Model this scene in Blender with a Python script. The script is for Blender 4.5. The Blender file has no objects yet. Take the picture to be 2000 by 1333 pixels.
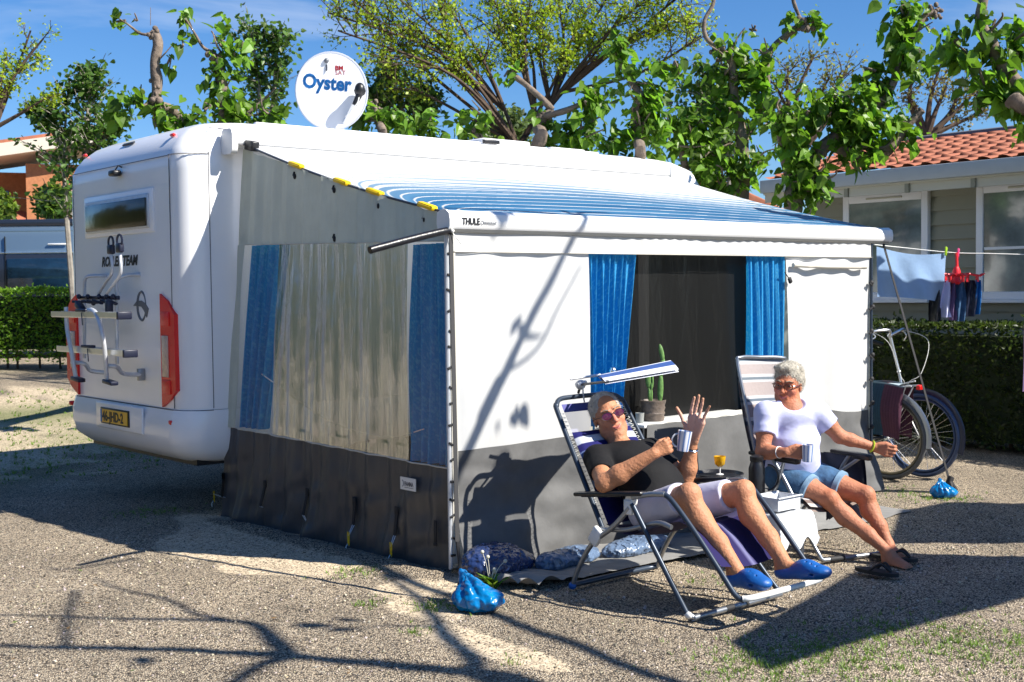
import bpy, bmesh, math, random
import numpy as np
from mathutils import Vector, Matrix, Euler, noise
random.seed(7)
C = bpy.context.scene
R = math.radians
# ---------------------------------------------------------------- camera (world x along the motorhome, y away from the tent front, z up)
cam = bpy.data.cameras.new('camera'); camo = bpy.data.objects.new('camera', cam); C.collection.objects.link(camo)
cam.sensor_width = 36; cam.lens = 36*2400/2000; cam.clip_end = 600; cam.clip_start = .1
camo.location = (-4.2784, -5.5599, 1.62)
yaw = R(-40.5); pitch = R(2.3977); roll = math.atan(.012)
fw = Vector((math.cos(R(49.5))*math.cos(pitch), math.sin(R(49.5))*math.cos(pitch), -math.sin(pitch)))
q = fw.to_track_quat('-Z', 'Y').to_matrix().to_4x4() @ Matrix.Rotation(-roll, 4, 'Z')
camo.rotation_euler = q.to_euler()
cam.dof.use_dof = True; cam.dof.focus_distance = 7.2; cam.dof.aperture_fstop = 7.0
C.camera = camo
# ---------------------------------------------------------------- sky and sun
SUNV = Vector((.52, -1, 1.03)).normalized()      # towards the sun
w = bpy.data.worlds.new('World'); C.world = w; w.use_nodes = True
nt = w.node_tree; bg = nt.nodes['Background']; bg.inputs[1].default_value = .058
sky = nt.nodes.new('ShaderNodeTexSky'); sky.sky_type = 'NISHITA'; sky.sun_disc = False
sky.sun_elevation = math.asin(SUNV.z); sky.sun_rotation = math.atan2(SUNV.x, SUNV.y)
sky.air_density = 1.0; sky.dust_density = .1; sky.ozone_density = 1.6; sky.altitude = 200
tcw = nt.nodes.new('ShaderNodeTexCoord'); mpw = nt.nodes.new('ShaderNodeMapping'); mpw.inputs['Scale'].default_value = (1.0, 1.0, 5.0)
nzw = nt.nodes.new('ShaderNodeTexNoise'); nzw.inputs['Scale'].default_value = 2.6; nzw.inputs['Detail'].default_value = 7; nzw.inputs['Roughness'].default_value = .55; nzw.inputs['Distortion'].default_value = .5
crw = nt.nodes.new('ShaderNodeValToRGB'); crw.color_ramp.elements[0].position = .56; crw.color_ramp.elements[0].color = (0,0,0,1); crw.color_ramp.elements[1].position = .82; crw.color_ramp.elements[1].color = (.5,.5,.5,1)
mxw = nt.nodes.new('ShaderNodeMixRGB'); mxw.inputs[2].default_value = (9.0, 9.6, 10.6, 1)
L_ = nt.links.new
L_(tcw.outputs['Generated'], mpw.inputs[0]); L_(mpw.outputs[0], nzw.inputs['Vector']); L_(nzw.outputs[0], crw.inputs[0]); L_(crw.outputs[0], mxw.inputs[0])
hsv = nt.nodes.new('ShaderNodeHueSaturation'); hsv.inputs['Saturation'].default_value = 1.12
tint = nt.nodes.new('ShaderNodeMixRGB'); tint.blend_type = 'MULTIPLY'; tint.inputs[0].default_value = 1; tint.inputs[2].default_value = (.72, .92, 1.22, 1); L_(sky.outputs[0], tint.inputs[1]); L_(tint.outputs[0], hsv.inputs['Color']); L_(hsv.outputs[0], mxw.inputs[1]); L_(mxw.outputs[0], bg.inputs[0])
sun = bpy.data.lights.new('sun', 'SUN'); sun.energy = 5.0; sun.angle = R(.53); sun.color = (1, .95, .86)
suno = bpy.data.objects.new('sun', sun); C.collection.objects.link(suno); suno.rotation_euler = (-SUNV).to_track_quat('-Z', 'Y').to_euler()
C.view_settings.view_transform = 'Standard'; C.view_settings.look = 'None'; C.view_settings.exposure = 1.0; C.view_settings.gamma = 1
C.cycles.max_bounces = 8; C.cycles.transparent_max_bounces = 24
# ---------------------------------------------------------------- materials
def lin(c):
    return tuple((x/12.92 if x <= .04045 else ((x+.055)/1.055)**2.4) for x in c)
def rgb(r, g, b): return lin((r/255, g/255, b/255))
MATS = {}
def M(name, col=(.5,.5,.5), rough=.5, metal=0, var=0, vscale=6, bump=0, bscale=40, bstretch=None, spec=None, trans=0, alpha=1, vcol=False, sheen=0, coat=0, transl=0, sat=None, distort=0):
    m = bpy.data.materials.new(name); m.use_nodes = True; MATS[name] = m
    t = m.node_tree; b = t.nodes['Principled BSDF']; l = t.links.new
    b.inputs['Roughness'].default_value = rough; b.inputs['Metallic'].default_value = metal
    b.inputs['Transmission Weight'].default_value = trans; b.inputs['Alpha'].default_value = alpha
    b.inputs['Coat Weight'].default_value = coat; b.inputs['Sheen Weight'].default_value = sheen
    if spec is not None: b.inputs['Specular IOR Level'].default_value = spec
    tc = t.nodes.new('ShaderNodeTexCoord')
    if vcol:
        a = t.nodes.new('ShaderNodeVertexColor'); a.layer_name = 'Col'; src = a.outputs[0]
    else:
        a = t.nodes.new('ShaderNodeRGB'); a.outputs[0].default_value = (*col, 1); src = a.outputs[0]
    if var:
        n = t.nodes.new('ShaderNodeTexNoise'); n.inputs['Scale'].default_value = vscale; n.inputs['Detail'].default_value = 6; n.inputs['Roughness'].default_value = .65
        l(tc.outputs['Object'], n.inputs['Vector'])
        mr = t.nodes.new('ShaderNodeMapRange'); mr.inputs[1].default_value = .25; mr.inputs[2].default_value = .75; mr.inputs[3].default_value = 1-var; mr.inputs[4].default_value = 1+var
        l(n.outputs[0], mr.inputs[0])
        mx = t.nodes.new('ShaderNodeVectorMath'); mx.operation = 'SCALE'; l(src, mx.inputs[0]); l(mr.outputs[0], mx.inputs['Scale']); src = mx.outputs[0]
    l(src, b.inputs['Base Color'])
    if bump:
        n = t.nodes.new('ShaderNodeTexNoise'); n.inputs['Scale'].default_value = bscale; n.inputs['Detail'].default_value = 5; n.inputs['Distortion'].default_value = distort
        if bstretch:
            mp = t.nodes.new('ShaderNodeMapping'); mp.inputs['Scale'].default_value = bstretch; l(tc.outputs['Object'], mp.inputs[0]); l(mp.outputs[0], n.inputs['Vector'])
        else: l(tc.outputs['Object'], n.inputs['Vector'])
        bp = t.nodes.new('ShaderNodeBump'); bp.inputs['Strength'].default_value = min(1, bump); bp.inputs['Distance'].default_value = .01*max(1, bump); l(n.outputs[0], bp.inputs['Height']); l(bp.outputs[0], b.inputs['Normal'])
    if transl:
        tr = t.nodes.new('ShaderNodeBsdfTranslucent'); ms = t.nodes.new('ShaderNodeMixShader'); ms.inputs[0].default_value = transl
        
        if name in ('leaf', 'leaf_dull'):
            bo = t.nodes.new('ShaderNodeVectorMath'); bo.operation = 'MULTIPLY'; bo.inputs[1].default_value = (1.45, 1.6, .9); l(src, bo.inputs[0]); l(bo.outputs[0], tr.inputs[0])
        else: l(src, tr.inputs[0])
        out = t.nodes['Material Output']; l(b.outputs[0], ms.inputs[1]); l(tr.outputs[0], ms.inputs[2]); l(ms.outputs[0], out.inputs[0])
    return m
M('camper_white', (.86,.86,.87), .28, var=.03, vscale=2, coat=.4, bump=.05, bscale=3)
M('camper_grey', (.46,.48,.55), .35, var=.05, coat=.2)
M('black_plastic', (.012,.012,.014), .4, var=.2)
M('dark_navy', (.012,.015,.035), .4, var=.2)
M('rubber', (.02,.02,.02), .8, var=.2)
M('seam', (.12,.12,.13), .6)
M('glass_dark', (.03,.03,.028), .06, spec=.8, bump=.06, bscale=4)
M('pane_brown', (.035,.028,.016), .16, spec=.6, var=.6, vscale=3, bump=.3, bscale=5)
M('red_lens', (.78,.006,.005), .35, coat=.15, var=.06, vscale=30, bump=.3, bscale=120)
M('clear_lens', (.60,.42,.32), .15, coat=.3, var=.25, vscale=20, bump=.5, bscale=100)
M('alu', (.75,.77,.8), .36, metal=1, var=.08, vscale=20)
M('alu_matt', (.62,.64,.67), .5, metal=.5, var=.1, vscale=20)
M('chrome', (.75,.76,.78), .18, metal=1)
M('grey_paint', (.06,.08,.115), .4, var=.15)
M('plate_yellow', (.75,.42,.01), .4)
M('ink_black', (.008,.008,.01), .5)
M('ink_grey', (.12,.13,.15), .4)
M('ink_blue', (.01,.14,.42), .4)
M('ink_red', (.5,.03,.04), .4)
M('dish_white', (.72,.73,.75), .4, var=.03)
M('rail_white', (.78,.78,.77), .35, var=.03, vscale=3)
M('rail_under', (.33,.33,.31), .5)
M('yellow_clip', (.80,.52,.0), .45, var=.08)
M('canvas_white', (.66,.66,.65), .85, var=.08, vscale=1.8, bump=.35, bscale=5, bstretch=(2.5,2.5,.35), transl=.3)
M('canvas_grey', (.52,.55,.49), .8, var=.12, vscale=3, bump=.9, bscale=9, bstretch=(3,3,.2), transl=.35)
M('skirt_dark', (.058,.058,.062), .42, var=.22, vscale=3, bump=.9, bscale=5, bstretch=(1.6,1.6,.7))
M('skirt_front', (.10,.10,.10), .75, var=.25, vscale=4, bump=.7, bscale=6)
M('piping', (.02,.02,.02), .6)
M('trim_cream', (.55,.52,.45), .6)
M('sheet_grey', (.22,.215,.205), .8, var=.25, vscale=3, bump=.8, bscale=8)
M('strap_black', (.012,.012,.014), .7)
M('white_cord', (.7,.7,.66), .7)
M('blue_bag', (.0,.20,.52), .25, var=.5, vscale=9, bump=1.2, bscale=14, coat=.3, transl=.2)
M('navy_bag', (.018,.035,.11), .22, var=.4, vscale=8, bump=1.5, bscale=13, coat=.5)
M('greyblue_bag', (.10,.15,.24), .3, var=.6, vscale=12, bump=1.5, bscale=15, coat=.4)
M('slate_tube', (.035,.05,.075), .35, metal=.3, var=.1)
M('steel_tube', (.33,.35,.38), .35, metal=.8, var=.1)
M('tube_white', (.72,.72,.70), .35)
M('arm_black', (.010,.010,.012), .35, var=.2, bump=.2)
M('clog_blue', (.005,.09,.34), .45, var=.15, bump=.2, bscale=60)
M('terracotta', (.34,.115,.06), .8, var=.3, vscale=4, bump=.3)
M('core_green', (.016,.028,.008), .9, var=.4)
M('mesh_net', (.16,.16,.30), .8, alpha=.42)
M('siding', (.27,.27,.21), .75, var=.06, vscale=1)
M('gutter', (.40,.44,.46), .5, var=.05)
M('cream_trim', (.50,.49,.41), .6)
M('frame_white', (.80,.81,.83), .5)
M('bark', (.17,.13,.10), .9, var=.55, vscale=9, bump=1.6, bscale=18)
M('bark_pale', (.26,.235,.20), .85, var=.35, vscale=6, bump=.8, bscale=20)
M('bark_thin', (.085,.055,.036), .9, var=.4, vscale=6)
M('leaf', vcol=True, rough=.4, transl=.45, spec=.3)
M('leaf_dull', vcol=True, rough=.6, transl=.3)
M('vcloth', vcol=True, rough=.85, bump=.25, bscale=30)
M('vcloth_net', vcol=True, rough=.85, bump=.3, bscale=160, spec=.1)
M('vcanopy', vcol=True, rough=.6, bump=.1, bscale=4, transl=.42)
M('towel', (.25,.38,.58), .95, var=.12, vscale=4, bump=.5, bscale=14, transl=.25)
M('purple_cloth', (.12,.075,.17), .9, var=.2, transl=.1)
M('hanger_red', (.75,.02,.03), .4)
M('peg_pink', (.8,.08,.25), .4)
M('peg_green', (.45,.7,.03), .4)
M('denim', (.035,.095,.19), .85, var=.45, vscale=14, bump=.6, bscale=30)
M('denim_cuff', (.15,.25,.36), .85, var=.25, vscale=30)
M('black_shirt', (.006,.006,.007), .8, var=.2, bump=.7, bscale=10, spec=.25)
M('lilac_shirt', (.52,.54,.78), .85, var=.05, bump=.5, bscale=9)
M('shorts_lilac', (.50,.49,.60), .85, var=.08, bump=.5, bscale=14)
M('hair_white', (.52,.49,.43), .6, var=.4, vscale=35, bump=2.2, bscale=60, bstretch=(1,1,.5), distort=1.5)
M('hair_blond', (.52,.48,.40), .6, var=.4, vscale=30, bump=2.2, bscale=50, bstretch=(1,1,.6), distort=1.5)
M('lip', (.42,.12,.10), .4)
M('teeth', (.7,.66,.6), .3)
M('eye_white', (.5,.46,.42), .2)
M('brow', (.32,.27,.2), .8)
M('lens_pink', (.07,.004,.035), .1, spec=.5, alpha=.93)
M('lens_clear', (.12,.08,.06), .3, alpha=.30, spec=.2)
M('tortoise', (.16,.035,.008), .25, coat=.4)
M('gold', (.7,.5,.2), .3, metal=1)
M('lime_band', (.42,.55,.02), .6, var=.3, vscale=60)
M('mug_glaze', vcol=True, rough=.12, coat=.6)
M('cactus_green', (.12,.25,.06), .6, var=.35, vscale=20, bump=.5)
M('soil', (.04,.028,.02), .95, var=.5, bump=1)
M('pot_brown', (.13,.10,.08), .55, var=.5, vscale=14, bump=.8, bscale=25)
M('cup_grey', (.25,.26,.25), .6)
M('table_white', (.68,.68,.66), .35, var=.05)
M('yellow_glass', (.8,.5,.02), .1, alpha=.85, transl=.3)
M('white_bag', (.62,.64,.66), .4, var=.12, bump=1, bscale=12, transl=.15)
M('tray_white', (.60,.62,.65), .35)
M('van_silver', (.17,.25,.33), .3, metal=.5, coat=.4)
M('van_dark', (.02,.025,.04), .25, coat=.4)
M('van_glass', (.01,.03,.06), .05, var=.5, spec=.8)
M('brick', (.42,.17,.075), .9, var=.2, vscale=12)
M('plaster', (.62,.55,.46), .9, var=.06)
M('bike_paint', (.012,.02,.05), .3, coat=.4)
M('bike_silver', (.5,.52,.55), .35, metal=.7)
M('tyre_grey', (.10,.10,.10), .8)
M('rim_tan', (.22,.19,.13), .55, metal=.4)
M('rim_blue', (.05,.08,.16), .4, metal=.3)
M('blocker_beige', (.5,.45,.36), .9)
# skin: warm mottled tan
def skin(name, base, red):
    m = M(name, base, .56, vcol=True, var=.12, vscale=19, bump=.5, bscale=70, spec=.3)
    b = m.node_tree.nodes['Principled BSDF']; b.inputs['Subsurface Weight'].default_value = .03; b.inputs['Subsurface Radius'].default_value = (.02,.007,.004); b.inputs['Subsurface Scale'].default_value = .4
skin('skin_man', (.46,.21,.11), 0); skin('skin_woman', (.42,.175,.10), 0); skin('skin_palm', (.62,.34,.24), 0)
# clear crinkled window film: part see-through, part mirror, a little dull haze
def film(name, tint, w_t, w_g, rough, bscale, stretch, bstr):
    m = bpy.data.materials.new(name); m.use_nodes = True; t = m.node_tree; l = t.links.new; MATS[name] = m
    b = t.nodes['Principled BSDF']; b.inputs['Base Color'].default_value = (*tint, 1); b.inputs['Roughness'].default_value = .6; b.inputs['Specular IOR Level'].default_value = .08
    g = t.nodes.new('ShaderNodeBsdfGlossy'); g.inputs['Roughness'].default_value = rough; g.inputs[0].default_value = (.9,.9,.9,1)
    tr = t.nodes.new('ShaderNodeBsdfTransparent'); tr.inputs[0].default_value = (.95,.95,.93,1)
    ms = t.nodes.new('ShaderNodeMixShader'); ms.inputs[0].default_value = w_g/(w_g+max(1e-3, 1-w_t-w_g)); l(b.outputs[0], ms.inputs[1]); l(g.outputs[0], ms.inputs[2])
    m2 = t.nodes.new('ShaderNodeMixShader'); m2.inputs[0].default_value = w_t; l(ms.outputs[0], m2.inputs[1]); l(tr.outputs[0], m2.inputs[2]); l(m2.outputs[0], t.nodes['Material Output'].inputs[0])
    tc = t.nodes.new('ShaderNodeTexCoord'); mp = t.nodes.new('ShaderNodeMapping'); mp.inputs['Scale'].default_value = stretch
    n = t.nodes.new('ShaderNodeTexNoise'); n.inputs['Scale'].default_value = bscale; n.inputs['Detail'].default_value = 4; n.inputs['Distortion'].default_value = 1.2
    bp = t.nodes.new('ShaderNodeBump'); bp.inputs['Strength'].default_value = bstr; bp.inputs['Distance'].default_value = .02
    l(tc.outputs['Object'], mp.inputs[0]); l(mp.outputs[0], n.inputs['Vector']); l(n.outputs[0], bp.inputs['Height']); l(bp.outputs[0], g.inputs['Normal'])
    return m
film('film_mid', (.13,.10,.07), .26, .52, .03, 9, (1,6,.5), .22)  # middle panel of one film, browned to stand in for mirrored ground
film('film_edge', (.4,.4,.4), .90, .08, .06, 9, (1,7,.5), .3)  # clearer copy of that film so the curtains behind look lit
film('film_dark', (.004,.004,.004), .015, .02, .2, 5, (2.5,1,.5), .25)  # near-black film colour paints in the dark room behind the window
# ---------------------------------------------------------------- object helpers
def link(o): C.collection.objects.link(o); return o
OFF = {}
def thing(name, label, cat, loc, group=None, rz=0):
    o = link(bpy.data.objects.new(name, None)); o.location = loc; o['label'] = label; o['category'] = cat
    if group: o['group'] = group
    o.empty_display_size = .2; OFF[o.name] = Vector(loc); return o
def tag(o, label, cat, group=None):
    o['label'] = label; o['category'] = cat
    if group: o['group'] = group
    return o
def kind(o, k='structure'): o['kind'] = k; return o
def put(name, verts, faces, mat, parent=None, smooth=True, cols=None, mats=None, fm=None, pivot=None):
    me = bpy.data.meshes.new(name)
    V = np.asarray(verts, dtype=float).reshape(-1, 3)
    if parent is not None: off = OFF[parent.name]
    elif pivot is not None: off = Vector(pivot)
    else:
        lo = V.min(0); hi = V.max(0); off = Vector(((lo[0]+hi[0])/2, (lo[1]+hi[1])/2, lo[2]))
    me.from_pydata([tuple(v) for v in (V-np.array(off))], [], [tuple(int(i) for i in f) for f in faces])
    for x in (mats or [mat]): me.materials.append(MATS[x])
    if fm is not None: me.polygons.foreach_set('material_index', fm)
    me.polygons.foreach_set('use_smooth', [smooth]*len(me.polygons))
    if cols is not None:
        ca = me.color_attributes.new('Col', 'FLOAT_COLOR', 'POINT'); cc = np.ones((len(V), 4)); cc[:, :3] = cols; ca.data.foreach_set('color', cc.ravel())
    me.update()
    if smooth:
        try: me.set_sharp_from_angle(angle=R(45))
        except Exception: pass
    o = link(bpy.data.objects.new(name, me))
    if parent is not None: o.parent = parent; OFF[o.name] = off
    else: o.location = off; OFF[o.name] = off
    return o
def frame(d, up=(0,0,1)):
    d = Vector(d).normalized(); up = Vector(up)
    if abs(d.dot(up)) > .98: up = Vector((1,0,0)) if abs(d.x) < .9 else Vector((0,1,0))
    s = d.cross(up).normalized(); return s, s.cross(d).normalized(), d
class MB:
    def __init__(s): s.v = []; s.f = []; s.c = []
    def add(s, vs, fs, col=None):
        n = len(s.v); s.v += [tuple(x) for x in vs]; s.f += [tuple(i+n for i in f) for f in fs]
        s.c += [col or (1,1,1)]*len(vs) if not isinstance(col, list) else col
        return s
    def box(s, c, size, rot=None, bev=.0):
        m = Euler(rot).to_matrix() if rot is not None and not isinstance(rot, Matrix) else (rot or Matrix.Identity(3))
        hx, hy, hz = size[0]/2, size[1]/2, size[2]/2; c = Vector(c)
        b = min(bev, hx*.9, hy*.9, hz*.9)
        if b <= 0:
            vs = [c+m@Vector((x*hx, y*hy, z*hz)) for x in (-1,1) for y in (-1,1) for z in (-1,1)]
            s.add(vs, [(0,1,3,2),(4,6,7,5),(0,4,5,1),(2,3,7,6),(0,2,6,4),(1,5,7,3)]); return s
        bm = bmesh.new(); bmesh.ops.create_cube(bm, size=1); bmesh.ops.scale(bm, vec=(size[0], size[1], size[2]), verts=bm.verts)
        bmesh.ops.bevel(bm, geom=bm.edges[:], offset=b, segments=2, affect='EDGES', profile=.5)
        vs = [c+m@v.co for v in bm.verts]; fs = [tuple(v.index for v in f.verts) for f in bm.faces]; bm.free()
        s.add(vs, fs); return s
    def between(s, a, b, w, h, up=(0,0,1), bev=0):
        a = Vector(a); b = Vector(b); S, U, D = frame(b-a, up)
        m = Matrix((S, D, U)).transposed(); return s.box((a+b)/2, (w, (b-a).length, h), m, bev)
    def tube(s, pts, r, n=8, caps=True, closed=False, flat=1, upv=None):
        pts = [Vector(p) for p in pts]; k = len(pts); rs = r if isinstance(r, (list, tuple)) else [r]*k
        vs = []; fs = []; prev = None
        for i, p in enumerate(pts):
            if closed: d = pts[(i+1) % k]-pts[i-1]
            else: d = pts[min(i+1, k-1)]-pts[max(i-1, 0)]
            if d.length < 1e-9: d = Vector((0,0,1))
            d.normalize()
            if prev is None: S, U, _ = frame(d, upv or (0,0,1))
            else:
                S = (prev - d*prev.dot(d))
                S = S.normalized() if S.length > 1e-6 else frame(d)[0]
                U = S.cross(d).normalized()
            prev = S
            for j in range(n):
                a = 2*math.pi*j/n; vs.append(p + S*(math.cos(a)*rs[i]) + U*(math.sin(a)*rs[i]*flat))
        for i in range(k if closed else k-1):
            for j in range(n):
                a = i*n+j; b = i*n+(j+1) % n; c = ((i+1) % k)*n+(j+1) % n; d_ = ((i+1) % k)*n+j; fs.append((a, d_, c, b))
        if caps and not closed: fs.append(tuple(range(n))); fs.append(tuple((k-1)*n+j for j in reversed(range(n))))
        s.add(vs, fs); return s
    def lathe(s, c, prof, n=20, axis=(0,0,1), caps=True, col=None):
        c = Vector(c); S, U, D = frame(axis); vs = []; fs = []
        for (r, h) in prof:
            for j in range(n):
                a = 2*math.pi*j/n; vs.append(c + D*h + (S*math.cos(a)+U*math.sin(a))*r)
        for i in range(len(prof)-1):
            for j in range(n): fs.append((i*n+j, i*n+(j+1) % n, (i+1)*n+(j+1) % n, (i+1)*n+j))
        if caps: fs.append(tuple(reversed(range(n)))); fs.append(tuple((len(prof)-1)*n+j for j in range(n)))
        s.add(vs, fs, col); return s
    def grid(s, fn, nu, nv, cf=None):
        vs = [Vector(fn(i/nu, j/nv)) for j in range(nv+1) for i in range(nu+1)]
        fs = [(j*(nu+1)+i, j*(nu+1)+i+1, (j+1)*(nu+1)+i+1, (j+1)*(nu+1)+i) for j in range(nv) for i in range(nu)]
        col = [cf(i/nu, j/nv) for j in range(nv+1) for i in range(nu+1)] if cf else None
        s.add(vs, fs, col); return s
    def poly(s, pts, th, nrm):
        pts = [Vector(p) for p in pts]; n = len(pts); d = Vector(nrm).normalized()*th
        s.add(pts+[p+d for p in pts], [tuple(range(n)), tuple(range(2*n-1, n-1, -1))]+[(i, n+i, n+(i+1) % n, (i+1) % n) for i in range(n)]); return s
    def ball(s, c, r, n=10, rot=None):
        r = (r, r, r) if not isinstance(r, (tuple, list)) else r; m = rot or Matrix.Identity(3); c = Vector(c); vs = []; fs = []
        for i in range(n+1):
            th = math.pi*i/n
            for j in range(2*n):
                a = math.pi*j/n; vs.append(c+m@Vector((r[0]*math.sin(th)*math.cos(a), r[1]*math.sin(th)*math.sin(a), r[2]*math.cos(th))))
        for i in range(n):
            for j in range(2*n): fs.append((i*2*n+j, (i+1)*2*n+j, (i+1)*2*n+(j+1) % (2*n), i*2*n+(j+1) % (2*n)))
        s.add(vs, fs); return s
    def build(s, name, mat, parent=None, smooth=True, vcol=False, pivot=None):
        return put(name, s.v, s.f, mat, parent, smooth, cols=s.c if vcol else None, pivot=pivot)
def smooth_path(pts, n=6):
    pts = [Vector(p) for p in pts]; out = []
    for i in range(len(pts)-1):
        p0 = pts[max(i-1, 0)]; p1 = pts[i]; p2 = pts[i+1]; p3 = pts[min(i+2, len(pts)-1)]
        for k in range(n):
            t = k/n; out.append(.5*((2*p1)+(p2-p0)*t+(2*p0-5*p1+4*p2-p3)*t*t+(3*p1-p0-3*p2+p3)*t**3))
    out.append(pts[-1]); return out
def smooth_r(rs, n=6):
    out = []
    for i in range(len(rs)-1):
        for k in range(n): out.append(rs[i]+(rs[i+1]-rs[i])*k/n)
    return out+[rs[-1]]
def text(s, name, mat, parent, origin, right, up, size, bold=False, shear=0, ext=.0008, sx=1, dz=.0):
    cu = bpy.data.curves.new('lettering', 'FONT'); cu.body = s; cu.size = size; cu.extrude = ext; cu.shear = shear; cu.resolution_u = 3
    if bold: cu.offset = size*.034
    t = bpy.data.objects.new('lettering', cu); C.collection.objects.link(t); bpy.context.view_layer.update()
    me = bpy.data.meshes.new_from_object(t.evaluated_get(bpy.context.evaluated_depsgraph_get())); bpy.data.objects.remove(t)
    r = Vector(right).normalized(); u = Vector(up); u = (u-r*u.dot(r)).normalized(); n = r.cross(u); o = Vector(origin)+n*dz
    vs = [o+r*(v.co.x*sx)+u*v.co.y+n*v.co.z for v in me.vertices]; fs = [tuple(p.vertices) for p in me.polygons]
    return put(name, vs, fs, mat, parent, smooth=False)
def sstep(a, b, x):
    t = max(0, min(1, (x-a)/(b-a))); return t*t*(3-2*t)
# ---------------------------------------------------------------- implicit surfaces for bodies, hair, bags
class Field:
    def __init__(s, lo, hi, h):
        s.lo = np.array(lo, float); s.h = h; s.n = np.ceil((np.array(hi)-s.lo)/h).astype(int)+1; s.F = np.full(s.n, .3, np.float32)
    def _g(s, lo, hi):
        a = np.clip(np.floor((np.array(lo)-s.lo)/s.h).astype(int), 0, s.n); b = np.clip(np.ceil((np.array(hi)-s.lo)/s.h).astype(int)+1, 0, s.n)
        sl = tuple(slice(a[i], b[i]) for i in range(3))
        g = [ (s.lo[i]+s.h*np.arange(a[i], b[i], dtype=np.float32)).reshape([-1 if j == i else 1 for j in range(3)]) for i in range(3)]
        return sl, g
    def _u(s, sl, d, k):
        F = s.F[sl]
        if k > 0:
            hh = np.maximum(k-np.abs(F-d), 0)/k; s.F[sl] = np.minimum(F, d)-hh*hh*k*.25
        else: s.F[sl] = np.minimum(F, d)
    def cap(s, a, b, ra, rb, k=.02, flat0=False, flat1=False):
        a = np.array(a, float); b = np.array(b, float); m = max(ra, rb)+k*1.5+3*s.h
        sl, (X, Y, Z) = s._g(np.minimum(a, b)-m, np.maximum(a, b)+m)
        ab = b-a; L2 = float(ab@ab)+1e-12
        t = ((X-a[0])*ab[0]+(Y-a[1])*ab[1]+(Z-a[2])*ab[2])/L2; tc = np.clip(t, 0, 1)
        d = np.sqrt((X-a[0]-tc*ab[0])**2+(Y-a[1]-tc*ab[1])**2+(Z-a[2]-tc*ab[2])**2)-(ra+(rb-ra)*tc)
        L = math.sqrt(L2)
        if flat0: d = np.maximum(d, -t*L)
        if flat1: d = np.maximum(d, (t-1)*L)
        s._u(sl, d, k); return s
    def chain(s, pts, rs, k=.02):
        for i in range(len(pts)-1): s.cap(pts[i], pts[i+1], rs[i], rs[i+1], k)
        return s
    def _e(s, c, r, rot, pad):
        c = np.array(c, float); m = max(r)+pad; sl, (X, Y, Z) = s._g(c-m, c+m)
        m3 = np.array(rot if rot is not None else Matrix.Identity(3)); x, y, z = X-c[0], Y-c[1], Z-c[2]     # columns of rot = local axes
        q = [(x*m3[0][i]+y*m3[1][i]+z*m3[2][i]) for i in range(3)]
        k0 = np.sqrt((q[0]/r[0])**2+(q[1]/r[1])**2+(q[2]/r[2])**2); k1 = np.sqrt((q[0]/r[0]**2)**2+(q[1]/r[1]**2)**2+(q[2]/r[2]**2)**2)+1e-9
        return sl, (k0*(k0-1)/k1).astype(np.float32)
    def ell(s, c, r, rot=None, k=.02):
        sl, d = s._e(c, r, rot, k*1.5+3*s.h); s._u(sl, d, k); return s
    def sub(s, c, r, rot=None, k=.01):
        sl, d = s._e(c, r, rot, k*1.5+3*s.h); F = s.F[sl]; d = -d
        hh = np.maximum(k-np.abs(F-d), 0)/k; s.F[sl] = np.maximum(F, d)+hh*hh*k*.25; return s
    def cut(s, p, n):
        _, (X, Y, Z) = s._g(s.lo, s.lo+s.h*s.n); n = np.array(Vector(n).normalized()); d = (X-p[0])*n[0]+(Y-p[1])*n[1]+(Z-p[2])*n[2]; s.F = np.maximum(s.F, d.astype(np.float32)); return s
    def mesh(s):
        F = s.F; I = F < 0; nx, ny, nz = F.shape
        cnt = np.zeros((nx-1, ny-1, nz-1), np.int8)
        for dx in (0,1):
            for dy in (0,1):
                for dz in (0,1): cnt += I[dx:nx-1+dx, dy:ny-1+dy, dz:nz-1+dz]
        act = (cnt > 0) & (cnt < 8); idx = np.argwhere(act); vid = np.full(act.shape, -1, np.int64); vid[act] = np.arange(len(idx))
        acc = np.zeros((len(idx), 3)); num = np.zeros(len(idx)); i, j, k = idx.T
        cs = [(a, b, c) for a in (0,1) for b in (0,1) for c in (0,1)]
        for a in cs:
            for ax in range(3):
                if a[ax] == 0:
                    b = list(a); b[ax] = 1; f0 = F[i+a[0], j+a[1], k+a[2]]; f1 = F[i+b[0], j+b[1], k+b[2]]
                    m = (f0 < 0) != (f1 < 0); t = np.where(m, f0/np.where(m, f0-f1, 1), 0)
                    p = np.tile(np.array(a, float), (len(idx), 1)); p[:, ax] += t; acc[m] += p[m]; num[m] += 1
        V = s.lo+s.h*(idx+acc/np.maximum(num, 1)[:, None]); quads = []
        for ax in range(3):
            sa = [slice(0, n) for n in F.shape]; sb = [slice(0, n) for n in F.shape]; sa[ax] = slice(0, F.shape[ax]-1); sb[ax] = slice(1, F.shape[ax])
            A = I[tuple(sa)]; B = I[tuple(sb)]; e = np.argwhere(A != B); o = [x for x in range(3) if x != ax]
            ok = np.all([(e[:, q] > 0) & (e[:, q] < F.shape[q]-1) for q in o], axis=0); e = e[ok]
            def at(d0, d1):
                c = e.copy(); c[:, o[0]] += d0; c[:, o[1]] += d1; return vid[c[:, 0], c[:, 1], c[:, 2]]
            Q = np.stack([at(-1,-1), at(0,-1), at(0,0), at(-1,0)], 1); fl = A[e[:, 0], e[:, 1], e[:, 2]]
            if ax == 1: fl = ~fl
            Q[~fl] = Q[~fl][:, ::-1]; quads.append(Q)
        return V, np.concatenate(quads)
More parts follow.
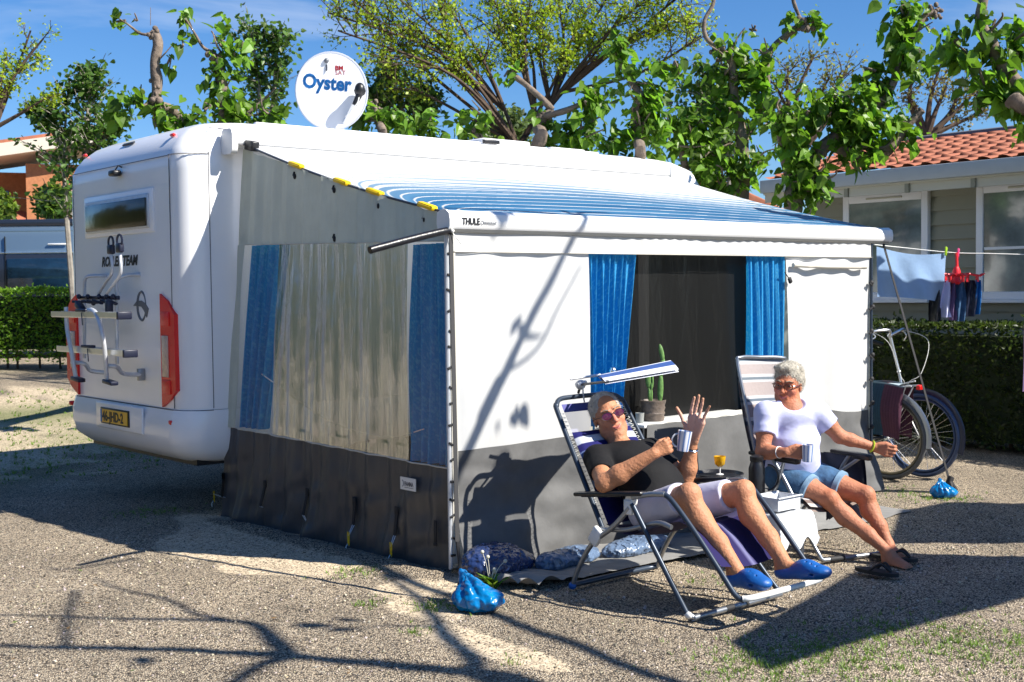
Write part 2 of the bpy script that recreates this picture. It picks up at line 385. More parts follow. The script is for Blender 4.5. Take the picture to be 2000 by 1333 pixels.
    def build(s, name, mat, parent=None, relax=1, disp=None, pivot=None, colfn=None):
        V, Q = s.mesh()
        for _ in range(relax):                                   # light smoothing
            acc = np.zeros_like(V); n = np.zeros(len(V))
            for a, b in ((0,1),(1,2),(2,3),(3,0)):
                np.add.at(acc, Q[:, a], V[Q[:, b]]); np.add.at(n, Q[:, a], 1); np.add.at(acc, Q[:, b], V[Q[:, a]]); np.add.at(n, Q[:, b], 1)
            V = V*.45+.55*acc/np.maximum(n, 1)[:, None]
        if disp is not None: V = disp(V)
        return put(name, V, Q.tolist(), mat, parent, pivot=pivot, cols=colfn(V) if colfn else None)
def skincol(base, spots):
    # natural colour differences of skin: paler palm, redder face and knees
    def fn(V):
        c = np.tile(np.array(base), (len(V), 1))
        for p, r, col in spots:
            w_ = np.clip(1.3-np.linalg.norm(V-np.array(p), axis=1)/r, 0, 1)[:, None]; w_ = w_*w_*(3-2*w_); c = c*(1-w_)+np.array(col)*w_
        return c
    return fn
def strands(o, n, L, mat, grow=.35, seed=1, w=.0007):
    # short loose hairs over the hair surface
    rs = np.random.RandomState(seed); me = o.data; N = len(me.polygons); off = OFF[o.name]; mb = MB(); lowz = min(v.co.z for v in me.vertices)
    for _ in range(n):
        p = me.polygons[rs.randint(N)]; nr = Vector(p.normal); c = Vector(p.center)+off
        if nr.length < .5: continue
        t = Vector((0,0,-1)); t = (t-nr*t.dot(nr)); t = t.normalized() if t.length > 1e-3 else Vector((1,0,0)); t = (t+Vector(rs.normal(0,.45,3))).normalized(); l = L*rs.uniform(.5,1.3)
        a = c+(nr*grow+t).normalized()*l*.5; b = c+(nr*grow*.7+t).normalized()*l; s_ = nr.cross(t).normalized()*w*rs.uniform(.7,1.6)
        mb.add([c-s_, c+s_, a+s_, a-s_, b], [(0,1,2,3),(3,2,4)])
    mb.build('hair_strands', mat, o, smooth=False)
def folds(amp, freq, dirs, seed=0):
    rs = np.random.RandomState(seed); D = [(np.array(d)/np.linalg.norm(d)*freq*rs.uniform(.7, 1.5), rs.uniform(0, 6)) for d in dirs for _ in range(2)]
    def fn(V):
        out = V.copy(); w = sum(1.4-2.2*np.abs(np.sin(V@d*.5+p+1.3*np.sin(V@(d[::-1]*.4)+p)))**.7 for d, p in D)/len(D)
        c = V.mean(0); n = V-c; n[:, 2] *= .4; n /= np.linalg.norm(n, axis=1)[:, None]+1e-6
        return out+n*(w*amp)[:, None]
    return fn
# ================================================================= ground
def gz(x, y):
    # far ground rises a little behind the motorhome
    return .47*sstep(5, 17, y)*sstep(16, 6, x) + .012*math.sin(x*1.3+.5)*math.sin(y*1.1)*(1-sstep(-.4, 0, y)*sstep(1.6, .9, y)) - .004
def nz(x, y, s, o=0): return noise.noise(Vector((x*s+o, y*s-o, o)))
SAND = [(-.55,.9,.55,.5), (-.5,1.6,.5,.6), (-.62,-.55,.16,.30), (-.35,-.12,.30,.25), (-.80,-1.25,.14,.55), (-.3,2.2,.3,.6), (0,9.5,5,3.2), (-1.2,8,3,2.6)]
def sandy(x, y):
    v = 0
    for (cx, cy, rx, ry) in SAND:
        d = math.hypot((x-cx)/rx, (y-cy)/ry); v = max(v, sstep(1.15, .5, d+.7*nz(x, y, 2.3, 3)))
    return min(1, v)
def ground():
    xs = sorted(set([-60,-40,-25,-15,-10,-8]+[round(-7+.06*i, 3) for i in range(0, 234)]+[8,9,10,12,14,17,20,25,35,50,80,120]))
    ys = sorted(set([-60,-40,-25,-15,-10,-8,-6.5]+[round(-5.5+.07*i, 3) for i in range(0, 172)]+[7,7.5,8,8.5,9,9.5,10,11,12,13,14,15,16,17,18,20,22,25,30,40,60,90,130,200]))
    vs = []; cs = []; nx = len(xs)
    for y in ys:
        for x in xs:
            near = -7 < x < 8 and -5.5 < y < 6.6
            z = gz(x, y) + (.010*nz(x, y, 3) + .006*nz(x, y, 9) if near else 0)
            s = sandy(x, y)
            berm = math.exp(-((x+.14+.05*y)/.09)**2)*sstep(-.25, 0, y)*sstep(2.7, 2.3, y)*.028       # gravel heaped along the tent side
            z += berm*(1+nz(x, y, 12)); s *= 1-min(1, berm*45)
            g = max(0, min(1, (nz(x, y, .55, 9)+.1)*1.6))*sstep(4.2, 6, y)*.8
            vs.append((x, y, z)); cs.append((s, g, 0))
    fs = [(j*nx+i, j*nx+i+1, (j+1)*nx+i+1, (j+1)*nx+i) for j in range(len(ys)-1) for i in range(nx-1)]
    m = bpy.data.materials.new('gravel'); m.use_nodes = True; MATS['gravel'] = m; t = m.node_tree; l = t.links.new; b = t.nodes['Principled BSDF']; b.inputs['Roughness'].default_value = .9
    N = t.nodes.new; tc = N('ShaderNodeTexCoord')
    def vor(sc, feat='F1'):
        v = N('ShaderNodeTexVoronoi'); v.inputs['Scale'].default_value = sc; v.feature = feat; l(tc.outputs['Object'], v.inputs['Vector']); return v
    def noi(sc, d=4):
        v = N('ShaderNodeTexNoise'); v.inputs['Scale'].default_value = sc; v.inputs['Detail'].default_value = d; l(tc.outputs['Object'], v.inputs['Vector']); return v
    v1 = vor(120); v2 = vor(42); n1 = noi(1.4, 6); n2 = noi(30)
    sep = N('ShaderNodeSeparateColor'); l(v1.outputs['Color'], sep.inputs[0])
    cr = N('ShaderNodeValToRGB'); cr.color_ramp.interpolation = 'LINEAR'; e = cr.color_ramp.elements
    e[0].position = 0; e[0].color = (.05,.042,.034,1); e[1].position = 1; e[1].color = (.78,.68,.52,1)
    for p, c in ((.18,(.13,.095,.062,1)), (.38,(.60,.47,.32,1)), (.6,(.84,.69,.49,1)), (.8,(.44,.35,.25,1))):
        x = e.new(p); x.color = c
    l(sep.outputs[0], cr.inputs[0])
    # dark gaps between the stones
    mr = N('ShaderNodeMapRange'); mr.inputs[1].default_value = .25; mr.inputs[2].default_value = .62; mr.inputs[3].default_value = 1; mr.inputs[4].default_value = .30; l(v1.outputs['Distance'], mr.inputs[0])
    mg = N('ShaderNodeVectorMath'); mg.operation = 'SCALE'; l(cr.outputs[0], mg.inputs[0]); l(mr.outputs[0], mg.inputs['Scale'])
    mr2 = N('ShaderNodeMapRange'); mr2.inputs[1].default_value = .3; mr2.inputs[2].default_value = .7; mr2.inputs[3].default_value = .72; mr2.inputs[4].default_value = 1.25; l(n1.outputs[0], mr2.inputs[0])
    mg2 = N('ShaderNodeVectorMath'); mg2.operation = 'SCALE'; l(mg.outputs[0], mg2.inputs[0]); l(mr2.outputs[0], mg2.inputs['Scale'])
    sandc = N('ShaderNodeValToRGB'); sandc.color_ramp.elements[0].color = (.42,.33,.22,1); sandc.color_ramp.elements[1].color = (.66,.54,.38,1); sandc.color_ramp.elements[0].position = .3; sandc.color_ramp.elements[1].position = .7; l(n2.outputs[0], sandc.inputs[0])
    vc = N('ShaderNodeVertexColor'); vc.layer_name = 'Col'; s2 = N('ShaderNodeSeparateColor'); l(vc.outputs[0], s2.inputs[0])
    # scattered stones break the sand
    st = N('ShaderNodeMath'); st.operation = 'GREATER_THAN'; st.inputs[1].default_value = .30; l(sep.outputs[1], st.inputs[0])
    nb = N('ShaderNodeMath'); nb.operation = 'MULTIPLY_ADD'; nb.inputs[1].default_value = 1.6; nb.inputs[2].default_value = -.5; l(s2.outputs[0], nb.inputs[0])
    ad = N('ShaderNodeMath'); ad.operation = 'ADD'; ad.use_clamp = True; l(nb.outputs[0], ad.inputs[0]); l(n2.outputs[0], ad.inputs[1])
    ge = N('ShaderNodeMapRange'); ge.inputs[1].default_value = .45; ge.inputs[2].default_value = .95; l(ad.outputs[0], ge.inputs[0])
    fa = N('ShaderNodeMath'); fa.operation = 'MULTIPLY'; l(ge.outputs[0], fa.inputs[0]); l(st.outputs[0], fa.inputs[1])
    mx = N('ShaderNodeMixRGB'); l(fa.outputs[0], mx.inputs[0]); l(mg2.outputs[0], mx.inputs[1]); l(sandc.outputs[0], mx.inputs[2])
    mx2 = N('ShaderNodeMixRGB'); mx2.inputs[2].default_value = (.13,.15,.045,1); l(s2.outputs[1], mx2.inputs[0]); l(mx.outputs[0], mx2.inputs[1])
    l(mx2.outputs[0], b.inputs['Base Color'])
    hh = N('ShaderNodeMath'); hh.operation = 'MULTIPLY'; hh.inputs[1].default_value = -1; l(v1.outputs['Distance'], hh.inputs[0])
    h2 = N('ShaderNodeMath'); h2.operation = 'MULTIPLY'; l(hh.outputs[0], h2.inputs[0]); inv = N('ShaderNodeMath'); inv.operation = 'SUBTRACT'; inv.inputs[0].default_value = 1; l(fa.outputs[0], inv.inputs[1]); l(inv.outputs[0], h2.inputs[1])
    bp = N('ShaderNodeBump'); bp.inputs['Strength'].default_value = .9; bp.inputs['Distance'].default_value = .012; l(h2.outputs[0], bp.inputs['Height']); l(bp.outputs[0], b.inputs['Normal'])
    kind(put('ground', vs, fs, 'gravel', cols=np.array(cs), pivot=(0,0,0)))
ground()
# loose stones standing proud of the sheet, near the camera
def pebbles():
    rs = np.random.RandomState(3); mb = MB(); n = 0
    while n < 9000:
        a = rs.uniform(0, 1); x = -4.2+rs.uniform(-.2, 8.4); y = -3.6+rs.uniform(0, 6)
        if 0 < x < 4.2 and y > -.6: continue
        if x < -3.9: continue
        if sandy(x, y) > .5 and rs.rand() < .8: continue
        r = rs.uniform(.003, .010); z = gz(x, y)+.010*nz(x, y, 3)+.006*nz(x, y, 9)+r*.3
        m = Euler(rs.uniform(0, 6, 3)).to_matrix(); s = rs.uniform(.6, 1.2, 3)*r
        g = rs.choice([.10,.18,.28,.38,.46,.54]); c = (g, g*rs.uniform(.80, .92), g*rs.uniform(.58, .80))
        P = [(1,0,0),(-1,0,0),(0,1,0),(0,-1,0),(0,0,1),(0,0,-1)]
        vs = [Vector((x, y, z))+m@Vector((p[0]*s[0], p[1]*s[1], p[2]*s[2])) for p in P]
        mb.add(vs, [(0,2,4),(2,1,4),(1,3,4),(3,0,4),(2,0,5),(1,2,5),(3,1,5),(0,3,5)], [c]*6); n += 1
    kind(mb.build('gravel_stones', 'vcloth', vcol=True, pivot=(0,0,0)), 'stuff')
pebbles()
def litter():
    rs = np.random.RandomState(9); mb = MB()
    for _ in range(420):
        x = rs.uniform(-3.6, 4.2); y = rs.uniform(-3.2, 5)
        if 0 < x < 4.2 and y > -.9: continue
        z = gz(x, y)+.016; a = rs.uniform(0, 6.3); d = Vector((math.cos(a), math.sin(a), rs.uniform(-.1,.3))); s_ = Vector((-d.y, d.x, rs.uniform(-.3,.3))); L = rs.uniform(.012, .035); o = Vector((x,y,z)); g = rs.uniform(.5,1.3)
        c = (.16*g,.10*g,.045*g) if rs.rand() < .7 else (.10*g,.14*g,.03*g); mb.add([o, o+d*L*.5+s_*L*.3, o+d*L, o+d*L*.5-s_*L*.3], [(0,1,2,3)], [c]*4)
    kind(mb.build('fallen_leaves', 'vcloth', vcol=True, pivot=(0,0,0), smooth=False), 'stuff')
litter()
def grass():
    rs = np.random.RandomState(5); mb = MB()
    P = []
    for _ in range(1500): P.append((rs.uniform(-3.2, 2.5), rs.uniform(5.2, 12), .05))
    for c, s, k in [(c_, s_, int(k_*1.2)) for c_, s_, k_ in (((0.164,-2.286,0.000), .28, 120), ((0.710,-2.687,0.000), .3, 200), ((0.801,-2.317,0.000), .18, 70), ((-0.034,-2.103,0.000), .12, 40), ((4.182,-0.426,0.000), .22, 90), ((4.228,-0.698,0.000), .12, 50), ((-0.353,0.388,0.000), .12, 60), ((-0.758,-0.268,0.000), .05, 20), ((-0.517,-0.564,0.000), .09, 60), ((-0.865,-0.883,0.000), .04, 14), ((-0.446,3.117,0.000), .15, 60), ((0.985,6.080,-0.000), .4, 120), ((-0.086,6.643,0.000), .6, 200), ((-0.031,1.292,0.000), .04, 10), ((0.939,-1.096,0.000), .1, 16), ((-0.825,-1.525,0.000), .06, 12), ((-0.116,-2.280,0.000), .15, 110), ((0.201,-2.474,0.000), .2, 150), ((0.912,-2.820,0.000), .25, 160))]:
        for _ in range(k): P.append((c[0]+rs.normal(0, s), c[1]+rs.normal(0, s*.8), .03))
    for x, y, h in P:
        z = gz(x, y)
        for _ in range(4):
            a = rs.uniform(0, 6.28); l = h*rs.uniform(.5, 1.2); wd = .003 if h < .04 else .006; d = Vector((math.cos(a), math.sin(a), 0)); o = Vector((x, y, z))+d*rs.uniform(0, .02); sd = Vector((-d.y, d.x, 0))*wd
            g = rs.uniform(.6, 1.2); c = (.15*g, .25*g, .03*g)
            mb.add([o-sd, o+sd, o+d*l*.5+Vector((0,0,l*.7))], [(0,1,2)], [c]*3)
    kind(mb.build('grass', 'leaf_dull', vcol=True, pivot=(0,0,0)), 'stuff')
grass()
# ================================================================= motorhome
cmp_ = thing('motorhome', 'white motorhome with rear window, red tail lights and yellow number plate', 'motorhome', (2.5, 3.55, 0))
def rrect(u0, u1, v0, v1, r, n=7):
    pts = []
    for (cx, cy, a0) in ((u1-r, v1-r, 0), (u0+r, v1-r, 90), (u0+r, v0+r, 180), (u1-r, v0+r, 270)):
        for i in range(n+1):
            a = R(a0+90*i/n); pts.append((cx+r*math.cos(a), cy+r*math.sin(a)))
    return pts
def loft(levels, name, mat, parent, cap=True):
    vs = []; fs = []; k = None
    for (z, u0, u1, v0, v1, r) in levels:
        p = rrect(u0, u1, v0, v1, r); k = len(p); vs += [(x, y, z) for x, y in p]
    for i in range(len(levels)-1):
        for j in range(k): fs.append((i*k+j, i*k+(j+1) % k, (i+1)*k+(j+1) % k, (i+1)*k+j))
    if cap: fs.append(tuple(reversed(range(k)))); fs.append(tuple((len(levels)-1)*k+j for j in range(k)))
    return put(name, vs, fs, mat, parent)
RU = -.43; SV = 2.47; FV = 4.66
body = loft([(.79, RU, 4.5, SV, FV, .2), (1.6, RU-.004, 4.5, SV, FV, .2), (2.50, RU, 4.5, SV, FV-.01, .2), (2.60, RU+.004, 4.5, SV, FV-.02, .2), (2.66, RU+.03, 4.5, SV+.003, FV-.04, .2), (2.73, RU+.08, 4.5, SV+.01, FV-.07, .2), (2.80, RU+.16, 4.48, SV+.03, FV-.12, .22), (2.845, RU+.26, 4.46, SV+.07, FV-.18, .24), (2.865, RU+.38, 4.4, SV+.15, FV-.28, .26), (2.87, RU+.5, 4.3, SV+.3, FV-.4, .28)], 'body', 'camper_white', cmp_)
loft([(.40, RU+.14, 4.6, SV+.12, FV-.25, .2), (.43, RU+.05, 4.7, SV+.05, FV-.14, .22), (.50, RU-.03, 4.75, SV+.005, FV-.06, .22), (.60, RU-.055, 4.8, SV-.012, FV-.02, .22), (.70, RU-.045, 4.8, SV-.012, FV+.0, .22), (.765, RU-.02, 4.8, SV-.01, FV+.005, .21), (.787, RU-.012, 4.8, SV-.006, FV+.003, .2)], 'bumper', 'camper_white', cmp_)
# cab
def section(u, top, bot, v0, v1, r):
    pts = []
    for (cy, cz, a0) in ((v1-r, top-r, 0), (v0+r, top-r, 90), (v0+r, bot+r, 180), (v1-r, bot+r, 270)):
        for i in range(6): a = R(a0+90*i/5); pts.append((u, cy+r*math.cos(a), cz+r*math.sin(a)))
    return pts
secs = [section(4.15, 2.862, .45, 2.476, 4.62, .13), section(4.5, 2.860, .45, 2.48, 4.62, .14), section(4.75, 2.845, .45, 2.49, 4.6, .14), section(5.0, 2.79, .45, 2.50, 4.58, .14), section(5.3, 2.66, .45, 2.6, 4.5, .22), section(5.7, 2.36, .45, 2.62, 4.48, .22), section(6.1, 1.8, .45, 2.62, 4.48, .2), section(6.6, 1.2, .4, 2.66, 4.44, .2), section(6.8, .9, .4, 2.76, 4.34, .18)]
k = len(secs[0]); put('cab', [p for s_ in secs for p in s_], [(i*k+j, i*k+(j+1) % k, (i+1)*k+(j+1) % k, (i+1)*k+j) for i in range(len(secs)-1) for j in range(k)]+[tuple((len(secs)-1)*k+j for j in range(k))], 'camper_white', cmp_)
for u in (1.3, 5.9):
    for v in (2.62, 4.45):
        wmb = MB().lathe((u, v-.11, .34), [(.02,0),(.32,0),(.345,.03),(.345,.19),(.32,.22),(.02,.22)], 24, (0,1,0)); wh = wmb.build('wheel', 'rubber', cmp_); MB().lathe((u, v-.115, .34), [(.01,0),(.2,0),(.21,.02)], 16, (0,1,0)).build('rim', 'alu', wh)
MB().box((2.9, 3.55, .46), (6.4, 1.9, .16)).build('chassis', 'black_plastic', cmp_)
# seams on the body
sm = MB()
def seam(a, b, w_=.005): sm.between(a, b, w_, w_)
seam((RU-.006, 2.66, 2.60), (RU-.006, 4.45, 2.60)); seam((-.225, SV-.001, .80), (-.225, SV-.001, 2.62)); seam((RU-.004, 2.66, .80), (RU-.004, 2.66, 2.60)); seam((RU-.004, 4.46, .80), (RU-.004, 4.46, 2.60))
seam((-.2, SV+.03, 2.795), (4.6, SV+.03, 2.795)); seam((-.22, SV-.001, 2.60), (-.225, SV-.001, 2.62))
arc = [(RU+.2-.2*math.sin(R(a))*1.02, SV+.2-.2*math.cos(R(a))*1.02, 2.605) for a in range(0, 91, 10)]; sm.tube(arc, .003, 4)
arc = [(RU+.2-.2*math.sin(R(a))*1.05, SV+.2-.2*math.cos(R(a))*1.05, .788) for a in range(0, 91, 10)]; sm.tube(arc, .003, 4); seam((RU-.012, 2.66, .788), (RU-.012, 4.46, .788))
sm.build('panel_seam', 'seam', cmp_)
# roof rail strip, hatches
MB().box((2.1, 2.75, 2.885), (3.6, .05, .03), bev=.01).build('roof_rail', 'camper_white', cmp_)
rh = MB().box((2.75, 2.95, 2.90), (.55, .5, .07), bev=.02).build('roof_hatch', 'camper_white', cmp_)
MB().box((2.55, 2.68, 2.90), (.18, .03, .035), bev=.008).build('latch', 'black_plastic', rh)
MB().box((3.45, 2.72, 2.885), (.42, .12, .035), bev=.02).build('roof_hatch', 'camper_white', cmp_)
MB().box((.35, 3.1, 2.885), (.2, .2, .05), bev=.01).build('roof_vent', 'camper_grey', cmp_)
fv = (-0.330,3.647,2.760)
MB().box((RU+.13, fv[1], 2.785), (.01, .2, .022), rot=(0, R(50), 0)).build('vent_slot', 'black_plastic', cmp_)
for p in ((-0.300,2.805,2.789), (-0.300,4.771,2.771)):
    MB().box((RU+.10, min(4.45, max(2.72, p[1])), 2.765), (.02, .06, .02), rot=(0, R(50), 0), bev=.004).build('marker_lamp', 'red_lens', cmp_)
def rp(px_v, z, du=.0): return (RU-.006-du, px_v, z)
# rear window
def rquad(tl, tr, br, bl): return [Vector((RU, p[1], p[2])) for p in (tl, tr, br, bl)]
wf = ((-0.430,4.197,2.393), (-0.430,2.919,2.393), (-0.430,2.921,2.063), (-0.430,4.208,2.081))
v0, v1 = wf[1][1], wf[0][1]; z1 = (wf[0][2]+wf[1][2])/2; z0 = (wf[2][2]+wf[3][2])/2; vm = (v0+v1)/2; zm = (z0+z1)/2
rw = MB().box((RU-.008, vm, zm), (.02, v1-v0, z1-z0), bev=.009).build('rear_window', 'camper_white', cmp_)
MB().box((RU-.022, vm, zm-.005), (.016, (v1-v0)*.92, (z1-z0)*.78), bev=.007).build('frame', 'alu_matt', rw)
MB().box((RU-.034, vm, zm-.012), (.016, (v1-v0)*.885, (z1-z0)*.64), bev=.006).build('pane', 'pane_brown', rw)
# reversing camera
cp_ = (-0.470,3.521,2.538)
rc = MB().box((RU-.04, cp_[1], cp_[2]), (.07, .11, .045), bev=.015).build('rear_camera', 'black_plastic', cmp_)
MB().tube([(RU-.05, cp_[1]-.03, cp_[2]+.02), (RU-.03, cp_[1]-.045, cp_[2]+.055), (RU, cp_[1]-.04, cp_[2]+.045)], .006, 6).build('cable', 'black_plastic', rc)
# number plate
pa = (-0.500,3.845,0.672); pb = (-0.500,3.272,0.689); vc_ = (pa[1]+pb[1])/2; zc_ = (pa[2]+pb[2])/2
MB().box((RU-.058, vc_-.05, zc_+.0), (.02, .86, .20), bev=.009).build('plate_recess', 'camper_white', cmp_)
npl = MB().box((RU-.072, vc_, zc_), (.012, .53, .125), bev=.004).build('number_plate', 'black_plastic', cmp_)
MB().box((RU-.080, vc_, zc_), (.006, .50, .10)).build('plate_field', 'plate_yellow', npl)
text('46-JHD-2', 'plate_number', 'ink_black', npl, (RU-.0845, vc_+.213, zc_-.036), (0,-1,0), (0,0,1), .104, True, sx=.98)
MB().box((RU-.0835, vc_+.235, zc_), (.003, .03, .098)).build('plate_band', 'ink_blue', npl)
# tail lights
def taillight(sgn, c):
    prof = [(0,-.40),(0,.42),(-.045,.37),(-.085,.27),(-.085,-.27),(-.05,-.34)]
    pts = [(RU+.035, c+sgn*p[0]*2.7, 1.20+p[1]) for p in prof]
    tl = MB().poly(pts, .055, (-1,0,0)).build('tail_light', 'red_lens', cmp_, smooth=False)
    MB().box((RU-.024, c-sgn*.08, 1.17), (.012, .10, .30), bev=.005).build('indicator_lens', 'clear_lens', tl)
    MB().box((RU-.023, c-sgn*.09, 1.44), (.01, .13, .1), bev=.004).build('lamp_segment', 'red_lens', tl)
    MB().box((RU-.023, c-sgn*.09, .95), (.01, .13, .1), bev=.004).build('lamp_segment', 'red_lens', tl)
taillight(1, 2.83); taillight(-1, 4.42)
mk = (-0.440,2.811,0.703); MB().box((RU-.02, 2.66, .70), (.05, .05, .035), bev=.008).build('side_marker', 'red_lens', cmp_)
MB().box((RU+.0, 4.60, .72), (.05, .05, .035), bev=.008).build('side_marker', 'red_lens', cmp_)
# lettering and emblem on the back
ta = (-0.430,3.901,1.836); tb = (-0.430,3.199,1.843)
text('ROLLER TEAM', 'lettering', 'ink_black', cmp_, (RU-.006, ta[1], ta[2]+.003), (0, tb[1]-ta[1], .0), (0,0,1), .105, True, shear=.25, sx=abs(tb[1]-ta[1])/.70)
ec = (-0.430,3.190,1.531)
em = MB(); em.tube([(RU-.004, ec[1]-.02+.07*math.cos(R(a)), ec[2]+.105*math.sin(R(a))) for a in range(0, 360, 10)], [.006+.006*abs(math.cos(R(a/2))) for a in range(0, 360, 10)], 5, closed=True)
em.poly([(RU-.004, ec[1]+y, ec[2]+z) for y, z in ((.125,.0),(.06,.038),(-.02,.04),(-.085,.02),(-.14,-.02),(-.105,-.085),(-.07,-.04),(-.02,-.005),(.05,.0))], .006, (-1,0,0))
em.build('emblem', 'ink_grey', cmp_, smooth=False)
# ================================================================= bicycle rack on the back
rk = thing('bike_rack', 'silver folded bicycle rack fixed to the back of the motorhome', 'bike rack', (-.5, 3.9, .8))
def tb_(pts, r, name, mat, parent=rk, n=8, k=5): return MB().tube(smooth_path(pts, k), r, n).build(name, mat, parent)
tb_([(RU, *(-0.430,3.815,1.766)[1:]), (-0.500,3.804,1.766), (-0.560,3.909,1.752), (-0.560,3.948,1.648), (-0.560,3.962,1.443), (-0.560,3.984,1.120)], .014, 'post', 'alu_matt')
tb_([(RU, *(-0.430,3.186,1.763)[1:]), (-0.500,3.300,1.758), (-0.560,3.320,1.716), (-0.560,3.327,1.602), (-0.560,3.341,1.372), (-0.560,3.349,1.100)], .014, 'post', 'alu_matt')
for a, b, c, d in (((-0.620,3.266,1.916), (-0.620,3.256,1.787), (-0.620,3.384,1.710), (-0.620,3.515,1.630)), ((-0.660,3.013,1.919), (-0.660,3.004,1.783), (-0.660,3.118,1.707), (-0.660,3.272,1.629))):
    ar = tb_([a, b, c, d], .013, 'clamp_arm', 'alu_matt')
    A_ = Vector(a); MB().box(A_+Vector((0,0,.035)), (.04, .08, .07), bev=.012).tube([A_+Vector((0, .045*math.cos(R(q_)), .085+.045*math.sin(R(q_)))) for q_ in range(0, 360, 20)], .008, 6, closed=True).build('clamp', 'dark_navy', ar)
kb = MB(); a = Vector((-0.600,3.922,1.596)); b = Vector((-0.600,3.204,1.594)); kb.between(a, b, .03, .03, bev=.006)
for t in (.05, .3, .45, .6, .8, .97):
    p = a.lerp(b, t); kb.ball(p+Vector((-.03,0,.01-.05*(t == .45))), (.018,.022,.02), 6); kb.box(p+Vector((-.04,0,-.03)), (.03,.09,.02), rot=(.4*t,0,.5), bev=.004)
kb.box(Vector((-0.660,3.772,1.518)), (.05,.16,.05), rot=(.5,0,0), bev=.01).box(Vector((-0.660,3.232,1.520)), (.05,.05,.12), bev=.01)
kb.build('clamp_bar', 'dark_navy', rk)
for a, b, mid in (((-0.780,3.953,1.456), (-0.780,2.695,1.464), .0), ((-0.720,4.017,1.182), (-0.720,2.748,1.199), 0)):
    a = Vector(a); b = Vector(b); b.z = a.z = (a.z+b.z)/2; rl = MB().between(a, b, .09, .018, bev=.004).between(a+Vector((-.04,0,.018)), b+Vector((-.04,0,.018)), .012, .034).between(a+Vector((.04,0,.018)), b+Vector((.04,0,.018)), .012, .034).build('wheel_rail', 'alu', rk)
    MB().box(b+Vector((0,-.012,.012)), (.105,.03,.055), bev=.006).build('end_cap', 'dark_navy', rl)
    MB().box(a.lerp(b, .45)+Vector((-.02,0,.045)), (.04,.16,.02), rot=(0,0,.1), bev=.006).tube([a.lerp(b,.5)+Vector((-.05,0,.03)), a.lerp(b,.55)+Vector((-.07,0,-.06))], .004, 5).build('wheel_strap', 'dark_navy', rl)
tb_([(-0.800,3.704,1.529), (-0.800,3.695,1.374), (-0.800,3.634,1.221), (-0.780,3.600,0.997)], .017, 'support_leg', 'alu_matt')
tb_([(-0.740,3.518,1.490), (-0.800,3.199,1.508), (-0.820,3.040,1.451), (-0.820,2.974,1.331), (-0.800,2.986,1.202), (-0.780,3.011,0.999)], .017, 'support_leg', 'alu_matt')
for p in ((-0.780,3.560,0.987), (-0.780,2.956,0.994)): MB().box(p, (.06,.16,.03), rot=(.08,0,0), bev=.008).build('foot_pad', 'dark_navy', rk)
tb_([(-0.780,3.674,1.110), (-0.720,3.576,1.099), (-0.660,3.622,1.044), (-0.560,3.595,1.024)], .016, 'lower_tube', 'alu_matt')
tb_([(-0.780,3.031,1.108), (-0.720,2.976,1.100), (-0.620,3.099,1.041), (-0.460,3.161,1.022)], .016, 'lower_tube', 'alu_matt')
MB().box((-0.460,3.161,1.022), (.05,.035,.09), bev=.005).build('bracket', 'steel_tube', rk)
# ================================================================= satellite dish on the roof
dc = Vector((1.461,3.500,3.340)); camp = Vector(camo.location)
sd = thing('satellite_dish', 'round white satellite dish with blue lettering on the motorhome roof', 'satellite dish', (dc.x, dc.y+.05, 2.87))
n_ = (camp-dc).normalized(); n_ = (n_+Vector((-.05,-.1,.18))).normalized(); S_, U_, _ = frame(-n_); rt = n_.cross(Vector((0,0,1))).normalized()*-1; upd = rt.cross(-n_)*-1
rt = (Vector((0,0,1)).cross(n_)).normalized(); upd = n_.cross(rt).normalized()
rad = 68.5/2400*(dc-camp).length
def dish(i, j):
    a = 2*math.pi*i; r = j; return dc+(rt*math.cos(a)*rad*.97+upd*math.sin(a)*rad*1.06)*r - n_*.10*rad*(1-r*r)*.35
dv = [dish(i/48, j/8) for j in range(9) for i in range(48)]; df = [(j*48+i, j*48+(i+1) % 48, (j+1)*48+(i+1) % 48, (j+1)*48+i) for j in range(8) for i in range(48)]
nb_ = len(dv); dv += [v-n_*.02 for v in dv]; df += [tuple(reversed([i+nb_ for i in f])) for f in df]+[(8*48+i, 8*48+(i+1) % 48, nb_+8*48+(i+1) % 48, nb_+8*48+i) for i in range(48)]
dsh = put('dish', dv, df, 'dish_white', sd)
MB().tube([dish(i/40, 1)+n_*.002-n_*.01 for i in range(40)], .011, 6, closed=True).build('rim', 'camper_grey', dsh)
text('Oyster', 'lettering', 'ink_blue', sd, dc-rt*rad*.80+upd*rad*.10, rt-upd*.07, upd, rad*.54, True, ext=.001, sx=.86, dz=.004)
text('BM', 'sticker', 'ink_red', sd, dc+rt*rad*.10+upd*rad*.58, rt, upd, rad*.17, True, dz=.004); text('SAT', 'sticker', 'ink_red', sd, dc+rt*rad*.10+upd*rad*.45, rt, upd, rad*.17, False, dz=.004)
def dishwrap(*os):
    for o in os:
        off = OFF[o.name]
        for v in o.data.vertices:
            p = v.co+off-dc; x = p.dot(rt)/(rad*.97); y = p.dot(upd)/(rad*1.06); r2 = min(1, x*x+y*y); nn = p.dot(n_)
            v.co += n_*(-nn-.035*rad*(1-r2)+.003)
dishwrap(*[o for o in bpy.data.objects if o.parent == sd and o.name.split('.')[0] in ('lettering', 'sticker')])
g_ = MB().tube([dc-rt*rad*.13+upd*rad*.55+n_*.002, dc-rt*rad*.13+upd*rad*.72+n_*.002], .014, 8, flat=.25).ball(dc-rt*rad*.13+upd*rad*.83+n_*.002, .022, 6)
g_.build('figure_sticker', 'ink_grey', sd)
for a, b in ((-.2,-.2),(.2,-.22),(.05,-.85)): pass
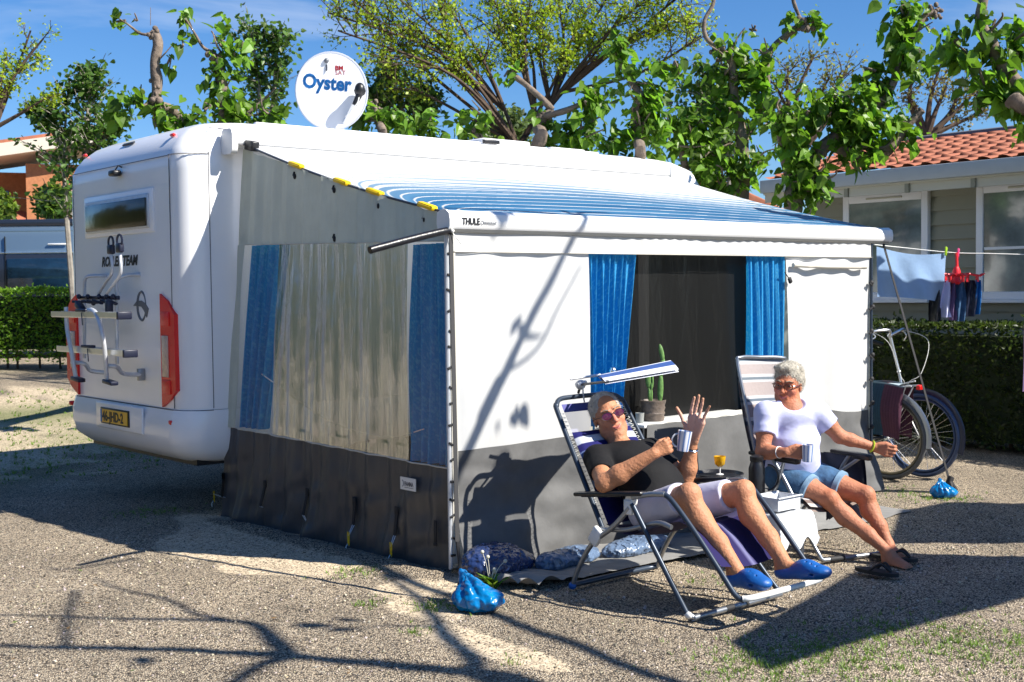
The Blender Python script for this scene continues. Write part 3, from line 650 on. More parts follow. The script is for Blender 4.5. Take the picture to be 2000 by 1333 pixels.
lb = dc+rt*rad*.20-upd*rad*.98; lt = dc+rt*rad*.80+upd*rad*.02+n_*.30
lt = camp+(Vector((1.749,3.500,3.368))-camp)*((dc-camp).length-.28)/(dc-camp).length
lb = camp+(Vector((1.558,3.500,3.025))-camp)*((dc-camp).length-.02)/(dc-camp).length
MB().tube([lb, lt], .022, 8, flat=.6).build('arm', 'alu_matt', sd)
lnb = MB().ball(lt+upd*.01, (.045,.045,.06), 8).tube([lt, lt-n_*.1+upd*.02], [.05,.04], 10).tube([lt-upd*.02, lt-upd*.12-rt*.05], [.03,.02], 8).build('receiver', 'black_plastic', sd)
MB().tube(smooth_path([lt, lt-upd*.1-rt*.02+n_*.03, lt-upd*.16-rt*.07+n_*.02, lt-upd*.2-rt*.09], 5), .005, 5).build('cable', 'white_cord', sd)
MB().tube([dc-n_*.06-upd*rad*.3, (dc.x-.05, dc.y+.12, 2.95), (dc.x-.05, dc.y+.12, 2.87)], .035, 10).box((dc.x-.06, dc.y+.12, 2.92), (.24,.2,.1), bev=.02).build('mount', 'camper_grey', sd)
# ================================================================= awning
aw = thing('awning', 'white cassette awning with blue striped canopy rolled out from the motorhome side', 'awning', (2.2, 1.2, 0))
def extr(prof, u0, u1, name, mat, parent, bev=False):     # profile in (v,z) pushed along u
    n = len(prof); vs = [(u0, p[0], p[1]) for p in prof]+[(u1, p[0], p[1]) for p in prof]
    return put(name, vs, [(i, (i+1) % n, n+(i+1) % n, n+i) for i in range(n)]+[tuple(reversed(range(n))), tuple(range(n, 2*n))], mat, parent)
def rbox2(v0, v1, z0, z1, r, r2=None):
    pts = []
    for cx, cz, a0, rr in ((v1-r, z1-r, 0, r), (v0+r, z1-r, 90, r), (v0+r, z0+r, 180, r), (v1-r, z0+r, 270, r)):
        for i in range(5): a = R(a0+90*i/4); pts.append((cx+rr*math.cos(a), cz+rr*math.sin(a)))
    return pts
case = extr(rbox2(2.30, 2.465, 2.655, 2.775, .04), -.08, 4.42, 'case', 'rail_white', aw)
extr(rbox2(2.30, 2.468, 2.60, 2.78, .045), -.125, -.08, 'end_cap', 'rail_white', case); extr(rbox2(2.29, 2.468, 2.60, 2.78, .045), 4.42, 4.47, 'end_cap', 'rail_white', case)
MB().box((2.15, 2.305, 2.665), (4.44, .01, .006)).build('seam', 'seam', case)
MB().box((.0, 2.25, 2.655), (.06, .12, .07), rot=(.2,0,0), bev=.01).build('arm_joint', 'black_plastic', case)
prof = [(.05,1.965),(.06,2.0),(.055,2.06),(.02,2.077),(-.02,2.075),(-.052,2.055),(-.06,2.02),(-.058,1.985),(-.045,1.968)]
rail = extr(prof, -.02, 4.42, 'lead_rail', 'rail_white', aw)
extr([(.04,1.966),(.03,1.950),(-.03,1.950),(-.045,1.967)], -.015, 4.41, 'rail_lip', 'rail_under', rail)
for u in (-.032, 4.42): extr([(p[0]*1.04, 2.02+(p[1]-2.02)*1.06) for p in prof], u, u+.014, 'end_cap', 'rail_white', rail)
tp = (0.057,-0.062,2.015); text('THULE', 'lettering', 'ink_black', rail, (tp[0], -.0625, 1.995), (1,0,0), (0,0,1), .052, True, sx=.82)
tp2 = (0.192,-0.062,2.010); text('Omnistor', 'lettering', 'ink_grey', rail, (tp2[0], -.0625, 1.995), (1,0,0), (0,0,1), .036, False, sx=.82)
def canz(u, v): return 2.072+(2.665-2.072)*(v-.03)/2.27 - .035*math.sin(math.pi*min(1, max(0, (v-.03)/2.27)))*(.6+.4*math.cos(u*1.4))
def ccol(i, j):
    u = i*4.4; v = .03+j*2.27
    s = v + .45*math.exp(-u/.17) - .02*math.sin(u*1.1)
    wob = .02*math.sin(u*.9)
    fr = (s/.14) % 1; band = int(s/.14)
    fade = sstep(.80, 1.75, s)
    ds = ((s+.06*u)/.14) % 1                                     # slanting brush strokes where the print fades out
    white = .13 + .14*sstep(.5, 1.5, s)
    a = 1-sstep(white*.5, white*.9, min(fr, 1-fr)*1.0*2) if False else (1 if min(fr, 1-fr) < white*.5 else 0)
    hv = noise.noise(Vector((u*.7, s*9, band*1.7)))
    deep = Vector((.02,.15,.34)); mid = Vector((.07,.25,.46)); c = deep.lerp(mid, max(0, min(1, .45+hv*1.2)))
    pale = Vector((.36,.52,.66)); c = c.lerp(pale, sstep(.55, 1.6, s)*.9)
    W = Vector((.80,.81,.82)); k = a
    if fade > 0:
        k = max(k, 1 if ds > 1-fade*1.05 else 0)
        k = max(k, sstep(1.6, 1.85, s))
    if s < .12: k *= .5
    return tuple(c.lerp(W, k))
can = MB().grid(lambda i, j: (i*4.4, .03+j*2.27, canz(i*4.4, .03+j*2.27)), 420, 300, ccol).build('canopy', 'vcanopy', aw, vcol=True)
# striped print is cloth: a thin edge hem at the left
MB().tube([(-.004, .03+2.27*t, canz(0, .03+2.27*t)-.006) for t in [i/30 for i in range(31)]], .008, 6).build('edge_cord', 'slate_tube', aw)
for a in ((-0.010,1.636,2.484), (-0.010,1.082,2.327), (-0.010,0.712,2.230), (-0.010,0.181,2.102)):
    v = a[1]; z = canz(0, v); sl = math.atan((2.665-2.072)/2.27); MB().box((-.008, v, z+.004), (.05, .155, .032), rot=(sl,0,0), bev=.013).box((-.028, v, z+.004), (.014, .12, .012), rot=(sl,0,0), bev=.004).build('hem_clip', 'yellow_clip', aw)
# folded support arm poking out at the front corner
sa_ = (Vector((-0.025,-0.030,1.957)), Vector((-0.289,-0.030,1.903)), Vector((-0.554,-0.030,1.841)))
sa = MB().tube(smooth_path([(.02,.0,1.945), sa_[0], sa_[1], sa_[2]], 5), .021, 12, caps=False).tube(smooth_path([(.02,.0,1.945), sa_[0], sa_[1], sa_[2]], 5), .016, 12).build('support_arm', 'arm_black', aw)
# ================================================================= awning tent (privacy room)
tent = thing('awning_tent', 'white and dark grey awning tent with clear windows hanging under the blue canopy', 'tent', (2.1, .8, 0))
def ztop(s): return 2.045+.60*s
def sw(s, z, d=0, f=1):
    v = s*(2.38+.17*(1-z/2.7)); u = -.15*s*(1-z/2.65)
    u += f*(.012*math.sin(v*13+z*.9)+.010*math.sin(v*29+1.5*math.sin(z*2))+.005*math.sin(v*61+z*3))*(1 if z > .7 else .8)+d
    if z < .62: u += f*(.012*math.sin(v*8+z*6)+.016*(abs(math.sin(v*9.5+z*4+math.sin(v*3)))-.5)+.02*noise.noise(Vector((v*5+z*4, z*8, 7))))*sstep(.62, .35, z)-.02*sstep(.25, 0, z)*math.sin(v*7.5)**2
    return (u, v, z)
wz1 = lambda s: 1.90+.06*s
wz0 = lambda s: .595+.065*s
MB().grid(lambda i, j: sw(i, wz1(i)+(ztop(i)-wz1(i))*j), 160, 16).build('side_canvas', 'canvas_grey', tent)
MB().grid(lambda i, j: sw(.955+.045*i, wz0(.97)+(wz1(.97)-wz0(.97))*j, -.003-.02*math.sin(i*3.1)), 8, 40).build('side_canvas_edge', 'canvas_grey', tent)
# crinkled clear window: long vertical ripples, finer near the top, slack bulges lower down
def film_pt(i, j):
    s = .0+.957*i; z = wz0(s)+(wz1(s)-wz0(s))*j; v = s*2.45
    w_ = sstep(.25, .8, j)
    d = .0036*w_*math.sin(v*62+2.2*math.sin(z*3.1+v*4))*(.5+.5*math.sin(v*5+z*2))+.0015*w_*noise.noise(Vector((v*26, z*4, 3)))
    d += .007*noise.noise(Vector((v*4, z*2.0, 1)))+.0016*noise.noise(Vector((v*11+z*5, z*8-v*3, 2)))
    p = sw(s, z, 0, .5); return (p[0]+d, p[1], p[2])
MB().grid(lambda i, j: film_pt(.165+.63*i, j), 320, 150).build('side_window', 'film_mid', tent)
MB().grid(lambda i, j: film_pt(.165*i, j), 70, 150).build('side_window', 'film_edge', tent)
MB().grid(lambda i, j: film_pt(.795+.205*i, j), 70, 150).build('side_window', 'film_edge', tent)
MB().grid(lambda i, j: sw(i, wz0(i)*j), 200, 36).build('side_skirt', 'skirt_dark', tent)
MB().tube([(lambda p: (p[0]-.004, p[1], p[2]))(sw(t/60, wz0(t/60))) for t in range(61)], .005, 5).tube([(lambda p: (p[0]-.003, p[1], p[2]))(sw(t/60*.96, wz1(t/60))) for t in range(61)], .003, 5).build('side_seam', 'trim_cream', tent)
# curtains
def curtain(u_or_v, z0, z1, top, bot, axis, off, nf, name='curtain', seed=0):
    def fn(i, j):
        z = z0+(z1-z0)*j; jj = 1-j; a = top[0]+(bot[0]-top[0])*jj; b = top[1]+(bot[1]-top[1])*jj
        ph = i*nf*2*math.pi+.7*math.sin(jj*3+seed); h = a+(b-a)*i; d = (.042*math.sin(ph)+.012*math.sin(2*ph+1+seed))*(1 if axis == 'v' else .75)*(.6+.4*jj)+.014*math.sin(ph*.47+jj*2+seed)
        return (h, off+d, z) if axis == 'u' else (off+d-.15*(h/2.4)*(1-z/2.65), h, z)
    def cf(i, j):
        x = math.sin(i*611)*43758.5; y = math.sin((i*97.3+j*311.7)*12.9)*43758.5; return (.06,.40,.66) if (y % 1) > .80 else (.008,.27,.60)
    return MB().grid(fn, 150, 110, cf).build(name, 'vcurtain', tent, vcol=True)
M('vcurtain', vcol=True, rough=.75, transl=.3, bump=.2, bscale=60, bstretch=(1,1,.3))
curtain(0, .60, 1.895, (.03,.44), (.01,.47), 'v', .085, 5.5)
curtain(0, .66, 1.955, (1.88,2.34), (2.10,2.36), 'v', .085, 7, seed=2)
crd = MB().tube(smooth_path([(.03,.30,.80),(.02,.7,.72),(.0,1.3,.78),(-.03,1.9,.98),(-.04,2.1,1.05)], 8), .004, 5).build('cord', 'white_cord', tent)
# straps with rubber ladders down to pegs along the side
PG = [(0.044,3.001,0.000), (0.058,2.537,0.000), (-0.027,1.941,-0.000), (-0.070,1.444,0.000), (-0.088,0.931,0.000), (-0.079,0.480,0.000)]
names = ['nearest the motorhome', 'second from the motorhome', 'third from the motorhome', 'third from the tent corner pole', 'second from the tent corner pole', 'nearest the tent corner pole']
for i, g in enumerate(PG):
    v = max(.1, g[1]); s = min(.99, v/2.5); z1 = .30; p = Vector(sw(s, z1)); p.x -= .012; q_ = Vector(sw(s, .15)); q_.x -= .02; e = Vector((g[0]-.015, v, .03))
    MB().between(p, q_, .026, .006, up=(1,0,0)).box(p+Vector((-.004,0,.0)), (.01,.034,.05), bev=.003).build('strap', 'strap_black', tent)
    MB().tube([q_+Vector((0,-.01,0)), e+Vector((0,-.004,.06))], .003, 5).tube([q_+Vector((0,.01,0)), e+Vector((0,.004,.06))], .003, 5).build('strap_cord', 'alu_matt', tent)
    el = MB()
    for d in (-.009, .009): el.tube([e+Vector((0,d,.085)), e+Vector((0,d*.5,0))], .0035, 5)
    for t in (.2, .5, .8): el.tube([e+Vector((0,-.009,.085*t)), e+Vector((0,.009,.085*t))], .003, 5)
    el.build('elastic', 'yellow_clip', tent)
    pg = MB().tube([(e.x-.012, v, -.08), (e.x-.02, v, .022), (e.x-.008, v, .038), (e.x+.004, v, .022)], .004, 6).build('tent_peg', 'steel_tube')
    tag(pg, 'small steel peg in the gravel beside the tent skirt, '+names[i], 'tent peg', 'pegs along the tent side')
MB().box((-.022, .13, .22), (.008,.022,.13), bev=.002).box((-.024, .13, .145), (.01,.03,.02), bev=.003).build('strap', 'strap_black', tent)
lbp = (-0.030,0.352,0.476); lp = MB().box((-.052, lbp[1], lbp[2]), (.004, .155, .075)).build('label_patch', 'table_white', tent)
text('FIAMMA', 'lettering', 'ink_grey', lp, (-.0545, lbp[1]+.035, lbp[2]-.012), (0,-1,0), (0,0,1), .035, True, sx=.7)
MB().tube([(-.055, lbp[1]+.055+.012*math.cos(a/3), lbp[2]+.018*math.sin(a/3)) for a in range(4, 16)], .002, 5).box((-.0545, lbp[1]-.01, lbp[2]-.022), (.001,.09,.003)).build('emblem', 'ink_grey', lp)
for a in ((-0.010,1.639,2.392), (-0.010,1.156,2.267), (-0.010,0.659,2.137), (-0.010,0.192,2.029), (-0.010,2.331,2.010), (-0.010,1.161,1.957)):
    MB().ball((-.02, a[1], a[2]), (.01,.014,.02), 6).box((-.02, a[1]+.01, a[2]+.018), (.01,.01,.03), rot=(.6,0,0)).build('hook', 'strap_black', tent)
# corner pole, white zip tape and black toggles
MB().tube([(-.012,.0,.02),(-.012,.0,1.95)], .013, 8).build('corner_pole', 'alu_matt', tent)
MB().box((.02,-.012,1.0), (.04,.006,1.9)).build('zip_tape', 'trim_cream', tent)
for k_ in range(17): z = .1+k_*.108; MB().box((-.004+.006*math.sin(k_*1.7),-.014,z+.012*math.sin(k_*4.1)), (.034,.010,.014), rot=(0,.5*math.sin(k_*2.3),0), bev=.003).build('toggle', 'strap_black', tent)
# front wall
WU0, WU1, WZ0, WZ1 = 1.10, 3.13, .73, 1.842
def fw_(u, z, d=0, f=1):
    v = f*(.006*math.sin(u*9+z*1.5)+.004*math.sin(u*21+2*math.sin(z*2)))+.006*f*noise.noise(Vector((u*2.2+z*.8, z*1.3, 4)))
    return (u, v+d, z)
split = lambda u: .692+.012*math.sin(u*1.2)+.05*sstep(.9, 1.35, u)*sstep(2.2, 1.6, u)-.05*sstep(3.3, 4.1, u)+.025*sstep(3.2, 3.35, u)*sstep(3.9, 3.4, u)
MB().grid(lambda i, j: fw_(WU0*i+.012, split(WU0*i)+(1.955-split(WU0*i))*j), 70, 80).build('front_canvas', 'canvas_white', tent)
MB().grid(lambda i, j: fw_(WU1+(4.2-WU1)*i, split(WU1+(4.2-WU1)*i)+(1.955-split(WU1+(4.2-WU1)*i))*j, 0, 1.8), 70, 80).build('front_canvas', 'canvas_white', tent)
def val(i, j):
    u = .012+4.2*i; z = WZ1-.004*math.sin(u*2)+(.115)*j; r = .003*math.sin(u*55+2*math.sin(u*7))*sstep(1.0, 1.5, u)*sstep(.0, .6, j)+.004*math.sin(u*6)
    return (u, -.016+r, z)
MB().grid(val, 500, 8).build('valance', 'canvas_white', tent)
MB().tube([(.015+4.2*t/60, -.018, WZ1-.002) for t in range(61)], .003, 5).build('hem', 'trim_cream', tent)
MB().grid(lambda i, j: fw_(WU0+(WU1-WU0)*i, WZ0-.03+.05*j), 60, 3).build('window_hem', 'trim_cream', tent)
MB().tube(smooth_path([(3.17,-.03,1.775),(3.6,-.035,1.765),(4.1,-.03,1.762)], 8), .016, 8).build('rolled_edge', 'trim_cream', tent)
MB().grid(lambda i, j: (WU0+(WU1-WU0)*i, .10+.006*math.sin(i*40+j*2)*.4, WZ0+(WZ1-WZ0)*j), 120, 30).build('front_window', 'film_dark', tent)
curtain(0, WZ0, WZ1, (1.105,1.56), (1.105,1.40), 'u', .035, 8, seed=1)
curtain(0, WZ0, WZ1, (2.70,3.125), (2.73,3.125), 'u', .035, 7, seed=4)
def fsk(i, j):
    u = .012+4.19*i; z = split(u)*j; out = -.10*sstep(.45, 0, z)*(1+.3*math.sin(u*5))
    p = fw_(u, z, out, 1.4); fl = sstep(.1, 0, z)
    return (p[0], p[1]-.022*math.sin(u*6+z*5)*sstep(.65, .2, z)-.013*(abs(math.sin(u*11-z*7+math.sin(u*3)))-.5)*sstep(.68, .45, z)-.02*noise.noise(Vector((u*4+z*5, z*7-u*2, 2)))*sstep(.68,.5,z), max(.012, z))
MB().grid(fsk, 220, 40).build('front_skirt', 'skirt_front', tent)
# back and far end so the room is closed
MB().grid(lambda i, j: (4.2, i*2.38, .02+(ztop(i)-.02)*j), 30, 20).build('end_wall', 'canvas_grey', tent)
for k_ in range(9): z = .12+k_*.19; MB().ball((4.19+.01*math.sin(k_*3), -.03, z), (.022,.016,.02), 5).box((4.165, -.035, z-.012), (.05,.01,.012), rot=(0,.6*math.sin(k_*1.7),0)).build('toggle', 'strap_black', tent)
MB().tube([(4.205,-.012,.02),(4.205,-.012,1.95)], .011, 8).build('corner_pole', 'slate_tube', tent)
b_ = (3.132,-0.030,1.663); MB().box((b_[0], -.03, b_[2]), (.03,.02,.045), rot=(0,-.5,0), bev=.006).tube([(b_[0]-.02,-.03,b_[2]+.02),(b_[0]-.05,-.02,b_[2]+.06)], .004, 5).build('buckle', 'strap_black', tent)
MB().grid(lambda i, j: (.0+4.15*i, .05+2.3*j, .008), 4, 4).build('tent_floor', 'sheet_grey', tent)
# flap laid over a narrow table pushed against the window
TV = -.16
tbl = thing('table', 'narrow white table under the tent window with cactus and cup on it', 'table', (2.0, -.0, 0))
MB().box((2.0, .0, .735), (1.15, .34, .022), bev=.006).build('table_top', 'table_white', tbl)
for x in (1.5, 2.5):
    for y in (-.1, .08): MB().tube([(x,y,.01),(x,y,.725)], .012, 8).build('leg', 'steel_tube', tbl)
def flap(i, j):
    u = 1.45+1.15*i; z = .742*j+.02*(1-j); jj = 1-j
    v = TV-.012-.05*jj-.02*math.sin(u*9+jj*2.2)*jj-.012*math.sin(u*22-jj*3)*jj**.5
    return (u-.10*jj*(1-i)+.06*jj*i, v, z)
fl = MB().grid(flap, 120, 50).build('tent_flap', 'skirt_front'); tag(fl, 'dark grey tent flap hanging down in front of the narrow table under the window', 'flap')
MB().grid(lambda i, j: (1.45+1.15*i, TV-.012+.03*j, .744+.003*j+.002*math.sin(i*40)), 40, 2).build('flap_hem', 'trim_cream', fl)
# ================================================================= groundsheet
def gs(i, j):
    u = -.02+3.55*i; f = -.60-.22*math.sin(min(1, i*1.1)*1.2)-.02*math.sin(i*17)
    v = .0+(f)*j; cr = sstep(.16, 0, i)
    z = .010+.012*abs(nz(u, v, 3.5))+.055*cr*abs(math.sin((u*22+v*14)))*(.4+.6*j)+.012*max(0, nz(u, v, 9))
    if i > .9: v += .0
    return (u, v, z)
shg = MB().grid(gs, 220, 40).build('groundsheet', 'sheet_grey'); tag(shg, 'grey crumpled groundsheet spread on the gravel along the tent front', 'groundsheet')
# plastic bags on the sheet
def bagf(name, lo, hi, parts, mat, label, seed, amp=.012, fr=16):
    F_ = Field(lo, hi, .0065)
    for c, r, rot in parts: F_.ell(c, r, Euler((0,0,rot)).to_matrix(), .05)
    F_.cut((0,0,.014), (0,0,-1))
    def dp(V):
        rs = np.random.RandomState(seed); o = V.copy(); c = V.mean(0); n = (V-c)/(np.linalg.norm(V-c, axis=1)[:, None]+1e-6)
        w_ = np.array([1.1-2.2*abs(noise.noise(Vector(p*fr*.8)))-1.3*abs(noise.noise(Vector(p*fr*1.9)))-.7*abs(noise.noise(Vector(p*fr*3.6))) for p in V]); return o+n*(w_*amp)[:, None]
    o = F_.build(name, mat, disp=dp); tag(o, label, 'bag', 'dark plastic bags in front of the tent'); return o
b1 = (0.138,-0.253,0.000); bagf('plastic_bag', (b1[0]-.35,b1[1]-.3,0), (b1[0]+.45,b1[1]+.4,.3), [((b1[0]-.02,b1[1]+.03,.08),(.20,.15,.10),.1), ((b1[0]+.12,b1[1]+.05,.055),(.16,.12,.07),.0), ((b1[0]-.13,b1[1]-.0,.06),(.10,.10,.085),0)], 'navy_bag', 'big dark navy plastic bag at the foot of the tent corner pole', 1)
b2 = (0.616,-0.350,0.000); bagf('plastic_bag', (b2[0]-.35,b2[1]-.2,0), (b2[0]+.35,b2[1]+.3,.2), [((b2[0]-.05,b2[1]+.02,.04),(.20,.10,.055),0), ((b2[0]+.1,b2[1]+.05,.04),(.15,.09,.05),0), ((b2[0]-.17,b2[1],.04),(.06,.07,.055),0)], 'greyblue_bag', 'flat wrinkled grey blue bag behind the left chair back leg', 2, .012, 24)
b3 = (1.134,-0.402,0.000); bagf('plastic_bag', (b3[0]-.4,b3[1]-.2,0), (b3[0]+.4,b3[1]+.3,.2), [((b3[0]-.08,b3[1]+.02,.04),(.20,.10,.06),0), ((b3[0]+.12,b3[1]+.05,.04),(.18,.1,.055),0)], 'greyblue_bag', 'flat wrinkled grey blue bag under the left chair seat', 3, .012, 24)
# blue weight bags tied to the guy straps
def weight(c, scale, top, label, hang, sd_=0):
    c = Vector(c); F_ = Field(c-Vector((.25,.25,.02)), c+Vector((.25,.25,.32)), .005)
    sc = scale; F_.ell(c+Vector((.04*sc,-.05*sc,.055*sc)), (.10*sc,.085*sc,.055*sc), Euler((0,0,-.6)).to_matrix(), .03); F_.ell(c+Vector((-.01,.02,.06*sc)), (.08*sc,.075*sc,.06*sc), None, .04)
    F_.cap(c+Vector((.01,-.01,.07*sc)), c+Vector(top), .075*sc, .012, .03); F_.cut(c+Vector((0,0,.004)), (0,0,-1))
    def dp(V):
        o = V.copy(); w_ = []
        for p in V:
            d = Vector(p)-c; a = math.atan2(d.y-top[1]*.5, d.x-top[0]*.5); h = max(0, min(1, d.z/(.2*scale)))
            w_.append(.011*scale**2*(abs(math.sin(a*7+d.z*10))*2-1.2)*(.35+h)*(1-.75*max(0, h-.7)/.3)+.010*scale*(.5-2*abs(noise.noise(Vector(p)*26))))
        n = (V-np.array(c+Vector((0,0,.08)))); n /= np.linalg.norm(n, axis=1)[:, None]; return o+n*np.array(w_)[:, None]
    o = F_.build('weight_bag', 'blue_bag', disp=dp); tag(o, label, 'bag', 'blue bags tied to the guy straps'); return o
wb = Vector((-0.442,-0.731,0.000)); wb.z = 0
tb1 = Vector((-0.360,-0.541,0.084))
weight(wb, 1.0, (tb1.x-wb.x, tb1.y-wb.y, max(.16, tb1.z-.02)), 'bright blue knotted plastic bag on the gravel below the tent corner strap', 0)
wb2 = Vector((4.230,-0.604,-0.000)); wb2.z = 0; weight(wb2, .75, (.03,.03,.13), 'small bright blue bag on the gravel in front of the bicycles', 0)
gy = thing('guy_strap', 'black guy strap running from the awning corner down to the blue knotted bag', 'strap', (tb1.x, tb1.y, .05), 'guy straps at the awning ends')
MB().between((-.005,-.035,1.95), tb1+Vector((0,.03,.22)), .028, .004, up=(0,1,0)).build('webbing', 'strap_black', gy)
MB().tube(smooth_path([tb1+Vector((0,.03,.22)), tb1+Vector((0,.01,.1)), tb1, tb1+Vector((-.04,-.02,-.02)), tb1+Vector((-.05,-.03,-.10))], 5), .009, 6).ball(tb1, (.022,.022,.025), 6).build('cord_end', 'strap_black', gy)
MB().tube([(-.01,-.04,1.96),(.05,-.06,1.88)], .003, 5).tube([(-.01,-.04,1.99),(-.0,-.07,1.90)], .003, 5).ball((-.005,-.05,1.955), .012, 5).build('knot', 'white_cord', gy)
t2 = Vector((4.597,-0.457,0.089)); gy2 = thing('guy_strap', 'black guy strap running from the far end of the awning past the bicycles', 'strap', (t2.x, t2.y, .05), 'guy straps at the awning ends')
MB().between((4.36,-.02,1.95), t2, .025, .004, up=(0,1,0)).build('webbing', 'strap_black', gy2); MB().box(t2+Vector((0,0,-.04)), (.05,.04,.12), rot=(.2,.3,0), bev=.01).tube([t2, t2+Vector((.06,-.06,-.14))], .016, 6).tube([t2, t2+Vector((-.02,-.06,-.14))], .016, 6).build('cord_end', 'strap_black', gy2)
# ================================================================= plants
def leafquad(mb, o, d, up, L, W, col, fold=.25, bend=.2):
    d = Vector(d).normalized(); s = d.cross(up); s = s.normalized() if s.length > 1e-4 else Vector((1,0,0)); n = s.cross(d)
    o = Vector(o); f = n*(W*fold)
    if L > .06:
        q = [(-.06,.22),(.16,.47),(.45,.44),(.78,.2)]; z_ = [0,.02,.12,.38]
        A = [o+d*L*a+s*W*b+f*(1-a)-n*bend*L*c for (a, b), c in zip(q, z_)]; B = [o+d*L*a-s*W*b+f*(1-a)-n*bend*L*c for (a, b), c in zip(q, z_)]
        P = [o, o+d*L*.45-n*bend*L*.12, o+d*L*1.04-n*bend*L*.75]+A+B; c2 = tuple(x*.86 for x in col)  # second half of the leaf coloured darker, as the fold's shaded side
        mb.add(P, [(0,3,4,1),(1,4,5,6),(1,6,2),(0,1,8,7),(1,10,9,8),(1,2,10)], [col]*3+[col]*4+[c2]*4); return
    P = [o, o+d*L*.22+s*W*.48+f, o+d*L*.62+s*W*.36+f*.8-n*bend*L*.3, o+d*L-n*bend*L*.7, o+d*L*.62-s*W*.36+f*.8-n*bend*L*.3, o+d*L*.22-s*W*.48+f, o+d*L*.5-n*bend*L*.15]
    mb.add(P, [(0,1,2,6),(6,2,3),(0,6,4,5),(6,3,4)], [col]*7)
rsL = np.random.RandomState(11)
def lcol(base, lo=.45, hi=1.6, yel=.2):
    g = rsL.uniform(lo, hi); y = rsL.uniform(0, yel); return (base[0]*g*(1+y), base[1]*g, base[2]*g*(1-y*.5))
BIG = (.11,.225,.026)
def mulberry_leaves(mb, pts, n, spread, size=(.085,.145), base=BIG):
    # leaves hang in little rosettes on short shoots
    for _ in range(int(n*.52)):
        p = Vector(pts[rsL.randint(len(pts))]); a = Vector(rsL.normal(0, 1, 3)); a.normalize(); q = p+Vector((a.x, a.y, a.z))*spread*abs(rsL.normal(.55, .35))
        k = rsL.randint(2, 6)
        for _ in range(k):
            o = q+Vector(rsL.normal(0, .05, 3)); d = Vector((rsL.normal(0, .7), rsL.normal(0, .7), rsL.uniform(-1.3, .15))); up = Vector((rsL.normal(.35, .5), rsL.normal(-.55, .5), .9))
            L = rsL.uniform(*size)*rsL.choice([.55,.8,1,1.15]); leafquad(mb, o, d, up, L, L*.82, lcol(base), .18, rsL.uniform(0, .35))
def limb(mb, pts, r0, r1, kn=(), n=9, k=5, rough=.18):
    P = smooth_path(pts, k); m = len(P); rs = [r0+(r1-r0)*i/(m-1) for i in range(m)]
    for i in range(m):
        p = P[i]; rs[i] *= 1+rough*noise.noise(p*6)*1.6
        P[i] = p+Vector((noise.noise(p*4), noise.noise(p*4+Vector((5,5,5))), 0))*r0*.3
    mb.tube(P, rs, n)
    for t, kr in kn:
        c = P[min(m-1, int(t*(m-1)))]
        for _ in range(14): mb.ball(c+Vector(rsL.normal(0, kr*.38, 3)), tuple(kr*rsL.uniform(.18, .36, 3)), 5)
    return P
def pollard(name, label, limbs, leafsets, base, group='mulberry trees behind the motorhome', bark='bark', twigs=True, size=(.085,.145)):
    t = thing(name, label, 'tree', base, group); mb = MB(); lf = MB(); paths = []
    for (pts, r0, r1, kn) in limbs:
        g_ = .58 if r0 > .08 else .8; paths.append(limb(mb, pts, r0*g_, r1*g_, kn))
    for (pts, n, sp) in leafsets:
        mulberry_leaves(lf, pts, n, sp, size)
        for _ in range(max(2, n//14)):
            p = Vector(pts[rsL.randint(len(pts))]); e = p+Vector((rsL.normal(0,.5), rsL.normal(0,.5), rsL.uniform(-.2, 1)))*sp*1.0
            mb.tube(smooth_path([p, p.lerp(e,.5)+Vector(rsL.normal(0,.04,3)), e], 3), [.012]*4+[.008]*2+[.005], 5)
    mb.build('trunk', bark, t); lf.build('crown', 'leaf', t, smooth=False, vcol=True); return t
def line(pts, n=4): return [tuple(v) for v in smooth_path(pts, n)]
a_ = [(1.389,6.274,3.255), (1.277,6.114,3.385), (1.133,5.977,3.448), (0.943,5.877,3.460)]
pollard('mulberry_tree', 'knobbly pollarded tree with bare stub and few leaves at the rear left of the roof',
 [([(2.6,8.9,.1), (2.7,8.6,1.6), (1.462,6.201,3.055)], .17, .13, ()), ([(1.462,6.201,3.055)]+a_, .10, .085, ((.55,.09),(.97,.13))), ([(0.943,5.877,3.460), (0.962,5.872,3.665), (0.953,5.889,3.840), (0.987,5.871,4.039), (0.965,5.897,4.179)], .065, .055, ((.2,.07),(.55,.05),(.97,.085))),
  ([(0.964,5.897,4.149), (0.862,5.985,4.161), (0.770,6.068,4.253), (0.689,6.141,4.324)], .022, .008, ()), ([(0.937,5.925,4.240), (0.944,5.929,4.415)], .005, .003, ()), ([(0.970,5.877,3.879), (1.034,5.827,3.963), (1.086,5.787,4.038)], .012, .006, ())],
 [(line([(0.933,5.887,3.490), (0.802,6.002,3.542), (0.703,6.081,3.444), (0.607,6.162,3.420)]), 38, .16), (line([(0.928,5.884,3.365), (1.039,5.785,3.289), (1.248,5.606,3.285)]), 40, .15), ([(1.102,5.769,3.962), (1.040,5.814,3.838), (1.142,5.737,4.012)], 9, .1), ([(0.753,6.085,4.293), (0.818,6.030,4.302), (0.717,6.119,4.343)], 7, .06), ([(1.176,5.674,3.386), (1.310,5.561,3.409)], 14, .13)], (2.6,8.9,.1))
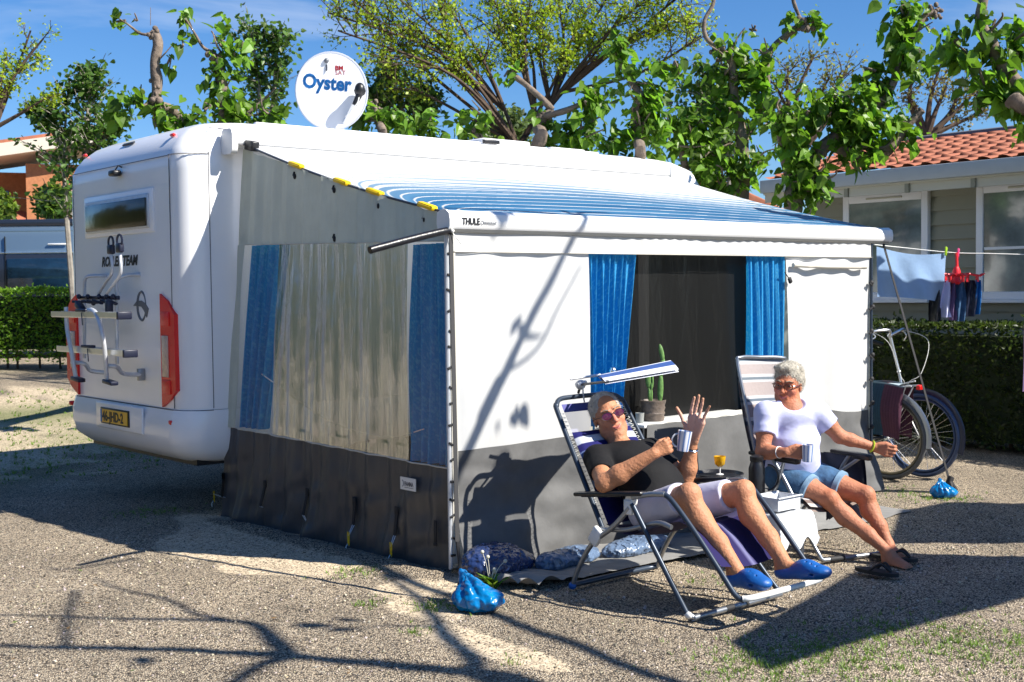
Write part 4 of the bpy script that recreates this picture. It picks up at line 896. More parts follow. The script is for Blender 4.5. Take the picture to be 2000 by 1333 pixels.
pollard('mulberry_tree', 'leafy pollarded tree standing just left of the satellite dish',
 [([(3.4,9.3,.1), (3.3,9.0,1.8), (1.828,6.152,3.073), (1.749,5.974,3.391), (1.685,5.908,3.586), (1.666,5.937,3.820), (1.650,5.963,4.039)], .16, .08, ((.62,.1),(.97,.11))), ([(1.623,5.987,4.066), (1.550,6.053,4.124), (1.485,6.118,4.281), (1.408,6.193,4.460)], .03, .008, ()), ([(1.748,5.974,3.365), (1.858,5.752,3.427), (2.023,5.621,3.606), (2.046,5.473,3.682)], .04, .01, ())],
 [(line([(1.689,5.941,4.236), (1.699,5.917,3.976), (1.662,5.935,3.716), (1.720,5.871,3.455)]), 90, .22), (line([(1.697,5.886,3.377), (1.897,5.718,3.426), (2.095,5.549,3.423)]), 80, .2), ([(1.473,6.128,4.292), (1.418,6.181,4.397), (1.357,6.231,4.372)], 10, .09), ([(1.808,5.827,4.026), (1.843,5.802,4.104)], 20, .14)], (3.4,9.3,.1))
pollard('mulberry_tree', 'pollarded tree right of the satellite dish with low leaves above the roof',
 [([(4.9,8.8,.1), (4.9,8.5,2), (2.950,4.929,3.031), (2.933,4.960,3.346), (2.900,4.999,3.531)], .13, .05, ((.97,.07),))],
 [(line([(2.782,5.090,3.349), (2.942,4.954,3.372), (3.299,4.646,3.314), (3.341,4.613,3.366)]), 70, .14), ([(2.864,5.024,3.426), (3.022,4.886,3.371), (3.141,4.783,3.343)], 40, .14)], (4.9,8.8,.1))
pollard('mulberry_tree', 'pollarded tree with a pale bare limb leaning left over the middle of the roof',
 [([(6.9,8.3,.1), (6.8,8.1,2), (4.418,4.203,3.056), (4.445,4.195,3.327), (4.483,4.170,3.462)], .15, .09, ((.85,.1),)), ([(4.567,4.101,3.514), (4.457,4.203,3.673), (4.347,4.305,3.805), (4.260,4.385,3.898)], .045, .038, ((.97,.06),)), ([(4.482,4.170,3.445), (4.575,4.094,3.514)], .05, .045, ()), ([(4.482,4.170,3.445), (4.561,3.841,3.483), (4.768,3.671,3.613)], .05, .03, ()), ([(3.984,4.577,3.117), (3.930,4.635,3.335)], .05, .04, ((.9,.05),))],
 [(line([(3.978,4.604,3.524), (3.951,4.617,3.335), (3.847,4.705,3.309), (4.030,4.545,3.252)]), 46, .17), (line([(4.728,3.706,3.614), (4.698,3.717,3.348), (4.629,3.764,3.136)]), 100, .24), (line([(4.488,4.161,3.380), (4.606,4.052,3.216), (4.690,3.982,3.269)]), 60, .2), ([(4.219,4.420,3.926), (4.197,4.437,3.872), (4.263,4.387,3.979)], 8, .1), ([(4.791,3.656,3.693), (4.807,3.635,3.559)], 26, .15)], (6.9,8.3,.1))
pollard('mulberry_tree', 'slim pale stemmed pollarded tree between the roof hatches and the leafy tree',
 [([(7.5,6.3,.0), (7.5,6.2,2), (4.504,2.798,2.784), (4.504,2.815,3.084), (4.514,2.822,3.359), (4.546,2.803,3.508), (4.468,2.878,3.674), (4.406,2.941,3.860)], .12, .045, ((.7,.06),(.8,.06)))],
 [(line([(4.391,2.960,3.960), (4.421,2.922,3.735), (4.526,2.818,3.484), (4.555,2.780,3.233)]), 70, .2), (line([(4.320,2.970,3.062), (4.492,2.825,3.084), (4.684,2.664,3.131)]), 90, .22), (line([(4.630,2.743,3.732), (4.784,2.615,3.804), (4.856,2.547,3.678)]), 22, .12), (line([(4.660,2.706,3.531), (4.613,2.732,3.282)]), 60, .2), ([(4.429,2.927,3.960), (4.388,2.958,3.886)], 20, .12)], (7.5,6.3,0))
pollard('mulberry_tree', 'tall dense leafy pollarded tree with pale upright stem over the front end of the awning',
 [([((6.031,2.747,1.623)[0],(6.031,2.747,1.623)[1],0), ((6.031,2.747,1.623)[0],(6.031,2.747,1.623)[1],1.6), (6.064,2.769,2.543), (6.096,2.759,2.868), (6.088,2.784,3.193), (6.052,2.836,3.572), (6.034,2.874,3.979), (5.916,2.983,4.143)], .15, .06, ((.35,.1),(.8,.08),(.98,.09))), ([(5.916,2.983,4.143), (5.830,3.064,4.269), (5.828,3.075,4.442), (5.900,3.023,4.614), (5.924,3.014,4.820)], .035, .02, ((.9,.04),)), ([(6.017,2.894,4.087), (6.085,2.845,4.248), (6.150,2.795,4.356)], .014, .008, ()), ([(5.772,3.296,2.812), (5.752,3.327,3.060), (5.725,3.360,3.225)], .09, .06, ()), ([(6.641,2.887,4.086), (6.706,2.840,4.241), (6.852,2.724,4.395), (6.983,2.618,4.504)], .05, .045, ((.98,.12),)), ([(6.086,2.783,3.138), (6.428,2.779,3.599), (6.641,2.887,4.086)], .06, .05, ()), ([(6.941,2.655,4.516), (6.885,2.714,4.712), (6.870,2.737,4.908)], .03, .02, ())],
 [(line([(5.468,3.311,3.148), (5.678,3.138,3.253), (5.835,2.992,3.034)]), 210, .34), (line([(5.911,2.980,4.008), (6.023,2.867,3.681), (5.970,2.894,3.357)]), 130, .26), (line([(6.284,2.665,4.056), (6.231,2.692,3.732), (6.299,2.612,3.352)]), 120, .24), (line([(5.594,2.927,2.907), (5.667,2.853,2.693), (6.040,2.546,2.900)]), 150, .26), ([(6.234,2.725,4.382), (6.244,2.713,4.327)], 3, .05), (line([(6.877,2.709,4.517), (7.047,2.564,4.515), (7.148,2.470,4.357)]), 34, .13), ([(6.099,2.824,4.086), (6.070,2.835,3.843)], 50, .18), ([(5.765,3.355,3.774), (5.776,3.330,3.499), (5.684,3.415,3.611)], 14, .1)], ((6.031,2.747,1.623)[0],(6.031,2.747,1.623)[1],0))
pollard('mulberry_tree', 'big dark trunked pollarded tree with thick knobbly limbs reaching over the grey mobile home roof',
 [([((5.528,1.728,1.617)[0],(5.528,1.728,1.617)[1],0), ((5.528,1.728,1.617)[0],(5.528,1.728,1.617)[1],1.2), (5.555,1.746,2.360), (5.577,1.738,2.558), (5.671,1.669,2.755), (5.850,1.530,3.025), (6.083,1.342,3.219), (6.218,1.231,3.301)], .17, .10, ((.6,.13),(.97,.13))), ([(6.083,1.341,3.194), (6.241,1.217,3.390), (6.342,1.141,3.587), (6.407,1.099,3.834), (6.530,1.008,4.080), (6.603,0.954,4.227), (6.687,0.883,4.256)], .085, .055, ((.97,.08),(.85,.05))), ([(5.577,1.738,2.558), (5.505,1.816,2.857), (5.480,1.856,3.204)], .06, .04, ()), ([(6.260,1.173,2.894), (6.420,1.050,3.140), (6.539,0.957,3.311)], .06, .05, ((.97,.06),)), ([(5.812,1.562,3.000), (6.145,1.268,2.847), (6.281,1.158,2.944)], .08, .05, ())],
 [(line([(5.487,1.712,3.091), (5.535,1.658,2.844), (5.602,1.589,2.647), (5.523,1.650,2.525)]), 200, .24), (line([(5.704,1.543,3.382), (5.930,1.353,3.428), (6.076,1.223,3.327)]), 130, .24), (line([(6.460,1.077,4.254), (6.396,1.120,4.032), (6.407,1.099,3.834), (6.517,1.000,3.733)]), 150, .22), (line([(5.844,1.410,3.134), (6.029,1.249,3.082), (5.985,1.276,2.887)]), 150, .22), (line([(6.284,1.188,3.538), (6.214,1.256,3.688)]), 36, .13), (line([(5.437,1.763,3.239), (5.622,1.602,3.187)]), 90, .22), (line([(6.350,1.118,3.289), (6.418,1.049,3.090), (6.307,1.146,3.141)]), 60, .18), ([(6.798,0.774,4.001), (6.753,0.813,4.017), (6.623,0.927,4.068)], 6, .06)], ((5.528,1.728,1.617)[0],(5.528,1.728,1.617)[1],0))
pollard('mulberry_tree', 'pollarded tree limb with large dark leaves hanging in at the right beside the grey house',
 [([(9.9,-2.4,0), (9.8,-2.2,2), (5.138,-1.027,2.898), (4.993,-0.895,3.059), (4.836,-0.748,3.299), (4.783,-0.691,3.498), (4.729,-0.636,3.676), (4.752,-0.643,3.894)], .15, .06, ((.55,.08),(.85,.06)))],
 [(line([(4.685,-0.597,3.697), (4.756,-0.664,3.577), (4.767,-0.680,3.458)]), 30, .15), (line([(4.583,-0.527,3.382), (4.656,-0.593,3.302)]), 26, .12), (line([(4.727,-0.660,3.182), (4.782,-0.715,3.062), (4.936,-0.841,3.139)]), 60, .17), (line([(4.953,-0.830,3.614), (4.947,-0.834,3.455), (4.883,-0.785,3.338)]), 46, .15), (line([(4.916,-0.831,3.021), (4.954,-0.875,2.822)]), 34, .13), ([(4.544,-0.485,3.541), (4.557,-0.499,3.481)], 8, .06)], (9.9,-2.4,0))
# ---- feathery trees
def fan(name, label, base, forks, targets, nsub, ntw, leafs, lsize, col, r=.12, spread=1.0, bark='bark_thin', group='feathery trees beyond the motorhome', mat='leaf', dense=None):
    t = thing(name, label, 'tree', base, group); mb = MB(); lf = MB()
    b0 = Vector(forks[0]); mb.tube(smooth_path([Vector(base), Vector(base).lerp(b0, .6)+Vector((.05,.05,0)), b0], 5), [r*1.3]*6+[r]*5, 9)
    for ti, tg_ in enumerate(targets):
        f = Vector(forks[ti % len(forks)]); e = Vector(tg_); L = (e-f).length
        if f is not b0 and (f-b0).length > .01: mb.tube([b0, f], [r*.9, r*.6], 7)
        m = f.lerp(e, .5)+Vector((rsL.normal(0,.06), rsL.normal(0,.06), .03+rsL.normal(0,.04)))*L
        P = smooth_path([f, m, e], 9); mb.tube(P, [r*.55*(1-i/(len(P)-1))+.012 for i in range(len(P))], 7)
        for k in range(nsub):
            tt = rsL.uniform(.5, 1)**.8; i = int(tt*(len(P)-1)); p = P[i]; d = (P[min(i+1, len(P)-1)]-P[max(0, i-1)]).normalized()
            sd_ = Vector((rsL.normal(0,1), rsL.normal(0,1), rsL.normal(.2,.6))).normalized(); l1 = L*rsL.uniform(.15,.4)*spread; q_ = p+(d*.7+sd_*.8).normalized()*l1
            Q = smooth_path([p, p.lerp(q_,.5)+Vector(rsL.normal(0,.05,3))*l1, q_], 4); mb.tube(Q, [.011-.007*j/(len(Q)-1) for j in range(len(Q))], 4, caps=False)
            for k2 in range(ntw):
                a0 = Q[rsL.randint(1, len(Q))]; dd = Vector((rsL.normal(0,1), rsL.normal(0,1), rsL.normal(.1,.6))).normalized(); l2 = l1*rsL.uniform(.2,.5); a1 = a0+(dd+(q_-p).normalized()*.7).normalized()*l2
                mb.tube([a0, a0.lerp(a1,.5)+Vector(rsL.normal(0,.03,3)), a1], [.005,.004,.002], 3, caps=False)
                for _ in range(leafs):
                    o = a0.lerp(a1, rsL.uniform(.1,1.1))+Vector(rsL.normal(0, lsize*1.1, 3)); dr = Vector(rsL.normal(0,1,3)); s_ = lsize*rsL.uniform(.6,1.3); dr.normalize(); sdv = dr.cross(Vector(rsL.normal(0,1,3))).normalized()
                    c = lcol(col, .6, 1.4, .3); lf.add([o, o+dr*s_*.5+sdv*s_*.32, o+dr*s_, o+dr*s_*.5-sdv*s_*.32], [(0,1,2,3)], [c]*4)
    mb.build('trunk', bark, t); lf.build('crown', mat, t, smooth=False, vcol=True); return t
FE = (.25,.37,.035)
fan('acacia_tree', 'wide feathery yellow green tree with many thin brown branches above the middle of the motorhome', (11.5,13.5,.3), [(7.244,7.746,3.666), (7.113,7.886,4.178), (7.442,7.599,4.064), (7.615,7.461,4.243), (7.760,7.347,4.423)],
 [(6.273,8.018,5.494), (6.836,8.165,4.948), (7.621,8.174,5.336), (7.570,7.558,5.301), (8.235,6.989,5.290), (5.837,8.383,5.359), (6.150,8.100,5.071), (7.034,8.044,5.820), (8.096,7.797,5.853), (8.195,6.351,5.039), (5.414,8.756,5.578), (5.765,8.417,4.865), (7.251,7.851,5.670), (8.435,7.503,5.773), (8.470,6.124,5.176), (4.803,8.595,5.123), (5.559,8.607,5.116), (6.910,8.130,5.457), (7.581,7.565,5.592), (8.103,6.453,5.465), (4.976,8.472,5.567), (5.395,8.115,5.595), (7.480,7.666,5.885), (7.953,7.222,5.149), (8.690,5.943,5.314), (4.707,8.690,5.366), (6.122,8.163,5.780), (7.174,7.884,5.088), (8.309,6.954,5.799), (8.898,5.754,5.099), (5.515,8.619,4.656), (6.191,8.045,4.716), (7.434,6.990,4.838), (8.380,6.228,5.673), (8.759,5.908,5.738)],
 9, 7, 8, .054, FE, r=.034, spread=.85)
fan('acacia_tree', 'sparse thin twigged tree behind the leafy branches at the right end of the roof', (16.5,10.3,.3), [(12.389,6.649,3.778)], [(12.083,6.975,4.949), (12.282,6.818,5.196), (12.604,6.552,5.357), (12.782,6.381,5.021), (13.043,6.169,5.226), (13.156,6.052,4.849), (12.004,7.019,4.534), (12.894,6.263,4.603)], 8, 5, 3, .07, (.16,.19,.06), r=.09)
fan('acacia_tree', 'sparse thin twigged tree rising over the left end of the tiled roof', (18,6.5,.3), [(13.949,5.328,4.003)], [(13.865,5.465,5.171), (14.185,5.196,5.249), (14.429,4.973,4.995), (14.578,4.832,4.743), (14.726,4.689,4.449), (14.233,5.132,4.832), (13.723,5.563,4.757), (14.531,4.849,4.327)], 8, 5, 3, .07, (.17,.17,.07), r=.09)
fan('acacia_tree', 'feathery branch of a tree leaning into the top left corner', (0.212,12.989,1.766), [(1.422,12.075,3.942)], [(1.636,11.931,4.647), (1.848,11.785,5.281), (1.979,11.668,5.172), (2.031,11.580,4.393), (1.563,12.005,4.860)], 6, 5, 7, .055, FE, r=.04, spread=.7)
# ---- poplars: narrow, small dark round leaves
def poplar(label, base, stems, n, sz=.085, col=(.07,.15,.035)):
    t = thing('poplar_tree', label, 'tree', base, 'slender poplars behind the motorhome'); mb = MB(); lf = MB()
    for pts, sp in stems:
        P = smooth_path(pts, 8); mb.tube(P, [.04*(1-i/len(P))+.008 for i in range(len(P))], 6)
        for _ in range(int(n*.6)):
            i = rsL.randint(max(1, int(len(P)*.34)), len(P)); p = P[i]; w_ = sp*(1-.55*i/len(P)); d = Vector((rsL.normal(0,.8), rsL.normal(0,.8), rsL.uniform(.1,1))).normalized(); e = p+d*w_*rsL.uniform(.3,1.6)
            mb.tube([p, e], [.008,.004], 3, caps=False)
            for _ in range(9):
                o = p.lerp(e, rsL.uniform(.3,1.05))+Vector(rsL.normal(0,.05,3)); dr = Vector((rsL.normal(0,1), rsL.normal(0,1), rsL.normal(-.4,.6))).normalized(); leafquad(lf, o, dr, Vector(rsL.normal(0,1,3)), sz*rsL.uniform(.7,1.2), sz*.8, lcol(col, .5, 1.6, .3), .1, .1)
    mb.build('trunk', 'bark_pale', t); lf.build('crown', 'leaf', t, smooth=False, vcol=True)
PB = Vector((2.585,12.277,1.741))
poplar('slender poplar with small dark leaves over the parked van at the left', (PB.x,PB.y,.45), [([(PB.x,PB.y,.45), (2.509,12.400,2.792), (2.514,12.446,3.692), (2.611,12.424,4.815)], .75), ([(2.680,12.253,2.789), (2.770,12.226,3.688), (2.806,12.233,4.362), (2.896,12.180,4.810)], .6), ([(2.566,12.351,2.791), (2.816,12.170,3.387), (2.949,12.086,3.910), (3.100,11.969,4.132)], .55), ([(2.514,12.446,3.692), (2.410,12.550,3.993), (2.287,12.668,4.220), (2.252,12.705,4.333)], .3)], 130)
PB = Vector((4.637,10.523,1.709))
poplar('slender poplar with small dark leaves between the pollarded tree and the satellite dish', (PB.x,PB.y,.45), [([(PB.x,PB.y,.45), (4.708,10.569,3.657), (4.718,10.619,4.707), (4.659,10.710,5.457)], .6), ([(4.765,10.521,3.656), (4.883,10.469,4.554), (4.940,10.464,5.340)], .5)], 120)
PB = Vector((6.233,9.158,1.684))
poplar('slender poplar with small dark leaves right of the satellite dish', (PB.x,PB.y,.45), [([(PB.x,PB.y,.45), (6.310,9.208,3.782), (6.274,9.272,4.382), (6.177,9.380,4.834)], .6), ([(6.364,9.158,3.706), (6.497,9.073,4.229), (6.619,8.981,4.452)], .5), ([(6.139,9.355,3.785), (6.044,9.465,4.311), (5.935,9.566,4.463)], .5)], 110)
PB = Vector((8.283,4.772,1.626))
poplar('slender poplar with small dark leaves behind the dense pollarded tree', (PB.x,PB.y,.3), [([(PB.x,PB.y,.3), (8.326,4.801,2.825), (8.333,4.843,3.691), (8.334,4.883,4.424)], .5), ([(8.174,4.931,2.827), (8.105,5.038,3.695), (8.154,5.033,4.360)], .5)], 130)
# ---- hedges: a core of leaves around stems
def hedge(label, a, b, th, z0, z1, n, sz, col, name='hedge', mat='leaf', bare=.25):
    a = Vector(a); b = Vector(b); d = (b-a).normalized(); s_ = Vector((-d.y, d.x, 0)); L = (b-a).length; mid = (a+b)/2
    t = thing(name, label, 'hedge', (mid.x, mid.y, z0)); mb = MB(); lf = MB()
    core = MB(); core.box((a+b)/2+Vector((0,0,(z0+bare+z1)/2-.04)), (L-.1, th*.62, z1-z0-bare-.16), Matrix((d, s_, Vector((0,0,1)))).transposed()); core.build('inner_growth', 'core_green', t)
    for i in range(int(L/.28)):
        p = a+d*(.28*i+rsL.uniform(0,.15))+s_*rsL.uniform(-.2,.2)*th; mb.tube([(p.x,p.y,z0-.05), (p.x+rsL.normal(0,.04),p.y+rsL.normal(0,.04),z0+bare+.3)], [.022,.014], 5)
    for _ in range(n):
        side = rsL.rand(); x = rsL.uniform(0, L); y = rsL.uniform(-.5,.5)*th; z = rsL.uniform(z0+bare*rsL.uniform(.2,1), z1)
        if side < .55: y = -th*.5*rsL.uniform(.75,1.02)
        elif side < .65: y = th*.5*rsL.uniform(.8,1)
        elif side < .9: z = z1-abs(rsL.normal(0,.03))
        z += .04*noise.noise(Vector((x*1.5,0,0)))+(rsL.uniform(0,.12) if rsL.rand() < .015 else 0); o = a+d*x+s_*y; o.z = z
        o += s_*.05*noise.noise(Vector((x*3, z*3, 0)))
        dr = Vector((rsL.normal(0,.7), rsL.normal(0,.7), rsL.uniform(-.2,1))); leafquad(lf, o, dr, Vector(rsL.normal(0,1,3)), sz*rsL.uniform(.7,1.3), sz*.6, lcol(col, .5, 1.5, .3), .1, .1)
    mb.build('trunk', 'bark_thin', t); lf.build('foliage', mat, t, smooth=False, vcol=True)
RV = Vector((.760,-.649,0))
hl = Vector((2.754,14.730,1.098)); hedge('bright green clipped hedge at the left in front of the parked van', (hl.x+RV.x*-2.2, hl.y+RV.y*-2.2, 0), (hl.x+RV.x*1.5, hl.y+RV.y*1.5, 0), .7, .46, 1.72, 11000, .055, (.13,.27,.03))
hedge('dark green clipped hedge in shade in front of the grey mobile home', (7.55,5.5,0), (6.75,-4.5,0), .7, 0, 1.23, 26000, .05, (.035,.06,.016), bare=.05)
# ================================================================= parked van behind the left hedge
vd = Vector((3.680,17.298,2.344)); van = thing('parked_van', 'blue grey parked van behind the hedge at the far left', 'van', (vd.x, vd.y, .47)); Rm = Matrix((RV, Vector((-RV.y, RV.x, 0)), Vector((0,0,1)))).transposed()
def vb(x, y, z, sx, sy, sz, name, mat, par=van, bev=.03):
    return MB().box(vd+RV*x+Vector((-RV.y, RV.x, 0))*y+Vector((0,0,z-vd.z)), (sx, sy, sz), Rm, bev).build(name, mat, par)
bd = vb(-.9, 1.0, 1.74, 5.6, 2.0, 2.14, 'body', 'van_silver', bev=.12); vb(-.9, 1.0, 2.80, 5.4, 1.9, .16, 'roof', 'van_silver', bev=.1)
vb(-.9, .14, 2.95, 5.2, .14, .13, 'roof_awning', 'van_dark', bev=.02); vb(-.9, .12, 2.87, 5.2, .06, .05, 'roof_rail', 'alu_matt')
vb(-.9, -.01, 1.98, 5.5, .02, .78, 'side_panel', 'van_dark', bev=.005); vb(-.9, -.02, 1.56, 5.5, .03, .035, 'trim_strip', 'camper_white', bev=.005); vb(-.9, -.015, 2.40, 5.5, .03, .03, 'trim_strip', 'alu', bev=.005)
w1 = vb(.25, -.03, 2.02, 1.35, .03, .55, 'window', 'van_glass', bev=.012); vb(-2.3, -.03, 2.02, 1.2, .03, .55, 'window', 'van_glass', bev=.012); vb(-.46, -.02, 1.75, .015, .02, 1.9, 'door_seam', 'ink_black', bev=0); vb(.5, -.02, 2.55, .35, .02, .03, 'handle', 'camper_white', bev=.01)
vb(-.9, -.02, 1.36, 5.5, .03, .045, 'red_stripe', 'red_lens', bev=.005)
for x in (-2.7, 1.0): MB().lathe(vd+RV*x+Vector((-RV.y, RV.x, 0))*.02+Vector((0,0,.82-vd.z)), [(.05,0),(.34,0),(.36,.03),(.36,.2)], 20, (-RV.y, RV.x, 0)).build('wheel', 'rubber', van)
# ================================================================= brick house far left
hb = Vector((6.927,27.105,3.717)); hs = thing('brick_house', 'orange brick house with pale eaves behind the poplar at the far left', 'house', (hb.x, hb.y, .4))
def hbx(x, y, z, sx, sy, sz, name, mat, rot=0, bev=.0, par=hs, tilt=0):
    m = Rm @ Euler((tilt, rot, .35)).to_matrix(); return MB().box(hb+RV*x+Vector((-RV.y, RV.x, 0))*y+Vector((0,0,z+.55-hb.z)), (sx, sy, sz), m, bev).build(name, mat, par)
w_ = hbx(.35, 1.5, 2.35, 1.5, 2.5, 4.3, 'wall', 'brick'); hbx(-1.6, 2.4, 2.3, 3.0, 2.5, 4.2, 'wall', 'brick'); hbx(-1.1, .9, 4.75, 5.4, 3.4, .32, 'eaves', 'plaster', rot=R(-10)); hbx(-1.0, 1.4, 5.02, 5.2, 3.6, .12, 'roof', 'terracotta', rot=R(-10))
hbx(-1.3, 1.12, 3.4, .9, .05, 1.0, 'window', 'van_glass'); hbx(-1.0, -.6, 3.15, 2.4, 1.8, .15, 'porch_roof', 'terracotta', rot=R(12), tilt=R(20)); hbx(1.9, .5, 3.2, 1.5, .1, 1.2, 'balcony_wall', 'plaster')
def bush(label, px, r, n, col, zb, name='bush'):
    c = Vector(px); t = thing(name, label, 'bush', (c.x, c.y, zb)); lf = MB(); mb = MB()
    for _ in range(14): e = c+Vector(rsL.normal(0,.5,3))*r; mb.tube([(c.x,c.y,zb), c.lerp(e,.5), e], [.02,.012,.006], 4)
    for _ in range(n):
        a = Vector(rsL.normal(0,1,3)).normalized()*r*rsL.uniform(.4,1.05)*(1+.3*noise.noise(Vector(rsL.normal(0,1,3)))); leafquad(lf, c+a, Vector(rsL.normal(0,1,3)), Vector(rsL.normal(0,1,3)), .12, .08, lcol(col), .1, .1)
    mb.build('stem', 'bark_thin', t); lf.build('foliage', 'leaf', t, smooth=False, vcol=True)
bush('round green bush between the van roof and the brick house', (4.583,18.561,3.436), .36, 1100, (.10,.17,.03), .45)
bush('low green bush at the left edge above the van', (3.789,19.235,3.348), .3, 700, (.12,.19,.03), .45)
bush('hazy green treetop just above the roof behind the feathery tree', (10.025,11.331,4.351), .55, 1300, (.10,.15,.06), .45)
# ================================================================= grey mobile home on the right
HU = 8.6
e1 = (8.300,3.304,2.897); e2 = (8.300,0.821,2.925)
VA = 3.82; VB = -7.5; ZE = 2.79
mh = thing('mobile_home', 'grey clapboard mobile home with red tiled roof behind the hedge', 'mobile home', (HU+1.8, -1.8, 0))
zr = [(.0, .0)]
wl = MB(); nb = 17; bh = ZE/nb
for i in range(nb): wl.add([(HU-.0, VB, i*bh), (HU-.0, VA, i*bh), (HU+.036, VA, (i+1)*bh), (HU+.036, VB, (i+1)*bh), (HU+.05, VB, i*bh), (HU+.05, VA, i*bh)], [(0,3,2,1), (0,1,5,4)])
wl.box((HU+1.9, (VA+VB)/2, ZE/2), (3.68, VA-VB-.02, ZE)); wl.build('wall', 'siding', mh, smooth=False)
# tiled roof: courses of curved tiles as real relief
RS = math.radians(15); RL = 2.15; NC = 10
def roofp(i, j):
    v = VB-.3+(VA-VB+.6)*i; s = j*RL; c = (s/(RL/NC)) % 1; ph = (v/.225) % 1
    h = .035*abs(math.sin(math.pi*ph))**.7*(1 if ph < .62 else .3) + .034*(1-c)
    x = HU-.42+s*math.cos(RS)-h*math.sin(RS); z = ZE+.13+s*math.sin(RS)+h*math.cos(RS); return (x, v-.06*c, z)
js = []
MB().grid(roofp, 620, NC*6).build('roof', 'terracotta', mh, smooth=False)
MB().box((HU-.42+RL*math.cos(RS)+.9, (VA+VB)/2, ZE+.13+RL*math.sin(RS)-.25), (1.9, VA-VB+.6, .03), rot=(0, R(15), 0)).build('roof', 'terracotta', mh)
MB().tube([(HU-.42+RL*math.cos(RS), VB-.3, ZE+.16+RL*math.sin(RS)), (HU-.42+RL*math.cos(RS), VA+.3, ZE+.16+RL*math.sin(RS))], .05, 8).build('ridge', 'seam', mh)
MB().box((HU-.46, (VA+VB)/2, ZE+.07), (.10, VA-VB+.62, .16), bev=.012).build('gutter', 'gutter', mh)
MB().box((HU-.2, (VA+VB)/2, ZE-.02), (.5, VA-VB+.6, .02)).build('soffit', 'cream_trim', mh); MB().box((HU-.40, (VA+VB)/2, ZE-.07), (.03, VA-VB+.6, .11)).build('fascia', 'cream_trim', mh)
for i in range(14): MB().box((HU-.425, VA-.1-i*.8, ZE-.06), (.035,.05,.14)).build('bracket', 'siding', mh)
def mwin(a, b, z0, z1):
    w = MB(); x = HU-.03; t_ = .085
    for (yy, zz, sy, sz) in ((a-t_/2, (z0+z1)/2, t_, z1-z0), (b+t_/2, (z0+z1)/2, t_, z1-z0), ((a+b)/2, z1-t_/2, a-b-2*t_, t_*1.2), ((a+b)/2, z0+t_/2, a-b-2*t_, t_)): w.box((x, yy, zz), (.07, sy, sz), bev=.008)
    wo = w.build('window', 'frame_white', mh)
    MB().box((x-.006, (a+b)/2, (z0+z1)/2), (.02, a-b-2*t_+.01, z1-z0-2*t_+.01)).build('pane', 'pane_blue', wo)
    MB().box((x-.04, (a+b)/2, z1-.05), (.02, (a-b)*.42, .022), bev=.004).build('vent', 'cream_trim', wo); MB().box((x-.03, (a+b)/2, z0-.02), (.12, a-b+.06, .04), bev=.008).build('sill', 'frame_white', wo)
    return wo
M('pane_blue', (.13,.17,.15), .12, var=.75, vscale=1.6, spec=.9, coat=.6)  # green-grey mottling paints reflections into the pane colour
wa = (8.580,3.221,2.730); wb_ = (8.580,2.081,2.666); wc = (8.580,2.653,1.421); mwin(wa[1], wb_[1], 1.45, (wa[2]+wb_[2])/2)
wa = (8.580,1.492,2.712); wd = (8.580,1.246,1.449); w2 = mwin(wa[1], wa[1]-1.3, wd[2], wa[2]); MB().box((HU-.055, wa[1]-.62, wd[2]+.3), (.02,.035,.5)).box((HU-.055, wa[1]-.65, wd[2]+.56), (.02,1.1,.03)).build('glazing_bar', 'frame_white', w2)
# second tiled roof further back
q1 = Vector((8.840,5.699,3.202)); q2 = Vector((9.671,4.960,2.665)); bk = thing('bungalow', 'small pale bungalow with orange tiled roof edge seen behind the awning', 'house', (q2.x, q2.y+1, 0))
bkd = Vector((1.5, 2.2, 0)); rv_ = []
def roof2(i, j):
    p = q1.lerp(q2, j)+bkd*i; return (p.x, p.y, p.z+.05*abs(math.sin(i*14))+.03*(1-(j*7 % 1)))
MB().grid(roof2, 60, 42).build('roof', 'terracotta', bk, smooth=False)
MB().between(q1+Vector((-.03,-.05,-.10)), q2+Vector((-.03,-.05,-.10)), .12, .2, bev=.02).build('verge', 'terracotta', bk)
MB().poly([q1+Vector((.1,.1,-.25)), q2+Vector((.1,.1,-.25)), Vector((q2.x+.1,q2.y+.1,0)), Vector((q1.x+.1,q1.y+.1,0))], 1.5, (.56,.83,0)).build('wall', 'plaster', bk, smooth=False)
# ================================================================= washing line
cl = MB().tube(smooth_path([(4.562,0.202,1.954), (5.002,0.220,1.936), (5.422,-0.009,1.890), (5.688,-0.237,1.877), (6.152,-0.635,1.852)], 6), .004, 5).build('washing_line', 'white_cord'); tag(cl, 'thin white washing line with towel and hanger right of the awning', 'washing line')
ta_, tb2, tc_, td_ = Vector((4.581,0.185,1.937)), Vector((5.336,-0.002,1.885)), Vector((4.566,0.175,1.525)), Vector((5.288,0.016,1.472))
def tow(i, j):
    p = ta_.lerp(tb2, i).lerp(tc_.lerp(td_, i), j); sag = math.sin(math.pi*i)*.035; p.z -= sag*(1-j*1.3); n = .035*math.sin(i*7+j*3.2)*j+.02*math.sin(i*17-j*5)*j; return p+Vector((-.65,-.75,0))*n
tw = MB().grid(tow, 60, 40).build('towel', 'towel'); tag(tw, 'light blue towel pegged on the washing line right of the awning', 'towel')
for p, m_, lb_ in (((5.306,-0.015,1.901), 'peg_green', 'lime green peg on the line at the towel corner'), ((5.412,-0.067,1.888), 'peg_pink', 'pink peg on the line above the red hanger')):
    p = Vector(p); pg = MB().box(p+Vector((0,0,.0)), (.022,.016,.075), rot=(.1,.12,.6), bev=.003).box(p+Vector((.008,0,-.005)), (.008,.016,.07), rot=(.1,-.15,.6), bev=.002).build('clothes_peg', m_); tag(pg, lb_, 'peg')
hc = Vector((5.395,-0.063,1.688)); hg = thing('peg_hanger', 'red plastic drying hanger hung on the washing line', 'hanger', tuple(hc+Vector((0,0,-.1))))
